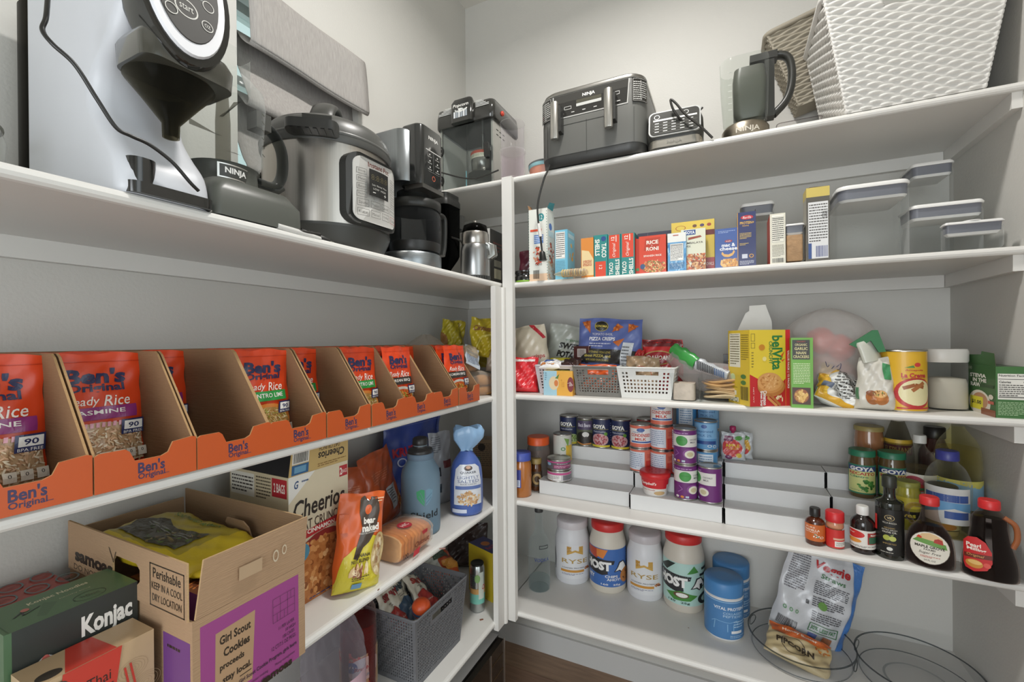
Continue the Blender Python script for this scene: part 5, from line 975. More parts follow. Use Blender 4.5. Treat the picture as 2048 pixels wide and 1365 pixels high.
MB('metal').lathe([(r_-.001, 0), (r_+.001, .0005), (r_+.001, .004)], 'c9c7c0', n=48).build('bottom_rim', c_); MB('metal').lathe([(r_+.001, Hc-.004), (r_+.001, Hc), (r_-.003, Hc), (r_-.004, Hc-.003)], 'c9c7c0', n=48).build('top_rim', c_)
# flour canister
fxy = cylpx(1846, 1938, 822, zB); fx = fxy[0]; fc = thing('flour_canister', 'round clear canister of white flour with wide white lid', 'canister', (fxy[0], fxy[1], zB), 0); R_ = fxy[2]*.93
MB('clear').lathe([(R_*.93, .001), (R_, .006), (R_, .125)], 'e9ebea', n=56, caps=(1, 0), pw=3).build('body', fc)
MB('matte').lathe([(R_*.92, .004), (R_*.97, .007), (R_*.97, .068), (R_*.9, .080), (R_*.4, .083)], 'd9cfc0', n=56, pw=3).build('flour', fc, label='white flour heaped inside')
MB('plastic').lathe([(R_*1.0, .122), (R_*1.04, .126), (R_*1.04, .150), (R_*.98, .156)], 'd9d6d0', n=56, pw=3).build('lid', fc, label='wide white lid')
# stevia boxes: one opened carton standing cornerwise
c1 = on(1992, 836, 'z', zB); cz = (c1.x, c1.y)
a1 = on(1937, 820, 'z', zB); wL = math.hypot(a1.x-c1.x, a1.y-c1.y); ang = math.atan2(c1.y-a1.y, c1.x-a1.x)
H = .118; GR = '3a6236'
st = carton('sweetener_box', 'green sweetener packet box with torn top, cornerwise at right wall', 'box', ((a1.x+c1.x)/2, (a1.y+c1.y)/2, zB), ang, wL, .055, H, GR, {'front': [('e', .42, .22, .40, .26, 'dcd6c8'), ('e', .45, .26, .28, .17, 'b88a68'), ('r', .08, .08, .56, .34, 'd9cf3c'), ('t', '$1.00', .32, .22, .36, .09, '2f2d28', {'b': .03}), ('t', 'STEVIA', .38, .78, .60, .08, 'e8e6de', {'b': .04}), ('t', 'IN THE', .44, .685, .5, .075, 'e8e6de', {'b': .04}), ('t', 'RAW', .30, .59, .38, .085, 'e8e6de', {'b': .04}), ('r', .45, .56, .95, .62, '2a4a28'), ('r', .5, .0, 1, .13, '8a5238'), ('e', .85, .38, .08, .05, 'dcd6c8'), ('r', .75, .24, .95, .3, 'b85a4a'), ('t', '200', -.02+.10, .93, .18, .06, 'c9d4b8')],
     'right': [('r', .06, .36, .94, .86, 'e4e2da'), ('t', 'Nutrition Facts', .5, .825, .8, .04, '2f2d28', {'b': .02}), ('r', .08, .75, .92, .76, '2f2d28'), ('t', 'Calories', .28, .70, .36, .045, '2f2d28', {'b': .02}), ('t', '0', .87, .70, .08, .045, '2f2d28', {'b': .02}), ('lines', .1, .42, .9, .66, 6, '4a4844'), ('r', .08, .40, .92, .415, '2f2d28'), ('lines', .06, .05, .94, .32, 9, 'a8c49a')]}, cols={'right': '3f6e3a', 'top': '2a4226'})
m_ = MB('paper'); m_.add([(-wL/2, 0, 0), (wL/2, 0, 0), (wL/2+.004, -.004, .03), (wL*.1, -.004, .034), (wL*.05, -.003, .026), (-wL/2+.004, -.004, .024), (-wL/2-.012, -.002, .012)], [(0, 1, 2, 3, 4, 5, 6)], GR); m_.add([(-wL/2, .0008, 0), (wL/2, .0008, 0), (wL/2+.004, -.0032, .03), (wL*.1, -.0032, .034), (wL*.05, -.0022, .026), (-wL/2+.004, -.0032, .024), (-wL/2-.012, -.0012, .012)], [(6, 5, 4, 3, 2, 1, 0)], 'b8b09a')
m_.build('torn_flap', st, loc=(0, 0, H))
# ------------------------------------------------------------------ stepped risers, cans and jars on the fourth back shelf
zC = Z['C']
for i, (x0, x1, yf, t) in enumerate(((.47, .798, -.283, 'long flat white stepped riser carrying the tuna cans'), (.8, 1.078, -.298, 'white stepped riser carrying the stacked milk cans'), (1.081, 1.36, -.300, 'empty white stepped riser right of the coconut milk cans'), (1.362, 1.645, -.296, 'white stepped riser behind the syrup and oil bottles'))):
    r = thing('stepped_riser', t, 'riser', ((x0+x1)/2, yf, zC), 0, 'stepped can risers'); w = x1-x0
    for k in range(3):
        a = k*.079; m_ = MB('plastic'); m_.box(-w/2, w/2, a, a+.079 if k < 2 else .235, (k+1)*.049-.003, (k+1)*.049, 'd9d9d8'); m_.box(-w/2, w/2, a, a+.003, .0006 if k == 0 else k*.049, (k+1)*.049-.003, 'd9d9d8')
        m_.build('step', r)
    m_ = MB('plastic')
    for sx in (-w/2, w/2-.003): m_.prism([(0, 0), (.235, 0), (.235, .146), (.158, .146), (.158, .097), (.079, .097), (.079, .048), (0, .048)], lambda u, v, h, sx=sx: (sx+h, u, v), 0, .003, 'cfcfce')
    m_.build('end_panel', r)
def can(name, label, x, y, z, r, H, base, arts, cell=.05, turn=0, group=None, cat='can', top='b9b7b2', mat='carton'):
    c = thing(name, label, cat, (x, y, z+.0004), face_cam((x, y), turn), group); m_ = MB(mat)
    m_.lathe([(r, .004), (r, H-.004)], base, n=40, caps=(0, 0)); art(m_, cyl_map(r, .004, H-.004), arts, cell=cell, h0=.0004, eps=.00008); m_.build('paper_label', c)
    m_ = MB('metal'); m_.lathe([(r-.0015, 0), (r+.0008, .001), (r+.0008, .004), (r, .005)], top, n=40); m_.build('bottom_rim', c)
    m_ = MB('metal'); m_.lathe([(r, H-.005), (r+.0008, H-.004), (r+.0008, H), (r-.0015, H), (r-.002, H-.003), (r*.5, H-.0032), (r*.1, H-.003)], top, n=40); m_.build('lid', c); return c
NB = '262e52'; y3 = -.088
goya = [('t', 'GOYA', .38, .74, .46, .15, 'ece9e0', {'b': .05}), ('r', .1, .64, .72, .65, 'c9c060'), ('t', 'Habichuelas', .4, .56, .42, .07, 'c9ccd8'), ('e', .42, .27, .30, .22, 'c9a0a0'), ('blobs', .42, .27, .24, .19, 60, .035, ['b04a50', 'c86a70', '963a44'], {'el': .6, 'asp': 1.1}), ('e', .62, .48, .06, .06, '6a9a3c'), ('r', .08, .0, .78, .07, 'd9c63a'), ('lines', .8, .2, .99, .9, 8, '8a90b8')]
for i, (px, lb) in enumerate(((1138, 'navy can of green beans, leftmost on the top step'), (1204, 'navy bean can beside the black bean can'), (1242, 'navy bean can, rightmost of the row before the milk cans'))):
    a = list(goya)
    if i == 0: a[4:6] = [('blobs', .6, .2, .2, .15, 30, .04, ['6a8a3c', '8aa84c', '4f7030'])]; a[3] = ('e', .6, .2, .25, .18, 'b8c890')
    can('bean_can', lb, xat(px, y3, 860), y3, zC+.147, .0365, .112, NB, a, group='navy bean cans')
can('bean_can', 'black bean can with white spoon picture on the top step', xat(1171, y3, 860), y3, zC+.147, .0355, .108, '5a6048', [('r', .15, .6, .75, .95, '4a3f5c'), ('t', 'Black Beans', .45, .78, .45, .14, 'd5d0dc', {'b': .02}), ('e', .48, .28, .36, .26, '2a2622'), ('e', .5, .42, .12, .1, 'd8d6d0'), ('blobs', .48, .2, .3, .14, 50, .04, ['3a2f2a', '1f1b18']), ('pl', [(.15, .12), (.4, .04), (.7, .08)], .05, 'b87a3c')])
can('corn_can', 'white and yellow can on the middle step behind the tuna', xat(1125, -.168, 890), -.168, zC+.098, .035, .105, 'c9c9c0', [('r', .62, .0, 1, .62, 'd9b43c'), ('ring', .52, .48, .08, .07, .4, '4f8a4a'), ('p', [(.55, .9), (.7, .55), (.75, .85)], '7aa050'), ('t', 'Golden', .72, .2, .2, .08, '4a5a2c')])
tun = [('r', 0, .70, 1, .92, 'c04a86'), ('r', .05, .1, .55, .66, 'e6e3e0'), ('lines', .08, .14, .5, .6, 5, '5a5658'), ('r', .6, .1, .95, .66, '77747a')]
can('tuna_can', 'flat silver and pink can, lower of the two stacked on the first step', xat(1119, -.243, 950)-.001, -.243, zC+.049, .0435, .0395, 'c9c5c6', tun, group='stacked tuna cans')
can('tuna_can', 'flat grey and pink can, upper of the two stacked on the first step', xat(1119, -.243, 950)-.002, -.243, zC+.049+.040, .0430, .0395, '5a585c', [('r', 0, .78, 1, .92, 'c04a86'), ('r', .35, .15, .9, .58, '8a3a62'), ('t', 'Premium', .6, .68, .3, .12, 'e6e0e2'), ('e', .2, .6, .08, .18, '8ab0cc'), ('lines', .38, .2, .88, .5, 2, 'd8a8c0')], group='stacked tuna cans')
cm = [('r', .12, .18, .88, .86, 'e6e2de'), ('e', .5, .80, .12, .09, '3f5f9e'), ('t', 'CONDENSED', .5, .56, .62, .15, 'c23c30', {'b': .03}), ('t', 'MILK', .5, .38, .34, .13, 'c23c30', {'b': .03}), ('r', .2, .21, .85, .28, '3f5f9e'), ('lines', .25, .66, .75, .72, 1, '3f5f9e')]
cmb = [('r', .0, .08, .62, .9, 'd6dbe4'), ('lines', .05, .14, .55, .85, 8, '8a9ab8'), ('r', .66, .0, 1, .5, 'c83a30'), ('lines', .7, .6, .95, .8, 3, 'b8402c')]
xa, xb = xat(1281, -.178, 900), xat(1323, -.178, 900)
for lb, x, k, a in (('red and white milk can, lower left of the stacks', xa, 0, cmb), ('condensed milk can with round blue badge, upper left of the stacks', xa, 1, cm), ('milk can at the foot of the tallest red stack', xb, 0, cmb), ('milk can in the middle of the tallest red stack', xb, 1, cmb), ('condensed milk can topping the tallest red stack', xb, 2, cm)):
    can('milk_can', lb, x+(.001 if k else 0), -.178, zC+.098+k*.0832, .0365, .0828, 'd9705a', a, group='condensed milk cans')
can('milk_can', 'red-rimmed can standing behind the condensed milk', xa+.002, -.092, zC+.147, .0, .0, 'b8352c', []) if False else None
can('tomato_can', 'red can with dark lid behind the upper left milk can', xa+.004, -.0735, zC+.147+.0, .0345, .118, 'b0302a', [('r', .1, .75, .9, .8, 'e0dcd6')])
bl = [('r', .1, .4, .85, .95, '7fb0d8'), ('t', 'Evaporated', .45, .66, .5, .12, '2b5a94', {'b': .01}), ('t', 'MILK 2%', .45, .52, .4, .09, '2b5a94'), ('r', .1, .2, .8, .32, '2b4a8a'), ('ring', .6, .14, .06, .05, .3, 'e6e6e6'), ('ring', .75, .12, .06, .05, .3, 'e6e6e6'), ('e', .45, .85, .08, .07, '3f5f9e')]
blb = [('r', .25, .1, .7, .92, 'd6dfe8'), ('lines', .3, .15, .66, .88, 8, '5a86b0'), ('r', .74, .05, .84, .9, '4a90c4')]
xc, xd = xat(1366, -.178, 900), xat(1412, -.178, 900)
for lb, x, k, a in (('blue milk can at the foot of the right stack', xd, 0, blb), ('blue evaporated milk can topping the right stack', xd, 1, bl)): can('milk_can', lb, x, -.178, zC+.098+k*.0962, .0355, .0958, '5a94c4', a, group='blue milk cans')
for lb, x, k in (('red milk can hidden behind the coconut milk', xc-.0, 0), ('red milk can above the hidden one behind coconut milk', xc-.0, 1)): can('milk_can', lb, x, -.1785, zC+.098+k*.0832, .0345, .0828, 'c8503c', cmb, group='condensed milk cans')
for lb, x, k in (('blue can high at the back behind the coconut stack', xc+.003, 0), ('upper blue can high at the back behind the coconut stack', xc+.003, 1), ('blue can at the back of the right milk stack', xd+.004, 0), ('upper blue can at the back of the right milk stack', xd+.004, 1)): can('milk_can', lb, x, -.0765, zC+.147+k*.0962, .0345, .0958, '5a94c4', blb if x < xd else bl, group='blue milk cans')
def coco(lb, x, y, k, turn):
    PU = '6d2a72'
    can('coconut_can', lb, x, y, zC+.049+k*.1125, .0350, .112, PU, [('r', 0, .50, 1, .86, 'dedbd6'), ('e', .42, .68, .17, .15, '4a9a4c'), ('t', 'SIMPLE', .42, .70, .22, .03, '3a7a3c'), ('t', 'COCONUT', .78, .72, .26, .05, '4a4450', {'b': .01}), ('t', 'MILK', .74, .64, .15, .05, '4a4450', {'b': .01}), ('e', .64, .30, .18, .14, '8a4a90'), ('e', .66, .28, .15, .12, 'e0dccb'), ('e', .66, .28, .09, .07, 'c9bd98'), ('e', .2, .07, .05, .035, 'e6e0d8'), ('e', .34, .07, .05, .035, 'd9883c'), ('r', .43, .04, .52, .10, 'b8c0d0'), ('lines', .1, .88, .9, .94, 1, 'c090c4'), ('pl', [(.25, .4), (.35, .3), (.22, .2)], .02, 'a06aa6')], turn=turn, group='purple coconut milk cans')
xq = xat(1371, -.252, 930); coco('purple coconut milk can, lower of the stacked pair', xq, -.252, 0, math.radians(12)); coco('purple coconut milk can, upper of the stacked pair', xq-.001, -.252, 1, math.radians(-4)); coco('purple coconut milk can turned to its white side, standing alone', xat(1420, -.252, 960), -.252, 0, math.radians(-62))
s = thing('soup_bowl', 'red lidded microwave soup bowl on the first step', 'soup bowl', (xat(1310, -.250, 970), -.250, zC+.0494), face_cam((.87, -.25)))
m_ = MB('carton'); m_.lathe([(.036, 0), (.0375, .004), (.045, .058)], 'e3ded8', n=44, caps=(1, 0)); mp = lambda u, v, h: ((.0375+.0075*v+h)*math.sin((u-.5)*math.pi), -(.0375+.0075*v+h)*math.cos((u-.5)*math.pi), .004+v*.054)
art(m_, mp, [('p', [(0, .42), (1, .35), (1, 1), (0, 1)], 'c4222a'), ('t', "Campbell's", .32, .66, .42, .22, 'efe8e2', {'sh': .3, 'b': .02}), ('t', 'Chunky Noodle', .3, .28, .4, .1, 'b8302c'), ('e', .62, .12, .15, .12, 'c9a878'), ('r', .82, .2, .95, .6, 'd9d5d0')], cell=.05, h0=.0005); m_.build('bowl', s)
m_ = MB('plastic'); m_.lathe([(.046, .055), (.049, .058), (.0495, .07), (.046, .074), (.03, .073), (.005, .073)], 'c9262a', n=44); m_.build('lid', s, label='red vented lid')
for k in range(9): pass
m_ = MB('matte')
for k in range(9): a = k*.698; m_.loft([[(.018*math.cos(a)+.0018*math.cos(t), .018*math.sin(a)+.0018*math.sin(t), z_) for t in [q*1.05 for q in range(6)]] for z_ in (.0733, .0738)], '8a1a1e', smooth=False)
m_.build('steam_hole', s); s.children[-1]['kind'] = 'stuff'
# left end: nut butter and honey
def jar(name, label, x, y, z, r, H, lidc, bodyc, arts=(), lidh=.022, mat='gloss', group=None, turn=0, neck=.88, cell=.05, liquid=None, lr=None, body_label=None, n=40, pw=2, shoulder=.86, lmat='plastic'):
    c = thing(name, label, 'jar' if 'jar' in name else 'bottle', (x, y, z+.0006), face_cam((x, y), turn), group); m_ = MB(mat); hb = H-lidh
    m_.lathe([(r*.92, 0), (r, .006), (r, hb*shoulder-.004), (r*.97, hb*shoulder+.003), (r*neck, hb-.004), (r*neck, hb)], bodyc, n=n, pw=pw); m_.build('body', c, label=body_label)
    if arts:
        m_ = MB('carton'); art(m_, cyl_map(r, hb*.10, hb*shoulder-.006), list(arts), cell=cell, h0=.0005); m_.build('label', c)
    m_ = MB(lmat); q = lr or r*neck*1.08; m_.lathe([(q, hb+.0005), (q, H-.002), (q-.002, H)], lidc, n=n); m_.build('lid', c); return c
jar('nut_butter_jar', 'orange peanut butter jar with blue lid beside the corner post', xat(1043, -.325, 940)-.002, -.322, zC, .037, .155, '3f4fa0', 'a8662e', [('r', .05, .25, .32, .95, '39418c'), ('r', .06, .28, .29, .55, 'cfd6e6'), ('lines', .08, .3, .27, .52, 6, '3f5a9a')], lidh=.028, turn=math.radians(30))
jar('nut_butter_jar', 'taller clear jar with bright orange lid at the back corner', .437, -.205, zC, .044, .19, 'd8561e', 'b8a8a0', [], lidh=.03, mat='hazy')
jar('nut_butter_jar', 'brown jar with teal label and lid behind the blue-lidded jar', .446, -.262+.0, zC, .032, .125, '3a7f92', '7a5230', [('r', .3, .1, 1, .85, '3a86a0')], lidh=.024) if False else None
jar('nut_butter_jar', 'brown jar with teal lid behind the blue-lidded jar', xat(1066, -.235, 930)-.012, -.150+.0, zC, .034, .15, '2f7d94', '7a5230', [('r', .3, .1, 1, .85, '3a86a0')], lidh=.024)
jar('honey_jar', 'small amber jar with tan lid beside the first riser', .4455, -.268+.02, zC, .0215, .118, 'a08850', '5c3418', [('r', .2, .1, .95, .9, '4a3a2c'), ('e', .55, .5, .28, .3, 'b89a68'), ('e', .55, .5, .15, .17, '4a3422')], lidh=.02, mat='gloss')
ap = bagobj('fruit_pouch', 'pink apple fruit pouch with magenta cap on top step', (xat(1466, -.10, 890), -.10, zC+.1475), (0, 0, .05), .072, .092, .028, 'c8ccce', [('e', .45, .45, .42, .33, 'cf4a4c'), ('t', 'APPLE', .46, .54, .6, .12, 'e6c83c', {'b': .03}), ('t', '& BANANA', .46, .43, .5, .06, 'e6c83c'), ('r', .12, .70, .5, .88, '8a4a6a'), ('t', 'GOGO', .3, .8, .28, .07, 'e6dce4'), ('e', .72, .82, .16, .08, '5a9a4c'), ('e', .75, .2, .12, .08, 'e0c050'), ('e', .3, .12, .15, .08, '7a3a6a')], 14, wr=.002)
m_ = MB('plastic'); m_.lathe([(.005, 0), (.006, .006), (.010, .008), (.010, .022), (.006, .024)], 'a02a58', n=16, cx=0); m_.build('spout_cap', ap, loc=(0, 0, .091), label='magenta screw cap')
ap2 = bagobj('fruit_pouch', 'second fruit pouch mostly hidden behind the pink apple one', (xat(1482, -.072, 890), -.068, zC+.1475), (0, 0, .0), .07, .09, .024, 'c8ccce', [('e', .6, .5, .3, .3, 'd9a83c'), ('e', .7, .8, .16, .08, '5a9a4c'), ('e', .7, .3, .12, .1, 'cf4a4c')], 15, wr=.002)
# ------------------------------------------------------------------ bottles at the right
rec = [('r', .06, .0, .98, 1, '2f7a5c'), ('r', .12, .05, .88, .95, 'd0d48a'), ('p', [(.12, .78), (.88, .78), (.88, .95), (.12, .95)], '2b3f7a'), ('t', 'GOYA', .5, .86, .62, .14, 'efeee6', {'b': .05}), ('t', 'RECAITO', .5, .70, .66, .10, 'b8302c', {'b': .03}), ('t', 'Cilantro', .42, .595, .46, .08, '2f7a5c', {'b': .02}), ('blobs', .62, .30, .2, .18, 30, .06, ['4a8a3c', '5fa04a', '37702e'], {'el': .7}), ('t', 'Cooking Base', .4, .12, .4, .05, '2f7a5c')]
x1 = 1.443; jar('sauce_jar', 'green-lidded cilantro sauce jar with full label showing', x1, -.172, zC+.098, .0315, .135, '2a7556', '5c4a2c', rec, lidh=.018, neck=.93, group='green-lidded sauce jars')
jar('sauce_jar', 'green-lidded sauce jar partly behind the dark oil bottle', x1+.068, -.172, zC+.098, .0315, .135, '2a7556', '5c4a2c', rec, lidh=.018, neck=.93, group='green-lidded sauce jars', turn=math.radians(12))
jar('salsa_jar', 'orange-brown salsa jar with brass lid at the back', xat(1737, -.085, 870), -.0865, zC+.147, .036, .142, 'a09058', '9a6a48', [('r', .1, .1, .9, .5, 'b8784c'), ('t', 'salsa', .45, .5, .4, .12, 'c9703c')], lidh=.014, mat='gloss', neck=.95)
def bottle(name, label, x, y, z, prof, col, mat='clear', cap=None, capc='d8d6d2', arts=None, lab=None, fill=None, fillc=None, sx=1, sy=1, rz=None, group=None, cell=.05, lblmat='carton', pw=2, lmap=None, turn=0, bl=None):
    c = thing(name, label, 'bottle', (x, y, z+.0006), face_cam((x, y), turn) if rz is None else rz, group); pr = [(p.x, p.z) for p in bezier([(r, 0, zz) for r, zz in prof], 4)]
    m_ = MB(mat); m_.lathe(pr, col, n=40, sx=sx, sy=sy, pw=pw, caps=(1, 0 if mat in ('clear', 'smoke') else 1)); m_.build('glass' if mat != 'matte' else 'body', c, label=bl)
    if fill:
        f = [(max(r-.0025, .002), zz+.002 if i == 0 else zz) for i, (r, zz) in enumerate(pr) if zz < fill]; m_ = MB('tinted' if int(fillc[:2], 16) > 120 else 'liquid'); m_.lathe(f, fillc, n=36, sx=sx, sy=sy, pw=pw); m_.build('liquid', c)
    if cap:
        r, z0, z1 = cap; m_ = MB('plastic'); m_.lathe([(r, z0), (r*1.02, z0+.003), (r, z1-.002), (r*.9, z1)], capc, n=24); m_.build('cap', c)
    if arts: m_ = MB(lblmat); art(m_, lmap or cyl_map(lab[0], lab[1], lab[2], lab[3] if len(lab) > 3 else math.pi), arts, cell=cell, h0=.0008, eps=.00008); m_.build('label', c)
    return c
zz = zC
bottle('vinegar_bottle', 'clear bottle with white cap and onion picture label', xat(1839, -.176, 900), -.177, zz+.098, [(.034, 0), (.036, .01), (.036, .10), (.031, .13), (.014, .155), (.012, .17)], 'f6f5f0', cap=(.0145, .166, .188), capc='d4d4ce', fill=.105, fillc='e6d8b0', arts=[('r', .15, .0, .95, 1, 'dcd8cc'), ('e', .4, .6, .2, .3, 'b04a58'), ('e', .5, .35, .12, .18, 'c83a2c'), ('p', [(.15, .15), (.9, .3), (.9, .45), (.15, .25)], '3f8a4a')], lab=(.036, .03, .085))
bottle('wine_bottle', 'tall bottle with gold neck foil behind the white-capped bottle', xat(1795, -.08, 860), -.083, zz+.147, [(.035, 0), (.037, .006), (.036, .08), (.025, .13), (.014, .165)], 'c9c6bc', mat='smoke', cap=(.015, .16, .19), capc='b8b4ac', arts=[('r', 0, .1, 1, .6, '7a3038'), ('t', 'ELEPHANT', .5, .35, .7, .3, 'd9c070', {'b': .02}), ('r', 0, .62, 1, .9, 'c9a83c')], lab=(.032, .06, .115))
bottle('sauce_bottle', 'dark sauce bottle with black cap at the very back', xat(1868, -.08, 865), -.0835, zz+.147, [(.034, 0), (.036, .006), (.036, .07), (.026, .10), (.02, .12)], '3a1a16', mat='gloss', cap=(.024, .118, .15), capc='1d1b1a')
bottle('oil_bottle', 'large ribbed bottle of pale yellow oil behind the blue-capped bottle', xat(1915, -.187, 880), -.188, zz+.098, [(.042, 0), (.046, .01), (.045, .08), (.047, .13), (.040, .175), (.018, .21), (.014, .22)], 'f8f6e0', fill=.165, fillc='f3edc4', arts=[('r', 0, .0, 1, 1, '8ab4d0'), ('p', [(0, .8), (.4, .9), (.8, .75), (1, .9), (1, 1), (0, 1)], 'd9d06a')], lab=(.047, .01, .085))
bottle('oil_bottle', 'large clear oil bottle with blue cap close to the right wall', 1.600, -.264, zz+.049, [(.040, 0), (.045, .01), (.043, .05), (.045, .10), (.045, .135), (.035, .17), (.019, .19), (.017, .2)], 'f8f8f4', cap=(.0225, .193, .217), capc='3b3f8c', fill=.045, fillc='f3edc4', arts=[('r', .05, .0, .9, 1, 'd3d3d0'), ('r', .1, .62, .85, .82, '3f5a9a'), ('p', [(.05, .2), (.6, .45), (.9, .35), (.9, .6), (.4, .62), (.05, .5)], '6aa0cc'), ('r', .45, .16, .85, .36, '3f5a9a')], lab=(.0455, .04, .13, 2.6))
jar('olive_jar', 'yellow-green olive jar behind the dark oil bottle', xat(1812, -.245, 990)+.001, -.250, zz+.049, .028, .125, '8a8a3c', 'a09a3a', [('r', 0, .25, 1, .5, '23221c'), ('t', 'Olives', .4, .375, .6, .16, 'd9cf4a', {'b': .03}), ('r', 0, .6, 1, .95, 'c4b83c')], lidh=.014)
jar('sauce_jar', 'creamy pasta sauce jar with red oval label', xat(1884, -.252, 1000), -.253, zz+.049, .032, .125, '4a4a46', 'c9bda0', [('r', .05, .05, .95, .72, '2f2d26'), ('r', .08, .08, .92, .68, 'ddd6c4'), ('e', .5, .55, .46, .13, 'b82c2c'), ('t', 'BERTOLLI', .5, .55, .74, .12, 'efe8dc', {'b': .03}), ('t', 'Alfredo', .5, .36, .4, .08, '6a5a48'), ('e', .6, .18, .2, .1, 'c98a4c')], lidh=.016)
f = cylpx(1610, 1651, 1093, zz); bottle('vanilla_bottle', 'small amber extract bottle with orange label at the shelf edge', f[0], f[1], zz, [(.0205, 0), (.0225, .005), (.0225, .055), (.018, .066), (.010, .072), (.010, .078)], '4a1f0c', mat='gloss', cap=(.0125, .074, .096), capc='1f1d1b', arts=[('r', 0, 0, 1, 1, 'c8662a'), ('t', 'PURE', .35, .82, .3, .1, 'f0e4d4'), ('t', 'VANILLA', .4, .66, .5, .12, 'f0e4d4', {'b': .02}), ('t', 'EXTRACT', .38, .53, .42, .08, 'f0e4d4'), ('blobs', .52, .34, .1, .1, 8, .06, ['f0ece4', '7a9a80']), ('ring', .72, .25, .07, .07, .3, 'f0e4d4')], lab=(.0225, .012, .056))
f = cylpx(1651, 1689, 1099, zz); c_ = bottle('spice_shaker', 'small spice shaker with red cap beside the vanilla bottle', f[0], f[1], zz, [(.018, 0), (.0200, .004), (.0200, .030), (.0165, .036), (.0165, .048), (.0200, .055), (.0185, .070)], 'c98a68', mat='gloss', cap=(.0210, .068, .094), capc='c8262a', arts=[('r', 0, 0, .42, 1, 'c8302c'), ('r', .42, .0, 1, 1, 'c8302c'), ('r', .5, .08, .95, .38, 'e8e4dc'), ('lines', .54, .12, .92, .34, 3, '6a6a66'), ('r', .45, .45, .9, .55, 'd8b098')], lab=(.0202, .002, .05))
f = cylpx(1700, 1752, 1110, zz); bottle('molasses_bottle', 'dark molasses bottle with white cap and red label', f[0], f[1], zz, [(.0240, 0), (.0262, .006), (.0262, .068), (.022, .084), (.012, .094), (.012, .10)], '1c1210', mat='gloss', cap=(.0135, .096, .118), capc='dedcd8', arts=[('r', 0, .0, 1, .92, 'e0dcd4'), ('e', .25, .68, .30, .20, 'c8302c'), ('t', 'Brer', .2, .74, .2, .08, 'f0e8e0'), ('e', .25, .36, .22, .11, 'd9903c'), ('r', .62, .25, 1, .82, 'a83230'), ('r', .65, .29, 1, .62, '3f6a50'), ('t', 'Molasses', .83, .71, .26, .10, 'efe8dc', {'b': .02}), ('lines', .1, .05, .9, .15, 2, '5a5450')], lab=(.0262, .014, .065))
f = cylpx(1750, 1810, 1121, zz); bottle('olive_oil_bottle', 'tall black olive oil bottle with gold crest', f[0], f[1], zz, [(.027, 0), (.0285, .005), (.0290, .128), (.026, .140), (.0135, .150), (.0125, .175), (.0145, .178)], '171a12', mat='gloss', cap=(.0150, .176, .205), capc='2a2c24', arts=[('r', .0, .0, 1, 1, '141412'), ('ring', .5, .82, .14, .065, .12, 'b8a070'), ('t', 'VR', .5, .82, .14, .05, 'c9b484', {'b': .02}), ('t', 'VILLA BOZZA', .5, .71, .4, .035, 'c8c4b8', {'b': .01}), ('t', 'ORGANIC', .5, .60, .3, .03, 'b89a5c'), ('t', 'EXTRA VIRGIN', .5, .555, .42, .03, 'c8c4b8', {'b': .01}), ('t', 'OLIVE OIL', .5, .505, .4, .035, 'd8d4c8', {'b': .02}), ('e', .42, .38, .10, .06, 'a9b04c'), ('e', .58, .37, .10, .055, 'b9bf62'), ('p', [(.5, .44), (.62, .48), (.58, .42)], '7a8a4c'), ('t', 'IMPORTED', .5, .25, .36, .03, 'b89a5c'), ('e', .5, .14, .08, .04, 'd8d8d0'), ('lines', .25, .04, .8, .07, 1, 'c8c4b8'), ('r', .03, .5, .13, .84, 'c8302c')], lab=(.0292, .012, .125, 2.4))
f = cylpx(1810, 1908, 1142, zz)
ml = lambda u, v, h: (-.035+u*.070, -(.0262+h)*(1-((u-.5)/.74)**2)**.5-.0012, .012+v*.076)
bottle('syrup_bottle', 'maple syrup bottle with red cap and oval farm label', f[0], f[1]-.006, zz, [(.040, 0), (.0455, .008), (.0450, .045), (.038, .080), (.022, .105), (.0165, .125), (.0155, .150)], 'e6dcd6', cap=(.0185, .148, .168), capc='c83030', fill=.100, fillc='2a110a', sy=.58, lmap=ml, arts=[('e', .5, .5, .52, .52, '3a3028'), ('e', .5, .5, .50, .50, 'e2ddd0'), ('p', [(.14, .74), (.86, .64), (.82, .84), (.66, .94), (.5, .98), (.3, .92)], 'd9b98a'), ('p', [(.06, .66), (.94, .52), (.9, .68), (.6, .74), (.2, .78)], '6a9a4c'), ('p', [(.6, .70), (.84, .66), (.82, .80), (.72, .84), (.62, .80)], 'b03c30'), ('p', [(.16, .78), (.3, .76), (.3, .82), (.22, .86)], 'c8402c'), ('t', 'MAPLE GROVE', .5, .53, .76, .085, '3a342c', {'b': .03}), ('t', 'FARMS', .5, .44, .3, .055, '3a342c', {'b': .01}), ('t', 'Sugar Free', .5, .33, .56, .10, '4a443c', {'sh': .3}), ('lines', .26, .18, .76, .25, 2, 'b8402c'), ('t', '24 FL OZ', .5, .11, .3, .05, '3a342c')])
m_ = MB('clear'); o_ = bpy.data.objects[[o.name for o in bpy.data.objects if o.name.startswith('syrup_bottle')][0]]; m_.tube(bezier([(-.012, 0, .142), (-.034, 0, .138), (-.042, 0, .115), (-.030, 0, .095)], 5), .0055, 'e6dcd6', n=10); m_.build('loop_handle', o_)
f = cylpx(1935, 2030, 1168, zz)
pl_ = lambda u, v, h: (-.044+u*.046, -(.0225+h)*(1-((-.044+u*.046)/.0485)**2)**.5-.0035, .016+v*.082)
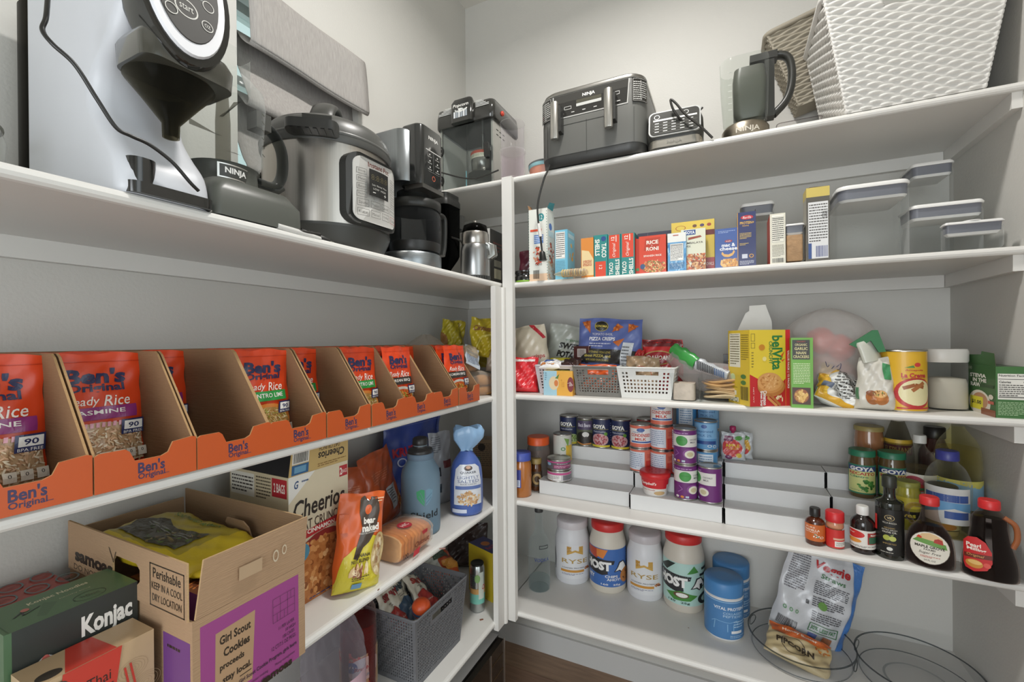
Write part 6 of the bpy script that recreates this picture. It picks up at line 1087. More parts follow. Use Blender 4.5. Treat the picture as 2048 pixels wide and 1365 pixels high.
bottle('syrup_bottle', 'tall dark pancake syrup bottle with red label next to right wall', f[0]-.002, f[1]-.001, zz, [(.043, 0), (.0475, .006), (.046, .04), (.036, .085), (.0315, .115), (.030, .135), (.022, .150), (.0155, .158), (.0155, .168)], 'e2d8d2', cap=(.0185, .160, .180), capc='cc2c2e', fill=.142, fillc='1c0d0a', sy=.55, lmap=pl_, turn=math.radians(8), arts=[('p', [(.0, .18), (.06, .04), (.35, -.02), (.8, .08), (.98, .3), (.96, .6), (.75, .85), (.45, .96), (.15, .93), (0, .8)], 'c42a2c'), ('t', 'Pearl', .34, .72, .5, .11, 'efe6da', {'b': .03}), ('t', 'Milling', .44, .60, .66, .11, 'efe6da', {'b': .03}), ('p', [(.02, .34), (.98, .40), (.97, .52), (.02, .46)], '6a2a20'), ('t', 'Original', .4, .43, .6, .09, 'd9a860', {'sh': .3}), ('e', .36, .2, .3, .12, 'c98a3c'), ('e', .38, .24, .24, .06, 'e0b870'), ('e', .8, .22, .13, .07, 'd9564c')])
m_ = MB('gloss'); o_ = [o for o in bpy.data.objects if o.name.startswith('syrup_bottle')][-1]; m_.tube(bezier([(.022, -.004, .145), (.040, -.004, .130), (.043, -.004, .10), (.036, -.004, .078)], 5), .0055, '9a5a34', n=10, flat=.8); m_.build('grip_handle', o_, label='amber loop grip')
# ------------------------------------------------------------------ lowest back shelf
zD = Z['D']
x_, y_, r_ = .437, -.205, .041
bottle('vodka_bottle', 'clear glass vodka bottle half full beside the post', x_, y_, zD, [(.038, 0), (.041, .008), (.041, .16), (.034, .19), (.016, .225), (.0145, .30)], 'f4f7f7', fill=.075, fillc='e6ecec', cap=(.016, .29, .32), capc='3a3a3a', arts=[('box', .5, .84, .78, .92, .02, '2a2c30', .015), ('t', 'VODKA', .58, .60, .46, .08, '3a4880', {'b': .01})], lab=(.0412, .02, .19), lblmat='matte')
def tub(name, label, pl, pr, pb, H, lidc, bodyc, arts, lidh=.03, neck=.86, group=None, shoulder=.78, turn=0, cell=.04, lz=None):
    x, y, r = cylpx(pl, pr, pb, zD); y = min(y, -r-.004)
    c = thing(name, label, 'tub', (x, y, zD+.0006), face_cam((x, y), turn), group); hb = H-lidh; m_ = MB('plastic')
    m_.lathe([(r*.93, 0), (r, .01), (r, hb*shoulder), (r*.95, hb*(shoulder+.06)), (r*neck*1.0, hb-.012), (r*neck, hb)], bodyc, n=56); m_.build('body', c)
    m_ = MB('carton'); z0, z1 = lz or (hb*.12, hb*(shoulder-.04)); art(m_, cyl_map(r, z0, z1), arts, cell=cell, h0=.0005); m_.build('label', c)
    m_ = MB('plastic'); q = r*neck*1.03; m_.lathe([(q, hb+.0005), (q*1.01, hb+.004), (q*1.01, H-.005), (q*.96, H), (q*.4, H-.001), (.001, H-.001)], lidc, n=56)
    m_.build('lid', c); return c
ry = [('r', .0, .0, 1, 1, 'dcdcde'), ('p', [(.40, .76), (.40, .96), (.48, .96), (.48, .84), (.5, .80)], 'b88a3c'), ('p', [(.70, .76), (.70, .96), (.62, .96), (.62, .84), (.6, .80)], 'c49a4c'), ('p', [(.40, .70), (.55, .80), (.70, .70), (.70, .76), (.55, .86), (.40, .76)], 'c9a050'), ('t', 'RYSE', .55, .52, .50, .13, 'b0904c', {'b': .01}), ('t', 'LOADED PROTEIN', .52, .32, .42, .035, '3a3a44', {'b': .01}), ('r', .28, .19, .72, .26, 'c98f3c'), ('lines', .3, .1, .7, .16, 2, '6a6a8a'), ('blobs', .8, .28, .06, .04, 6, .04, ['8a4a2c', 'c98a5c']), ('pl', [(.08, .2), (.1, .5), (.06, .75)], .02, '2a2a2c'), ('pl', [(.12, .15), (.14, .45), (.1, .8)], .015, '2a2a2c'), ('r', .93, .6, 1, .85, '2f3550')]
tub('protein_tub', 'white protein tub with gold emblem, left of the blue cookie tub', 1111, 1180, 1172, .238, 'cfc9cc', 'd9d9dc', ry, group='white protein tubs')
gh = [('r', 0, 0, 1, 1, '3f6aae'), ('p', [(.0, .98), (.45, .98), (.3, .72), (.02, .80)], 'b84a34'), ('p', [(.3, .98), (.5, .98), (.42, .74), (.30, .78)], 'd8803c'), ('p', [(.0, .62), (.1, .74), (.62, .70), (.6, .60), (.48, .58), (.50, .34), (.4, .30), (.02, .36)], '26262a'), ('t', 'HOST', .30, .54, .52, .24, 'ecebe8', {'b': .06}), ('p', [(.60, .40), (.66, .52), (.70, .66), (.80, .68), (.86, .56), (.90, .46), (.82, .42), (.76, .36), (.70, .42)], '26262a'), ('p', [(.63, .42), (.68, .52), (.72, .63), (.79, .65), (.84, .55), (.87, .47), (.81, .45), (.76, .39), (.71, .45)], 'ecebe8'), ('t', 'WHEY', .12, .22, .26, .10, 'ecebe8', {'b': .02}), ('e', .86, .27, .14, .20, 'b8783c'), ('blobs', .86, .27, .09, .14, 12, .022, ['4a2a1c', '3a2018'], {'el': .8}), ('t', 'CHIPS', .56, .28, .22, .07, 'ecebe8', {'b': .02}), ('t', 'AHOY!', .60, .20, .24, .07, 'ecebe8', {'b': .02}), ('t', '160   25g', .55, .06, .34, .06, 'ecebe8', {'b': .02}), ('lines', .88, .6, .98, .9, 5, '9ab0d8')]
tub('protein_tub', 'blue cookie protein tub with red lid', 1180, 1253, 1190, .255, 'c8302e', 'd3cbbd', gh, turn=0)
tub('protein_tub', 'white protein tub with gold emblem, between the two red-lidded tubs', 1255, 1328, 1204, .232, 'c2bcbf', 'd9d9dc', ry, group='white protein tubs', turn=math.radians(-12))
g2 = [('r', 0, 0, 1, 1, 'b3d4cc')]+gh[3:7]+[('p', [(.05, .80), (.25, .98), (.38, .98), (.22, .76)], '26302c'), ('p', [(.55, .76), (.66, .96), (.74, .80)], '4a8a44'), ('p', [(.2, .22), (.45, .34), (.72, .24), (.6, .12), (.35, .10)], '4a8a3c'), ('e', .46, .24, .12, .07, '6a4a38'), ('e', .47, .24, .09, .05, 'ecebe4'), ('r', .76, .70, .98, .76, '262a28'), ('r', .80, .84, .98, .90, '262a28'), ('r', .76, .40, .82, .52, '262a28'), ('ring', .88, .16, .16, .14, .45, '262a28'), ('t', '130   25g', .42, .06, .34, .06, '2f4a44', {'b': .02}), ('r', .84, .52, .98, .60, '262a28')]
tub('protein_tub', 'mint green coconut protein tub with red lid', 1327, 1410, 1229, .262, 'c8302e', 'cfc7ba', g2)
vp = [('r', 0, 0, 1, 1, '4a7fb4'), ('r', 0, .955, 1, .98, '8ab4d8'), ('t', 'VITAL PROTEINS', .62, .80, .56, .08, 'e3e8ee', {'b': .02}), ('t', 'COLLAGEN', .66, .68, .34, .06, 'b0cce4', {'b': .01}), ('t', 'PEPTIDES', .66, .60, .34, .06, 'b0cce4', {'b': .01}), ('pl', [(.30, .40), (.36, .46), (.60, .44), (.72, .50), (.74, .42), (.66, .38), (.66, .22)], .012, '8ab8dc'), ('pl', [(.36, .44), (.34, .22)], .012, '8ab8dc'), ('pl', [(.56, .40), (.56, .2)], .012, '8ab8dc'), ('lines', .66, .3, .95, .5, 3, 'b0cce4'), ('r', .62, .16, .82, .23, 'e6e6e8'), ('lines', .6, .04, .9, .12, 2, 'b0cce4')]
tub('collagen_tub', 'blue collagen tub with blue lid, the nearer one', 1409, 1488, 1284, .178, '4a84bc', 'dcdcdc', vp, lidh=.044, neck=.97, shoulder=.95, lz=(.008, .126), group='blue collagen tubs')
x, y, r = cylpx(1409, 1488, 1284, zD); c2 = copy_tree([o for o in bpy.data.objects if o.name.startswith('collagen_tub')][-1]); c2.location = (x+.022, y+.128, zD+.0006); c2['label'] = 'blue collagen tub standing behind its twin'
def tray(label, x, y, r, H, group):
    t = thing('turntable_tray', label, 'tray', (x, y, zD+.0006), 0, group); m_ = MB('clear'); m_.lathe([(r*.90, .0), (r*.92, .003), (r*.965, .012), (r*.985, H-.004)], 'f2f3f4', n=80, caps=(1, 0)); m_.build('basin', t)
    m_ = MB('smoke'); m_.tube([(r*math.cos(a), r*math.sin(a), H-.002) for a in [i*6.28319/72 for i in range(73)]], .0022, 'b4b8ba', n=6, caps=(0, 0)); m_.build('rim', t, label='rounded clear rim')
    m_ = MB('smoke'); m_.tube([(r*.93*math.cos(a), r*.93*math.sin(a), .006) for a in [i*6.28319/72 for i in range(73)]], .0014, 'c2c6c8', n=5, caps=(0, 0)); m_.lathe([(r*.5, .0035), (r*.52, .0055), (r*.54, .0035)], 'd9dcdd', n=60, caps=(0, 0)); m_.build('base_ring', t)
    for a in (2.7, 5.9):
        m_ = MB('smoke'); P = [(r*1.0*math.cos(a+t_), r*1.0*math.sin(a+t_), H*.62+z_) for t_, z_ in [(.16*math.cos(q*.5236), .013*math.sin(q*.5236)) for q in range(13)]]; m_.tube(P, .0013, 'a8acae', n=5, caps=(0, 0)); m_.build('handle', t)
tray('round clear tray holding the veggie straws and popcorn bags', 1.283, -.200, .137, .052, 'round clear trays')
tray('empty round clear tray near the right wall', 1.555, -.205, .137, .052, 'round clear trays')
vb = [('r', .93, 0, 1, 1, '4a7cc0'), ('p', [(.86, 1), (.93, .5), (.88, .0), (.95, 0), (.95, 1)], '4a7cc0'), ('t', 'Veggie', .60, .84, .46, .12, 'b82e34', {'b': .03, 'sh': .2}), ('t', 'Straws', .62, .75, .3, .05, '3f7a4a', {'b': .01}), ('lines', .42, .55, .84, .69, 7, '55555c'), ('lines', .42, .42, .84, .53, 5, '55555c'), ('e', .56, .45, .06, .04, '6a9a4a'), ('lines', .44, .27, .84, .38, 5, '55555c'), ('box', .44, .16, .84, .25, .012, '3f7a4a', .006), ('t', '30% LESS FAT', .64, .205, .34, .045, '3f7a4a', {'b': .02}), ('r', .46, .04, .58, .14, '6a7ab8'), ('r', .66, .04, .78, .14, 'a86a4a'), ('r', .34, .42, .38, .46, '2a2a2c'), ('lines', .05, .5, .3, .92, 16, '6a6a72'), ('t', 'o o o', .17, .3, .2, .04, '4a9a54'), ('bars', .05, .1, .28, .2, '3a3a3c')]
bagobj('veggie_straw_bag', 'white and blue veggie straws bag leaning in the round tray', (1.300, -.150, zD+.012), (math.radians(-8), math.radians(16), math.radians(8)), .205, .275, .065, 'cfd1d5', vb, 41, wr=.006, h0=.0035, bot=.15)
bagobj('popcorn_bag', 'tan and orange popcorn bag lying in the round tray', (1.262, -.285, zD+.012), (math.radians(-62), math.radians(12), math.radians(-8)), .16, .10, .035, 'c9b58a', [('p', [(.05, .66), (.9, .78), (1, 1), (0, 1)], 'd0662c'), ('t', 'Honey Butter', .5, .86, .55, .09, 'efe4d4', {'b': .02}), ('ring', .42, .42, .2, .26, .06, '4a3a28'), ('t', 'PIPCORN', .45, .42, .6, .17, '3a2c1c', {'b': .04}), ('blobs', .85, .72, .12, .12, 20, .03, ['d9903c', 'b86a2c'])], 42, wr=.004, h0=.003)
# ------------------------------------------------------------------ left wall, cereal shelf
K1, K2, PU = 'a4876a', '93775b', '93447f'
cb = thing('cookie_case', 'big opened cardboard cookie case with purple printed panel', 'cardboard box', (.408, -1.320, zC+.0006), R90)   # local x: along the shelf, local y: towards the wall
w, d, H, FL, t = .186, .376, .160, .084, .003
m_ = MB('kraft')
m_.box(-w/2, w/2, 0, t, 0, H, K1); m_.box(-w/2, w/2, d-t, d, 0, H, K1); m_.box(-w/2, -w/2+t, t, d-t, 0, H, K1); m_.box(w/2-t, w/2, t, d-t, 0, H, K1); m_.box(-w/2+t, w/2-t, t, d-t, 0, t, K2); m_.build('box_body', cb)
FM = fmap(w, d, H)
a_ = MB('carton'); I = '3a2a3a'
it = [('r', .055, .0, .93, .92, PU), ('p', [(.16, .16), (.47, .13), (.50, .80), (.17, .78)], 'a98a6a'), ('t', 'Girl Scout', .33, .69, .26, .085, '33291f', {'b': .035}), ('t', 'Cookies', .34, .56, .22, .085, '33291f', {'b': .035}), ('t', 'proceeds', .30, .43, .20, .08, '33291f', {'b': .03}), ('t', 'stay local.', .34, .30, .24, .08, '33291f', {'b': .03}), ('r', .36, .235, .46, .243, '33291f'),
      ('t', '11 PER LAYER', .80, .46, .16, .035, I), ('t', '10 HIGH', .84, .40, .10, .035, I), ('t', '100 CASES', .82, .345, .12, .035, I), ('t', '12 CT/7.5 OZ PKGS', .77, .285, .24, .04, I), ('t', 'Through the Girl Scout Cookie Program, girls learn', .53, .185, .74, .05, I, {'b': .02}), ('t', 'essential skills:', .22, .10, .2, .045, I, {'b': .02}), ('t', 'Money management', .78, .10, .2, .035, I), ('t', 'Decision making', .52, .10, .18, .035, I), ('t', 'Business ethics', .52, .05, .18, .035, I), ('t', 'samoas', .70, -.01+.03, .3, .06, '2f251c', {'b': .05})]
for i in range(4):
    it.append(('pl', [(.66, .55+i*.083), (.88, .55+i*.083)], .003, I))
for u in (.66, .733, .807, .88): it.append(('pl', [(u, .55), (u, .80)], .003, I))
for u, v0, v1 in ((.70, .55, .633), (.77, .55, .633), (.84, .716, .80)): it.append(('pl', [(u, v0), (u, v1)], .003, I))
art(a_, FM['front'], it); 
art(a_, FM['left'], [('r', .80, .05, .985, .80, '6c3f7c'), ('t', 'coconut', .90, .35, .10, .04, '2f251c'), ('lines', .83, .66, .97, .72, 1, '2f251c')]); a_.build('printed_panel', cb, label='purple panel with cookie program print')
def flap(nm, pts, arts=None, mp=None, lbl=None):
    m_ = MB('kraft'); A = [Vector(p) for p in pts]; n = (A[1]-A[0]).cross(A[2]-A[0]).normalized()*t
    m_.add([*A, *[p+n for p in A]], [tuple(range(len(A)))[::-1], tuple(range(len(A), 2*len(A)))]+[(i, (i+1) % len(A), len(A)+(i+1) % len(A), len(A)+i) for i in range(len(A))], [K1, K1]+['b89a74']*len(A))
    if arts: art(m_, mp, arts, mat='carton')
    return m_.build(nm, cb, label=lbl)
flap('flap', [(-w/2+.004, 0, H+.0005), (w/2, 0, H+.0005), (w/2+.004, -.004, H+FL), (-w/2+.014, -.004, H+FL)][::-1], [('r', .30, .35, .52, .60, 'b09678'), ('ring', .66, .5, .03, .12, .3, 'c4b59c'), ('ring', .75, .55, .025, .10, .3, 'c4b59c')], lambda u, v, h: (-w/2+.012+u*(w-.014), -.0012-v*.004-h-.0035, H+v*FL))
# left flap with handle slot
m_ = MB('kraft')
Y0, Y1 = .006, d-.004; xl = lambda u, v, h: (-w/2-.0005-h, u, v)
segs = [[(Y0, H), (.132, H), (.132, H+FL), (Y0, H+FL)], [(.216, H), (Y1, H), (Y1, H+FL), (.216, H+FL)], [(.132, H), (.216, H), (.216, H+.022), (.205, H+.020), (.144, H+.020), (.132, H+.030)], [(.132, H+.048), (.142, H+.056), (.206, H+.056), (.216, H+.045), (.216, H+FL), (.132, H+FL)]]
for s_ in segs: m_.prism(s_, xl, 0, t, K1, side='b89a74')
lm = lambda u, v, h: (-w/2-.0005-t-h, Y1-u*(Y1-Y0), H+v*FL)
art(m_, lm, [('t', 'samoas', .25, .32, .36, .20, '2c241c', {'b': .05}), ('t', 'DO NOT DROP', .26, .10, .40, .12, '4a3d30'), ('box', .735, .03, .985, .80, .006, '33291f', .022), ('t', 'Perishable', .86, .64, .20, .18, '33291f', {'b': .01}), ('t', 'KEEP IN A COOL', .86, .41, .22, .13, '33291f'), ('t', 'DRY LOCATION', .86, .20, .21, .13, '33291f'), ('pl', [(.40, .78), (.44, .52), (.46, .74)], .006, '4a3d30')], mat='carton')
m_.build('flap', cb, label='left flap with hand hole and shipping print')
m_ = MB('kraft'); xr = lambda u, v, h: (w/2+.0005+h, u, v)
for s_ in ([(Y0, H), (Y1, H), (Y1, H+FL), (Y0+.002, H+FL)],): m_.prism(s_, xr, 0, t, K2, side='b89a74')
m_.prism([(.13, H+.02), (.19, H+.02), (.196, H+.05), (.184, H+.062), (.136, H+.062), (.126, H+.05)], lambda u, v, h: (w/2-.001-h-(v-H)*.35+.02*0, u, v), 0, .0025, K1); m_.build('flap', cb, label='right flap with pushed-in hand tab')
flap('flap', [(-w/2, d, H+.0005), (w/2, d, H+.0005), (w/2-.004, d-.004, H+FL*.8), (-w/2+.004, d-.004, H+FL*.8)])
# contents
def lay(name, label, x, y, z, rz, wx, dy, hz, col, arts, cat='box', seed=1, tilt=0, mat='carton'):
    mb = MB(mat); mb.box(-wx/2, wx/2, 0, dy, 0, hz, col); M = fmap(wx, dy, hz)
    for k, i_ in arts.items(): art(mb, M[k], i_, seed=seed)
    o = mb.build(name, loc=(x, y, z), rz=rz, label=label, cat=cat); o.rotation_euler.x = tilt; return o
lay('cookie_box', 'purple cookie box standing inside the cardboard case', .396, -1.330, zC+.006, R90, .125, .06, .178, '7a3286', {'front': [('r', 0, .80, 1, 1, '7a4424'), ('blobs', .5, .9, .45, .08, 40, .05, ['8a4a28', 'c9783c', '5a2c18'], {'rect': 1}), ('t', 'Samoas', .26, .70, .34, .07, 'e6dcea', {'sh': .3, 'b': .02}), ('lines', .05, .4, .6, .6, 6, 'c9b0d4')], 'top': [('r', 0, 0, 1, 1, '6a3a24'), ('blobs', .5, .5, .45, .45, 70, .05, ['8a4a28', 'c9783c', '5a2c18', 'b0622e'], {'rect': 1})], 'left': [('r', 0, 0, 1, .5, '5a2468'), ('lines', .1, .1, .9, .6, 8, 'c9b0d4')]})
lay('cookie_box', 'second cookie box deeper inside the cardboard case', .32, -1.325, zC+.006, R90, .15, .11, .170, '6a3a24', {'top': [('blobs', .5, .5, .45, .45, 90, .05, ['8a4a28', '4a2818', 'b0622e', '3a2016'], {'rect': 1})]})
lay('cookie_box', 'low green and white box at the bottom of the case corner', .402, -1.398, zC+.006, R90, .010, .04, .125, '4a9a5c', {'front': [('r', 0, .3, 1, .5, 'e0e4dc')]})
yb = thing('instant_noodle_pack', 'yellow film-wrapped pack lying on top inside the cardboard case', 'food pack', (.205, -1.33, zC+.178), 0)
m_ = MB('film'); Yc = 'e3c72c'
def pk(u, v, s_=1):
    x, y = (u-.5)*.235, (v-.5)*.145; e = max(0, 1-abs(2*u-1)**6)**.4*max(0, 1-abs(2*v-1)**8)**.5
    return (x+.004*math.sin(v*9), y+.003*math.sin(u*11), .024+s_*(.020*e+.0016*noise2(u*7, v*7, 3)))
m_.grid(lambda u, v: pk(u, v), 40, 28, lambda u, v: Yc if (u > .80 or v < .12 or u < .06) else 'b9a436'); m_.grid(lambda u, v: pk(u, v, -1), 26, 18, Yc, flip=True)
art(m_, lambda u, v, h: (lambda p: (p[0], p[1], p[2]+h))(pk(u, v)), [('p', [(.10, .16), (.72, .14), (.74, .60), (.50, .52), (.28, .64), (.10, .50)], '4a4436'), ('blobs', .5, .34, .22, .16, 30, .04, ['6a5a3c', '3f4a2c', '8a7a4c', '5a6a3c'], {'rect': 1}), ('t', 'SOOTHING RAMEN', .42, .80, .5, .07, '5f7a3a', {'b': .02}), ('pl', [(.2, .5), (.68, .42)], .02, '8a8a84'), ('pl', [(.2, .46), (.68, .37)], .015, '8a8a84')], cell=.05, h0=.002)
m_.build('wrapper', yb); m_ = MB('film')
m_.loft([[(.112+dx, y_, .022+z_*k+dz) for y_, z_ in [(.066*math.cos(a), .016*math.sin(a)) for a in [i*.4488 for i in range(14)]]] for dx, k, dz in ((0, .9, 0), (.016, .35, .002), (.030, .12, .006))], 'd9bf2c'); m_.build('end_seal', yb, label='bright yellow crimped end'); yb.rotation_euler = (math.radians(-4), math.radians(7), math.radians(8))
# noodle boxes
KG = '2f3330'
lay('noodle_box', 'dark green konjac noodle box left of the cardboard case', .268, -1.487, zC+.0006, R90, .142, .092, .189, '4c6a4a', {'front': [('r', 0, 0, 1, 1, KG), ('r', .0, 0, .05, 1, '4c6a4a'), ('t', 'Konjac', .74, .80, .42, .20, 'e6e4de', {'b': .04}), ('ring', .27, .62, .09, .12, .12, 'cfcfc9'), ('e', .27, .70, .035, .045, 'c86a60'), ('pl', [(.18, .54), (.26, .62), (.36, .58), (.40, .68)], .02, 'cfcfc9'), ('lines', .15, .45, .4, .49, 1, 'cfcfc9')],
    'top': [('r', 0, 0, 1, 1, '54714f'), ('p', [(.25, .2), (.38, .6), (.45, .45), (.3, .1)], '4a6546'), ('t', 'Konjac Noodles', .52, .72, .46, .13, 'cfc9a8', {'b': .02}), ('t', 'healthy food', .6, .50, .24, .05, 'b8b494'), ('ring', .65, .22, .13, .16, .06, '33402f'), ('t', 'Tl Direct', .65, .22, .15, .09, '33402f'), ('pl', [(.14, .42), (.22, .55), (.20, .40), (.34, .52)], .018, '2a2f28'), ('e', .24, .56, .03, .06, 'b86a5c'), ('r', .03, .0, .035, 1, '3f5a3c')]})
TN = 'b59b78'
wv = []
for cx_, cy_ in ((.80, .7), (.92, .5), (.72, .4), (.98, .82), (.86, .28)):
    for k in range(5): wv.append(('ring', cx_, cy_, .028*(k+1), .020*(k+1), .10/(k+1), '97805f'))
lay('noodle_box', 'tan and red wheat noodle box before the konjac box', .334, -1.4895, zC+.0006, R90, .128, .060, .139, TN, {'front': wv[:15]+[('p', [(.22, 1), (.70, 1), (.62, .45), (.70, .3), (.30, .0), (.16, .2)], 'b8382a'), ('e', .17, .90, .09, .055, '3a322a'), ('t', "TRADER JOE'S", .17, .90, .14, .03, TN), ('t', 'Thai', .50, .78, .20, .10, '33201a'), ('t', 'WHEAT', .47, .64, .30, .11, '33201a'), ('t', 'NOODLES', .46, .50, .34, .11, '33201a'), ('ring', .62, .1, .28, .34, .05, '4a4238'), ('pl', [(.72, .76), (.78, .42)], .02, 'b8382a'), ('pl', [(.77, .78), (.83, .45)], .02, 'b8382a')], 'top': [('p', [(.24, 0), (.66, 0), (.62, 1), (.40, 1)], 'b8382a'), ('e', .16, .25, .10, .16, '3a322a')]})
rb = [('r', 0, 0, 1, 1, '9a3c30')]
for i in range(4):
    for j in range(3): rb += [('ring', .12+i*.26+(j % 2)*.13, .18+j*.33, .10, .15, .16, '55696c'), ('lines', .06+i*.26+(j % 2)*.13, .13+j*.33, .18+i*.26+(j % 2)*.13, .23+j*.33, 3, '8a3228')]
lay('patterned_box', 'red box with teal hexagon lines behind the konjac box', .158, -1.512, zC+.0006, R90, .140, .125, .165, '8a3a30', {'top': rb, 'right': rb[:9]})
lay('patterned_box', 'brown card box low at the far left behind noodles', .022+.02, -1.512, zC+.0006, R90, .10, .03, .10, '8a7460', {}) if False else None
# cereal box
CW = 'cfc0a0'
cf = [('r', 0, 0, 1, 1, 'd6c9ad'), ('r', .84, .88, .99, .97, 'b02c34'), ('t', '2', .87, .925, .04, .06, 'efe6da', {'b': .03}), ('t', 'BAGS', .935, .92, .09, .03, 'efe6da'), ('p', [(.0, 1), (.42, 1), (.0, .80)], 'e3e0d8'), ('t', 'G', .12, .93, .07, .06, '34507a', {'sh': .3, 'b': .03}), ('lines', .20, .93, .34, .96, 1, '34507a'),
      ('t', 'Cheerios', .50, .735, .86, .145, '2f2924', {'sh': .15, 'b': .02}), ('t', 'OAT CRUNCH', .50, .60, .74, .075, '4a3a30', {'b': .01}), ('p', [(.2, .49), (.80, .53), (.84, .585), (.24, .555), (.16, .51)], 'b32a30'), ('t', 'CINNAMON', .51, .54, .46, .035, 'efe6da', {'b': .03}), ('e', .56, .17, .62, .34, '8a2c28'), ('e', .60, .14, .58, .32, 'b8743e'), ('blobs', .5, .22, .5, .23, 260, .045, ['c07c44', 'a86432', 'd6965a', '8a4e26', 'e0ac74'], {'rect': 1, 'asp': .6, 'el': .75, 'clip': (0, 0, 1, .48)}), ('e', .16, .40, .15, .075, '4f8ea8'), ('t', '37', .16, .40, .12, .05, 'e6ecee', {'b': .02}), ('lines', .3, .01, .9, .03, 1, '3f4a7a')]
cs = [('r', 0, 0, 1, 1, 'cdbf9e'), ('r', .02, .80, .44, .98, 'e3dfd2'), ('lines', .04, .82, .42, .96, 5, '3a342c'), ('lines', .47, .80, .72, .98, 7, '5a5040'), ('r', .74, .84, .98, .98, 'b02c34'), ('t', '2 BAGS', .86, .91, .18, .07, 'efe6da', {'b': .02})]
H = .278; c_ = lay('cereal_box', 'tall opened oat cereal box with hinged tan lid flap', .281, -1.083, zC+.0006, R90-.02, .156, .20, H, CW, {'front': cf, 'left': cs}, seed=4)
cc = MB('carton'); hh = .054; mpf = lambda u, v, h: (-.078+u*.156, -.001-v*.006-h, H+.0005+v*hh)
cc.add([mpf(0, 0, 0), mpf(1, 0, 0), mpf(.97, 1, 0), mpf(.02, 1, 0)], [(0, 1, 2, 3)], 'c2a66c'); cc.add([mpf(0, 0, -.001), mpf(1, 0, -.001), mpf(.97, 1, -.001), mpf(.02, 1, -.001)], [(3, 2, 1, 0)], '8a7a62')
art(cc, mpf, [('r', .04, .45, .30, .98, 'd9d6ce'), ('bars', .06, .5, .28, .95, '2f2d2a'), ('r', .04, .03, .30, .42, '33608a'), ('r', .08, .1, .26, .35, '6a9ab8'), ('t', 'Cheerios', .68, .52, .46, .34, '2f2924', {'r': 180, 'b': .02}), ('t', 'OAT CRUNCH', .64, .84, .36, .18, '5a4a3c', {'r': 180}), ('lines', .45, .08, .95, .25, 2, '8a6a3c'), ('r', .40, .93, .66, 1, 'b02c34')]); cc.build('lid_flap', c_, label='tan lid flap standing upright')
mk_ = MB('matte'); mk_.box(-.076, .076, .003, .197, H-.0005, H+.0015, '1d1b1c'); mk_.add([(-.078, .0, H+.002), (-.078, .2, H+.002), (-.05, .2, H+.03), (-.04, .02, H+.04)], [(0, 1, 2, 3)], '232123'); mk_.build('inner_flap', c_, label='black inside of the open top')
# granola pouch
gr_ = 'd9622a'
it = [('p', [(0, 0), (1, 0), (1, .50), (.72, .56), (.30, .46), (.12, .38), (0, .1)], 'cfc03a'), ('p', [(.30, .36), (.42, .34), (.50, .45), (.62, .50), (.80, .62), (.86, .80), (.80, .95), (.66, .96), (.60, .92), (.52, .97), (.42, .94), (.42, .80), (.48, .66), (.36, .48)], '4f433a'), ('e', .60, .83, .07, .05, gr_), ('t', 'bear', .64, .72, .26, .07, 'efeae0', {'b': .04}), ('t', 'naked', .66, .645, .38, .075, 'efeae0', {'b': .04}), ('t', 'WILDLY DELICIOUS GRANOLA', .62, .595, .44, .016, 'efeae0'), ('e', .88, .36, .18, .22, 'c9b07c'), ('blobs', .88, .36, .13, .18, 60, .035, ['d9c49a', 'b89468', 'e3d3b0', 'a87c50'], {'el': .8, 'clip': (.6, .1, 1, .6)}), ('t', 'BANANA', .50, .38, .34, .035, '3f352a', {'b': .02}), ('t', 'NUT BLEND', .46, .33, .40, .035, '3f352a', {'b': .02}), ('blobs', .46, .23, .2, .035, 16, .07, ['d9b98a', '8a4a34', 'e3cfa4', 'b0745a']), ('lines', .28, .14, .68, .18, 2, '4a4032'), ('r', .30, .05, .50, .11, '5a8ab0'), ('r', .02, .62, .2, .8, 'd9622a'), ('lines', .78, .90, .96, .95, 2, 'efd0b0')]
bagobj('granola_bag', 'orange and yellow banana nut granola pouch before the cereal box', (.337, -1.040, zC+.001), (math.radians(-5), math.radians(8), math.radians(68)), .108, .210, .055, gr_, it, 51, wr=.0025, h0=.0022, bot=.14)
# loaf in bag
lf = thing('bread_loaf', 'sliced oat bread loaf in clear film bag', 'bread', (.310, -.852, zC+.001), R90); lf.scale = (1, 1, .84)
m_ = MB('bread'); secs = []; cl = []
P = []
for q in range(24):
    a = q*.2618; r_ = (abs(math.cos(a))**3.4+abs(math.sin(a))**3.4)**(-1/3.4); P.append((.056*r_*math.cos(a)*(1.05 if math.sin(a) > .3 else .97), .041*r_*math.sin(a)+.042))
for i in range(9):
    for dx, k in ((.0, .975), (.0015, 1), (.0118, 1)): secs.append([(-.060+i*.0133+dx, y_*k, .042+(z_-.042)*k) for y_, z_ in P]); cl.append(['bb7434', 'c07a3a', 'b56d30'][i % 3])
m_.loft([[(secs[0][0][0]-.0015, y_*.9, .042+(z_-.042)*.9) for y_, z_ in P]]+secs+[[(.0615, y_*.93, .042+(z_-.042)*.93) for y_, z_ in P]], ['cfa372']+cl+['cfa372']); m_.build('slices', lf)
m_ = MB('clearbag'); m_.loft([[(x, y_*k*1.06, .0008+(z_*1.04)*(.25+.75*k)) for y_, z_ in P] for x, k in ((-.066, .7), (-.062, 1), (.064, 1), (.070, .7), (.080, .3), (.094, .36))], 'fdf8f2', mat='tinted'); m_.build('film', lf)
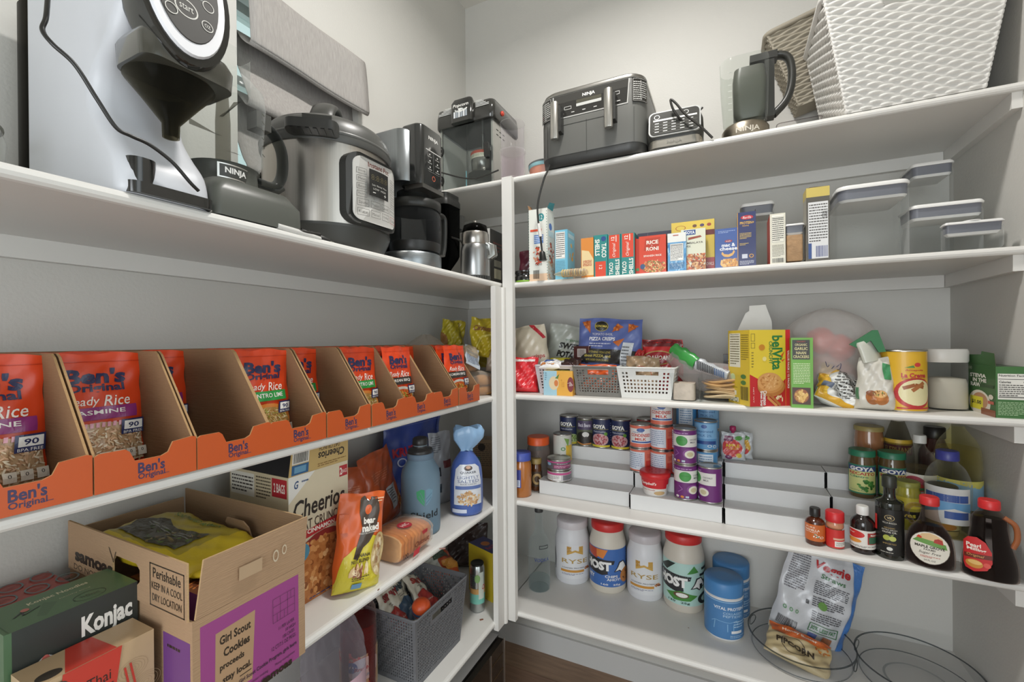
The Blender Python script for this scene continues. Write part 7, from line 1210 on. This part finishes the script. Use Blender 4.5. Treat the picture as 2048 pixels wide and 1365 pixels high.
a_ = MB('carton'); art(a_, lambda u, v, h: (-.062+u*.12, -.0615-h, .005+v*.07), [('p', [(.62, .95), (.82, .95), (.80, .80), (.66, .78)], 'b02c34'), ('t', 'Oatnut', .62, .52, .5, .22, '7a3a26', {'sh': .3, 'b': .03}), ('p', [(.30, .05), (.5, .1), (.56, .36), (.34, .30)], 'c0323a'), ('t', '100', .08, .3, .16, .22, '4a2a20', {'b': .03})]); a_.build('side_print', lf); a_ = MB('carton'); art(a_, lambda u, v, h: (-.062+u*.12, -.05+v*.1, .0875+h), [('e', .5, .35, .16, .2, 'b8323c'), ('t', 'HIC', .5, .35, .2, .14, 'e6d0c8', {'b': .02})]); a_.build('top_print', lf)
# orange pouches, pancake mix bag, bottle, rice cakes
for i, (lb, loc, rz_, w_, h_) in enumerate((('plain orange pouch behind the cereal box, left of two', (.150, -.890, zC+.001), 1.40, .15, .205), ('plain orange pouch left of the blue steel bottle', (.150, -.722, zC+.001), 1.75, .155, .225))):
    bagobj('snack_pouch', lb, loc, (math.radians(-9), math.radians(-5 if i else 4), rz_), w_, h_, .05, 'b4532c', [('lines', .15, .60, .75, .75, 5, 'c97a58'), ('p', [(.50, .18), (.78, .22), (.80, .50), (.54, .46)], 'c3c6c8'), ('lines', .56, .24, .75, .45, 6, '4a4a4c')]+([('blobs', .9, .2, .1, .15, 30, .04, ['c98a4c', '8a4a28', 'e0b878'])] if i else []), 60+i, wr=.004, h0=.002, group='plain orange pouches')
bagobj('pancake_mix_bag', 'large blue pancake mix bag at the back of cereal shelf', (.085, -.500, zC+.001), (math.radians(-3), 0, 1.50), .285, .290, .07, '3f55a8', [('t', 'KRUSTEAZ', .38, .62, .62, .11, 'b82e40', {'b': .05}), ('ring', .18, .50, .06, .05, .25, 'cfd6ea'), ('t', 'LIGHT & FLUFFY', .46, .50, .40, .045, 'b8c4e4', {'b': .02}), ('r', 0, .9, 1, .91, '6a7cc4'), ('r', .93, 0, 1, 1, '5a70bc')], 63, wr=.005, h0=.004)
bagobj('foil_pouch', 'silver white pouch between blue bottle and rice cakes', (.205, -.520, zC+.001), (math.radians(-2), 0, 1.2), .09, .245, .04, '9a9ca2', [('lines', .1, .72, .5, .95, 8, '5a5c64'), ('r', .1, .40, .42, .52, '23252c'), ('r', .1, .18, .42, .30, '2f3d4a'), ('r', .55, .5, .95, .6, '6a2c30')], 64)
lay('small_carton', 'tan printed carton in the corner behind the rice cakes', .215, -.205, zC+.0006, .25, .13, .07, .155, '9a8264', {'front': [('lines', .1, .3, .9, .92, 12, '6a5a48'), ('e', .3, .8, .12, .1, '3f352c'), ('r', .15, .4, .25, .55, '5a8a7a')]})
bx_, by_, br_ = .274, -.718, .0565
b_ = thing('steel_bottle', 'blue-grey steel water bottle with black screw lid', 'water bottle', (bx_, by_, zC+.0006), face_cam((bx_, by_), .22)); b_.scale = (1, 1, .955); m_ = MB('matte')
m_.lathe([(.052, 0), (.0555, .004), (br_, .012), (br_, .172), (.0535, .190), (.040, .214), (.0365, .222)], '6b8496', n=64); art(m_, cyl_map(br_, .012, .172), [('t', 'Shield', .50, .33, .48, .13, '23292e', {'b': .015}), ('p', [(.36, .78), (.44, .82), (.49, .80), (.49, .50), (.42, .58), (.37, .66)], '3f9a6a'), ('p', [(.51, .80), (.56, .82), (.63, .78), (.62, .66), (.57, .57), (.51, .50)], '6f93a8'), ('pl', [(.49, .52), (.40, .70)], .008, '6b8496'), ('pl', [(.49, .60), (.42, .76)], .008, '6b8496'), ('pl', [(.51, .55), (.60, .66)], .008, '4a6a84'), ('pl', [(.51, .63), (.61, .73)], .008, '4a6a84'), ('e', .48, .13, .025, .035, '8a8a7c')], cell=.03, h0=.0004); m_.build('body', b_)
m_ = MB('matte'); m_.lathe([(.0375, .222), (.0385, .226), (.0385, .238), (.0365, .240)], '64788a', n=48); m_.build('collar', b_)
m_ = MB('plastic'); m_.lathe([(.037, .2405), (.0375, .244), (.035, .252), (.0225, .256), (.0225, .262)], '2b2a2a', n=48); m_.lathe([(.021, .262), (.021, .265)], '7a8a94', n=36); m_.lathe([(.0225, .265), (.0235, .268), (.022, .284), (.018, .287)], '262525', n=36); m_.build('lid', b_)
rc = thing('rice_cake_bag', 'blue and white bag of rice cakes tied at the neck', 'bag', (.325, -.545, zC+.001), face_cam((.325, -.545), 0))
RB = '4a64a8'; m_ = MB('film'); pr = [(.045, 0), (.052, .012), (.0535, .05), (.0525, .11), (.047, .155), (.030, .185), (.0185, .200)]
m_.lathe([(p.x, p.z) for p in bezier([(a, 0, b) for a, b in pr], 5)], RB, n=44, sy=.8)
def rcm(u, v, h):
    a = (u-.5)*math.pi; z_ = .004+v*.165; r_ = (.0535 if z_ < .11 else .0535-(z_-.11)*.16)+h+.0012; return (r_*math.sin(a), -r_*.8*math.cos(a), z_)
art(m_, rcm, [('p', [(.24, .20), (.82, .20), (.80, .90), (.70, .97), (.36, .97), (.26, .88)], 'd3d6dc'), ('e', .54, .90, .09, .05, '4a3a34'), ('e', .54, .915, .05, .03, 'c9a088'), ('t', 'QUAKER', .54, .815, .34, .05, '33384a', {'b': .02}), ('t', 'LIGHTLY', .54, .725, .44, .055, '4a5a8a'), ('t', 'SALTED', .54, .655, .42, .055, '4a5a8a'), ('t', 'RICE CAKES', .54, .60, .30, .022, '33384a'), ('r', .28, .50, .80, .565, '5a70a8'), ('blobs', .54, .33, .22, .13, 90, .035, ['d9bc94', 'c49a6a', 'e6d2b0', 'b08458'], {'el': .5}), ('r', .2, .05, .5, .12, 'c9cfe0')], cell=.03, h0=.0006); m_.build('bag_body', rc)
m_ = MB('clearbag'); m_.loft([[((r_+.004*math.cos(5*a))*math.cos(a)+dx, (r_*.55+.003*math.sin(4*a))*math.sin(a), z_+.006*math.sin(3*a)*(r_/.04)) for a in [i*.2244 for i in range(28)]] for r_, z_, dx in ((.0185, .200, 0), (.017, .206, 0), (.031, .222, .004), (.048, .245, .006), (.050, .264, .006), (.042, .277, .006))], '8fb4d8', mat='film'); m_.build('gathered_top', rc, label='light blue gathered film top')
crumb = MB('matte'); crumb.add([(-.008, 0, 0), (.008, .002, 0), (.007, .007, 0), (-.009, .005, 0)], [(0, 1, 2, 3)], 'b08a80'); crumb.box(-.009, .009, .006, .008, 0, .0006, '7a5048')
p_ = on(885, 1100, 'z', zC); crumb.build('torn_tag', loc=(p_.x, p_.y, zC+.0006), rz=.6, label='tiny torn tag on shelf edge below the steel bottle', cat='paper scrap')
# ------------------------------------------------------------------ lowest left shelf
bk = basket('tall_basket', 'deep dark grey perforated basket filled with chip bags', (.341, -.703, zD+.0005), R90, .262, .185, .200, '6a6b6e', 30, 22, 'tri', k=.84, slot=(.5, .84, .20, .045))
sk = [('r', .0, .0, 1, 1, 'cfc9ba')]
def chips(lb, loc, rot, c2, word, seed, wc='8a2c2c'):
    return bagobj('popcorn_bag', lb, loc, rot, .098, .160, .038, 'd6d0be', [('t', 'SKINNY', .5, .80, .72, .13, wc, {'b': .06}), ('t', 'POPCORN', .5, .67, .4, .03, '4a4640'), ('p', [(.1, .52), (.5, .60), (.9, .52), (.92, .22), (.5, .12), (.08, .22)], c2), ('t', word, .5, .36, .4, .03, 'd9d4c6'), ('lines', .35, .62, .65, .65, 1, '4a4640')], seed, wr=.004, h0=.003, back='d6d0be', group='cream snack bags in the tall basket')
chips('cream and red snack bag at the left end of tall basket', (.245, -.757, zD+.080), (math.radians(-32), math.radians(4), math.radians(95)), 'b23a34', 'SEA SALT', 71)
chips('cream and blue snack bag upside in the middle of tall basket', (.250, -.712, zD+.088), (math.radians(-40), math.radians(8), math.radians(100)), '3f5a74', 'DAIRY FREE', 72, '3a4a54')
chips('cream snack bag with red shield at right end of tall basket', (.275, -.655, zD+.088), (math.radians(-46), math.radians(20), math.radians(98)), 'b23a34', 'ORIGINAL', 73, '9a3a30')
bl_ = thing('toy_ball', 'orange ball with blue stripe in the front corner of basket', 'ball', (.308, -.764, zD+.192), 0); bl_.scale = (1.2, 1.2, 1.2)
m_ = MB('plastic'); m_.lathe([(.023*math.sin(math.pi*i/18)+.0001, -.023*math.cos(math.pi*i/18)) for i in range(19)], ['d9582a']*9+['4a6488']*2+['d9582a']*3+['c94f24']*4, n=32, caps=(0, 0)); m_.build('ball', bl_); bl_.rotation_euler = (math.radians(25), math.radians(20), 0)
cn = thing('sparkling_can', 'slim silver can with black top beside the tall basket', 'can', (.293, -.428, zD+.0006), face_cam((.293, -.428))); m_ = MB('metal'); r_ = .0265
m_.lathe([(.0225, 0), (r_, .006), (r_, .148), (.024, .156), (.023, .160)], 'bcc0c0', n=36); m_.build('body', cn)
m_ = MB('carton'); art(m_, cyl_map(r_, .006, .148), [('r', .0, .18, 1, .42, '7abfae'), ('r', .1, .42, 1, .55, 'c99a5c'), ('r', .55, .30, .8, .95, 'c9cfc4'), ('t', 'Chi', .8, .58, .2, .12, 'b8323c', {'sh': .3, 'b': .02}), ('e', .5, .8, .12, .1, '8ab070'), ('lines', .1, .6, .4, .9, 7, '5a6468'), ('r', .05, .04, .12, .14, '4a5258'), ('bars', .85, .1, .98, .4, '3a4248')], cell=.05, h0=.0005); m_.build('label', cn)
m_ = MB('plastic'); m_.lathe([(.023, .160), (.0235, .163), (.0225, .166), (.02, .162), (.002, .162)], '1a1a1a', n=32); m_.build('lid', cn, label='black top')
lay('energy_drink_box', 'blue and yellow drink carton near the corner post', .335, -.338, zD+.0006, math.radians(72), .075, .13, .178, '33356a', {'front': [('r', .0, 0, .16, 1, 'cbb42e'), ('e', .6, .84, .12, .06, 'b8402c'), ('t', 'Red Bull', .58, .70, .7, .07, 'b8304a', {'b': .02}), ('lines', .3, .1, .9, .55, 8, '6a70a8'), ('e', .6, .55, .1, .03, 'c8502c')], 'left': [('r', 0, 0, 1, 1, 'cbb42e')], 'top': [('r', 0, 0, 1, 1, '33356a'), ('e', .5, .6, .22, .14, 'c07030'), ('t', 'Red Bull', .5, .32, .7, .16, 'a8344c', {'b': .02})]})
bagobj('snack_bag', 'orange and white snack bag behind the tall basket', (.165, -.470, zD+.10), (math.radians(-58), math.radians(4), math.radians(70)), .17, .13, .04, 'b85030', [('r', .1, .2, .6, .6, 'c9cbc4'), ('r', .5, .5, .9, .8, '4a5a4c'), ('r', .65, .1, 1, .4, 'c98a3c')], 75, wr=.006, h0=.003)
bagobj('snack_bag', 'dull red bag low behind the tall basket', (.150, -.520, zD+.004), (math.radians(-6), 0, math.radians(80)), .15, .12, .05, '9a3c2c', [], 76)
bagobj('bin_liner_bag', 'dark brown bag lying behind the drink carton', (.105, -.190, zD+.004), (math.radians(-10), 0, math.radians(30)), .17, .17, .06, '3a2a26', [], 77, wr=.006)
jg = thing('water_jug', 'large clear ribbed juice jug with pink label', 'jug', (.225, -1.000, zD+.0006), face_cam((.225, -1.0))); R_ = .074
m_ = MB('shiny')
rows = []
for j in range(26):
    v = j/25; z_ = .002+v*.30; r_ = R_*(1 if v < .55 else max(.18, math.cos((v-.55)/.45*1.35)**.75)); tw = 1.6*max(0, v-.5)
    rows.append([((r_+(.0022*math.cos(14*(a+tw)) if v > .52 and v < .93 else 0))*math.cos(a), (r_+(.0022*math.cos(14*(a+tw)) if v > .52 and v < .93 else 0))*math.sin(a), z_) for a in [i*6.28319/112 for i in range(112)]])
m_.loft(rows, 'eae6ec', caps=(1, 0)); m_.build('bottle', jg, label='clear bottle with swirled shoulder ribs')
m_ = MB('carton'); art(m_, cyl_map(R_, .03, .155), [('r', 0, 0, 1, 1, 'c9a8b4'), ('e', .7, .5, .2, .35, 'e0dadd'), ('e', .55, .75, .10, .14, '4a5aa8'), ('t', 'Juice', .72, .5, .2, .2, 'b03a50', {'sh': .3}), ('blobs', .25, .5, .2, .4, 30, .05, ['8a5a9a', 'b06a8a', '6a4a8a'])], cell=.05, h0=.0008); m_.build('label', jg)
m_ = MB('plastic'); m_.lathe([(.018, .300), (.019, .303), (.018, .318)], 'b0445a', n=28); m_.build('cap', jg)
jb = thing('juice_bottle', 'clear bottle of red strawberry juice beside the grey basket', 'bottle', (.185, -.880, zD+.0006), face_cam((.185, -.88))); R_ = .047
m_ = MB('clear'); pr = [(.044, 0), (R_, .008), (R_, .19), (.040, .225), (.018, .265), (.016, .29)]; Pz = [(p.x, p.z) for p in bezier([(a, 0, b) for a, b in pr], 5)]; m_.lathe(Pz, 'ecd8d4', n=44, pw=3, caps=(1, 0)); m_.build('bottle', jb)
m_ = MB('liquid'); m_.lathe([(a-.002, b+.001) for a, b in Pz if b < .205], '8a1a14', n=40, pw=3); m_.build('juice', jb)
m_ = MB('carton'); art(m_, cyl_map(R_+.0015, .02, .14), [('p', [(0, 0), (1, 0), (1, .92), (.3, .80), (0, .95)], 'c9b48a'), ('blobs', .3, .8, .3, .12, 20, .08, ['c8382a', 'd8584a']), ('e', .6, .55, .3, .25, 'e3dfe0'), ('e', .38, .62, .10, .12, '3f5aa0'), ('t', 'Strawberry', .62, .56, .4, .10, 'b82c3a', {'sh': .2, 'b': .02}), ('t', 'Water', .62, .42, .2, .08, '4a8ab0'), ('blobs', .5, .12, .3, .1, 14, .08, ['d9722c', 'e0b050', 'c8402c'])], cell=.05, h0=.0008); m_.build('label', jb)
m_ = MB('plastic'); m_.lathe([(.017, .289), (.018, .292), (.017, .308)], 'c8382e', n=28); m_.build('cap', jb)
tb = thing('plastic_tub', 'pale lilac tub with clear lid left of the jug', 'tub', (.215, -1.180, zD+.0006), face_cam((.215, -1.18))); tb.scale = (.78, .78, .8); m_ = MB('hazy'); m_.lathe([(.055, 0), (.062, .01), (.066, .17)], 'c9b8c4', n=44); m_.build('body', tb); m_ = MB('clear'); m_.lathe([(.068, .168), (.07, .172), (.07, .182), (.055, .186), (.02, .186)], 'eeeaf0', n=44); m_.build('lid', tb)
# ------------------------------------------------------------------ bread and bags in the corner of the rice shelf
def heap(lb, loc, rot, w_, h_, t_, col, arts, seed, mat='film', **k): return bagobj('bread_bag', lb, loc, rot, w_, h_, t_, col, arts, seed, mat=mat, wr=.008, h0=.004, cat='bag', **k)
bb = thing('bun_pack', 'clear bag of round bread buns at the shelf corner', 'bread', (.300, -.455, zB+.001), .9)
m_ = MB('bread')
for i, (x, y_, z_) in enumerate(((-.03, 0, .0), (.035, 0, .0), (-.03, 0, .034), (.033, .002, .034))):
    m_.lathe([(.028, z_), (.034, z_+.004), (.036, z_+.014), (.030, z_+.026), (.012, z_+.033)], ['c08a50', 'c99a60'][i % 2], n=26, cx=x, cy=y_)
m_.build('buns', bb); m_ = MB('clearbag'); m_.loft([[(x*k+dx, y_*k, max(.0005, .038+(z_)*k)) for x, y_, z_ in [(.078*math.cos(a), 0*1+.040*math.sin(a)*0, .038*math.sin(a)) for a in [i*.3927 for i in range(16)]]] for k, dx in ((.98, 0),)]+[[(x, .042, z_) for x, _, z_ in [(.074*math.cos(a), 0, .038+.037*math.sin(a)) for a in [i*.3927 for i in range(16)]]]], 'efe6da') if False else None
m_.lathe([(.060, .0005), (.072, .012), (.074, .045), (.066, .070), (.03, .082)], 'efe4d6', mat='clearbag', n=36, sx=1.05, sy=.62); m_.build('film', bb)
b2 = thing('bun_pack', 'second bread bag stacked above the lower buns', 'bread', (.275, -.470, zB+.086), 1.1); m_ = MB('bread'); m_.lathe([(.034, 0), (.042, .006), (.044, .045), (.036, .066), (.012, .074)], 'bf8848', n=30, sy=.8); m_.build('loaf', b2); m_ = MB('clearbag'); m_.lathe([(.04, -.002), (.05, .006), (.052, .05), (.042, .078), (.018, .088)], 'eedfc8', n=32, sy=.85); m_.build('film', b2)
bagobj('label_card', 'white and blue printed bread label on the upper loaf', (.330, -.505, zB+.102), (math.radians(-35), math.radians(25), math.radians(66)), .062, .085, .004, 'b4bcc4', [('lines', .1, .1, .9, .55, 8, '4a5a7a'), ('r', .1, .6, .9, .75, '6a7a9a'), ('r', .2, .8, .5, .9, '8a94a8')], 81, cat='label', wr=.001, h0=.001)
lumps = thing('bread_bag', 'clear crinkled bread bag with blue and orange print behind the rice cartons', 'bag', (.150, -.520, zB+.07)); m_ = MB('hazybag'); blob(m_, .065, .105, .14, 'c9c0b4', 13, prof=lambda v: max(.05, math.sin(math.pi*(v*.85+.12)))**.7, amp=.10); m_.build('film', lumps)
m_ = MB('film'); blob(m_, .03, .05, .03, '4a5a9a', 15, n=20, m=8, prof=lambda v: max(.1, math.sin(math.pi*v))**.5, amp=.15); m_.xf(Matrix.Translation((.012, -.095, .06))); m_.build('print', lumps, label='blue printed film'); m_ = MB('film'); blob(m_, .026, .035, .03, 'b06a3c', 16, n=20, m=8, prof=lambda v: max(.1, math.sin(math.pi*v))**.5, amp=.15); m_.xf(Matrix.Translation((.02, -.060, .07))); m_.build('orange_print', lumps, label='orange printed film')
YL = 'b0a028'
heap('upright yellow bread bag end behind the rice cartons', (.130, -.330, zB+.105), (math.radians(-4), math.radians(4), .9), .095, .165, .04, YL, [('pl', [(.1, .2), (.4, .5), (.3, .9)], .06, 'c9bc4a'), ('pl', [(.7, .1), (.8, .6), (.7, .95)], .05, '8a7c20'), ('p', [(0, .1), (.25, .2), (.2, .6), (0, .7)], 'a07040')], 83)
heap('yellow bread bag with brown word, next to the corner post', (.300, -.395, zB+.130), (math.radians(-8), math.radians(8), .62), .105, .14, .04, 'b8a42c', [('t', 'Cinnamon', .5, .72, .8, .14, '8a5a3a', {'b': .03}), ('pl', [(.1, .1), (.4, .5), (.8, .6)], .05, 'd9cc6a')], 84, pinch=(.0, .5, .3))
heap('yellow bag lying low between the two yellow bags', (.215, -.350, zB+.095), (math.radians(-30), math.radians(6), .7), .15, .08, .05, 'a89a2c', [], 85)
heap('cream bag with red print standing against the corner post', (.352, -.350, zB+.075), (math.radians(-4), math.radians(3), .55), .105, .155, .05, 'b5a594', [('t', 'WEST', .45, .42, .6, .12, 'a8302c', {'b': .03, 'sh': .2}), ('t', 'S', .6, .26, .2, .12, 'a8302c', {'b': .03, 'sh': .2}), ('t', 'ed', .4, .75, .3, .1, 'a8302c', {'b': .02})], 86)
# ------------------------------------------------------------------ last small clear pieces
t = thing('clear_container', 'clear plastic container at the far left end of appliance shelf', 'container', (.13, -1.600, ZA+.0006))
MB('clear').lathe([(.070, 0), (.078, .006), (.085, .085), (.080, .105), (.06, .118)], 'f4f4f2', n=48, caps=(1, 0)).build('body', t)
MB('smoke').tube([(.0805*math.cos(a), .0805*math.sin(a), .106) for a in [i*6.28319/48 for i in range(49)]], .002, 'b9b9b2', n=6, caps=(0, 0)).build('rim', t)
x0, x1 = xat(1556, -.335, 240), xat(1655, -.335, 225)
t = thing('clear_tray', 'flat clear plastic tray between blender jar and white basket', 'tray', ((x0+x1)/2-.006, -.335, ZT+.0006))
w = x1-x0-.01; MB('clear').loft([[(x, y, z) for x, y in rrect(w*k, .12*k, .01, 4, 0, .06)] for z, k in ((0, .96), (.024, 1), (.026, 1.02))], 'f4f2f2', caps=(1, 0)).build('plate', t)
MB('smoke').tube([(x, y, .0265) for x, y in (lambda q: q+[q[0]])(rrect(w*1.02, .122, .01, 4, 0, .06))], .0012, 'c9c4c4', n=5, caps=(0, 0)).build('rim', t)
for i, (px, py, zz_, s_) in enumerate(((963, 1241, Z['D'], .006), (757, 1181, Z['C'], .003), (1377, 1257, Z['D'], .002))):
    p = on(px, py, 'z', zz_); m_ = MB('matte'); m_.box(-s_, s_, -s_*.35, s_*.35, 0, s_*.4, '7a4a30')
    m_.build('crumb', loc=(p.x, p.y, zz_+.0004), rz=.8+i, label=['brown crumb on lowest left shelf near the corner post', 'tiny crumb on cereal shelf edge below the granola pouch', 'tiny dark speck on lowest back shelf before the tubs'][i], cat='crumb')
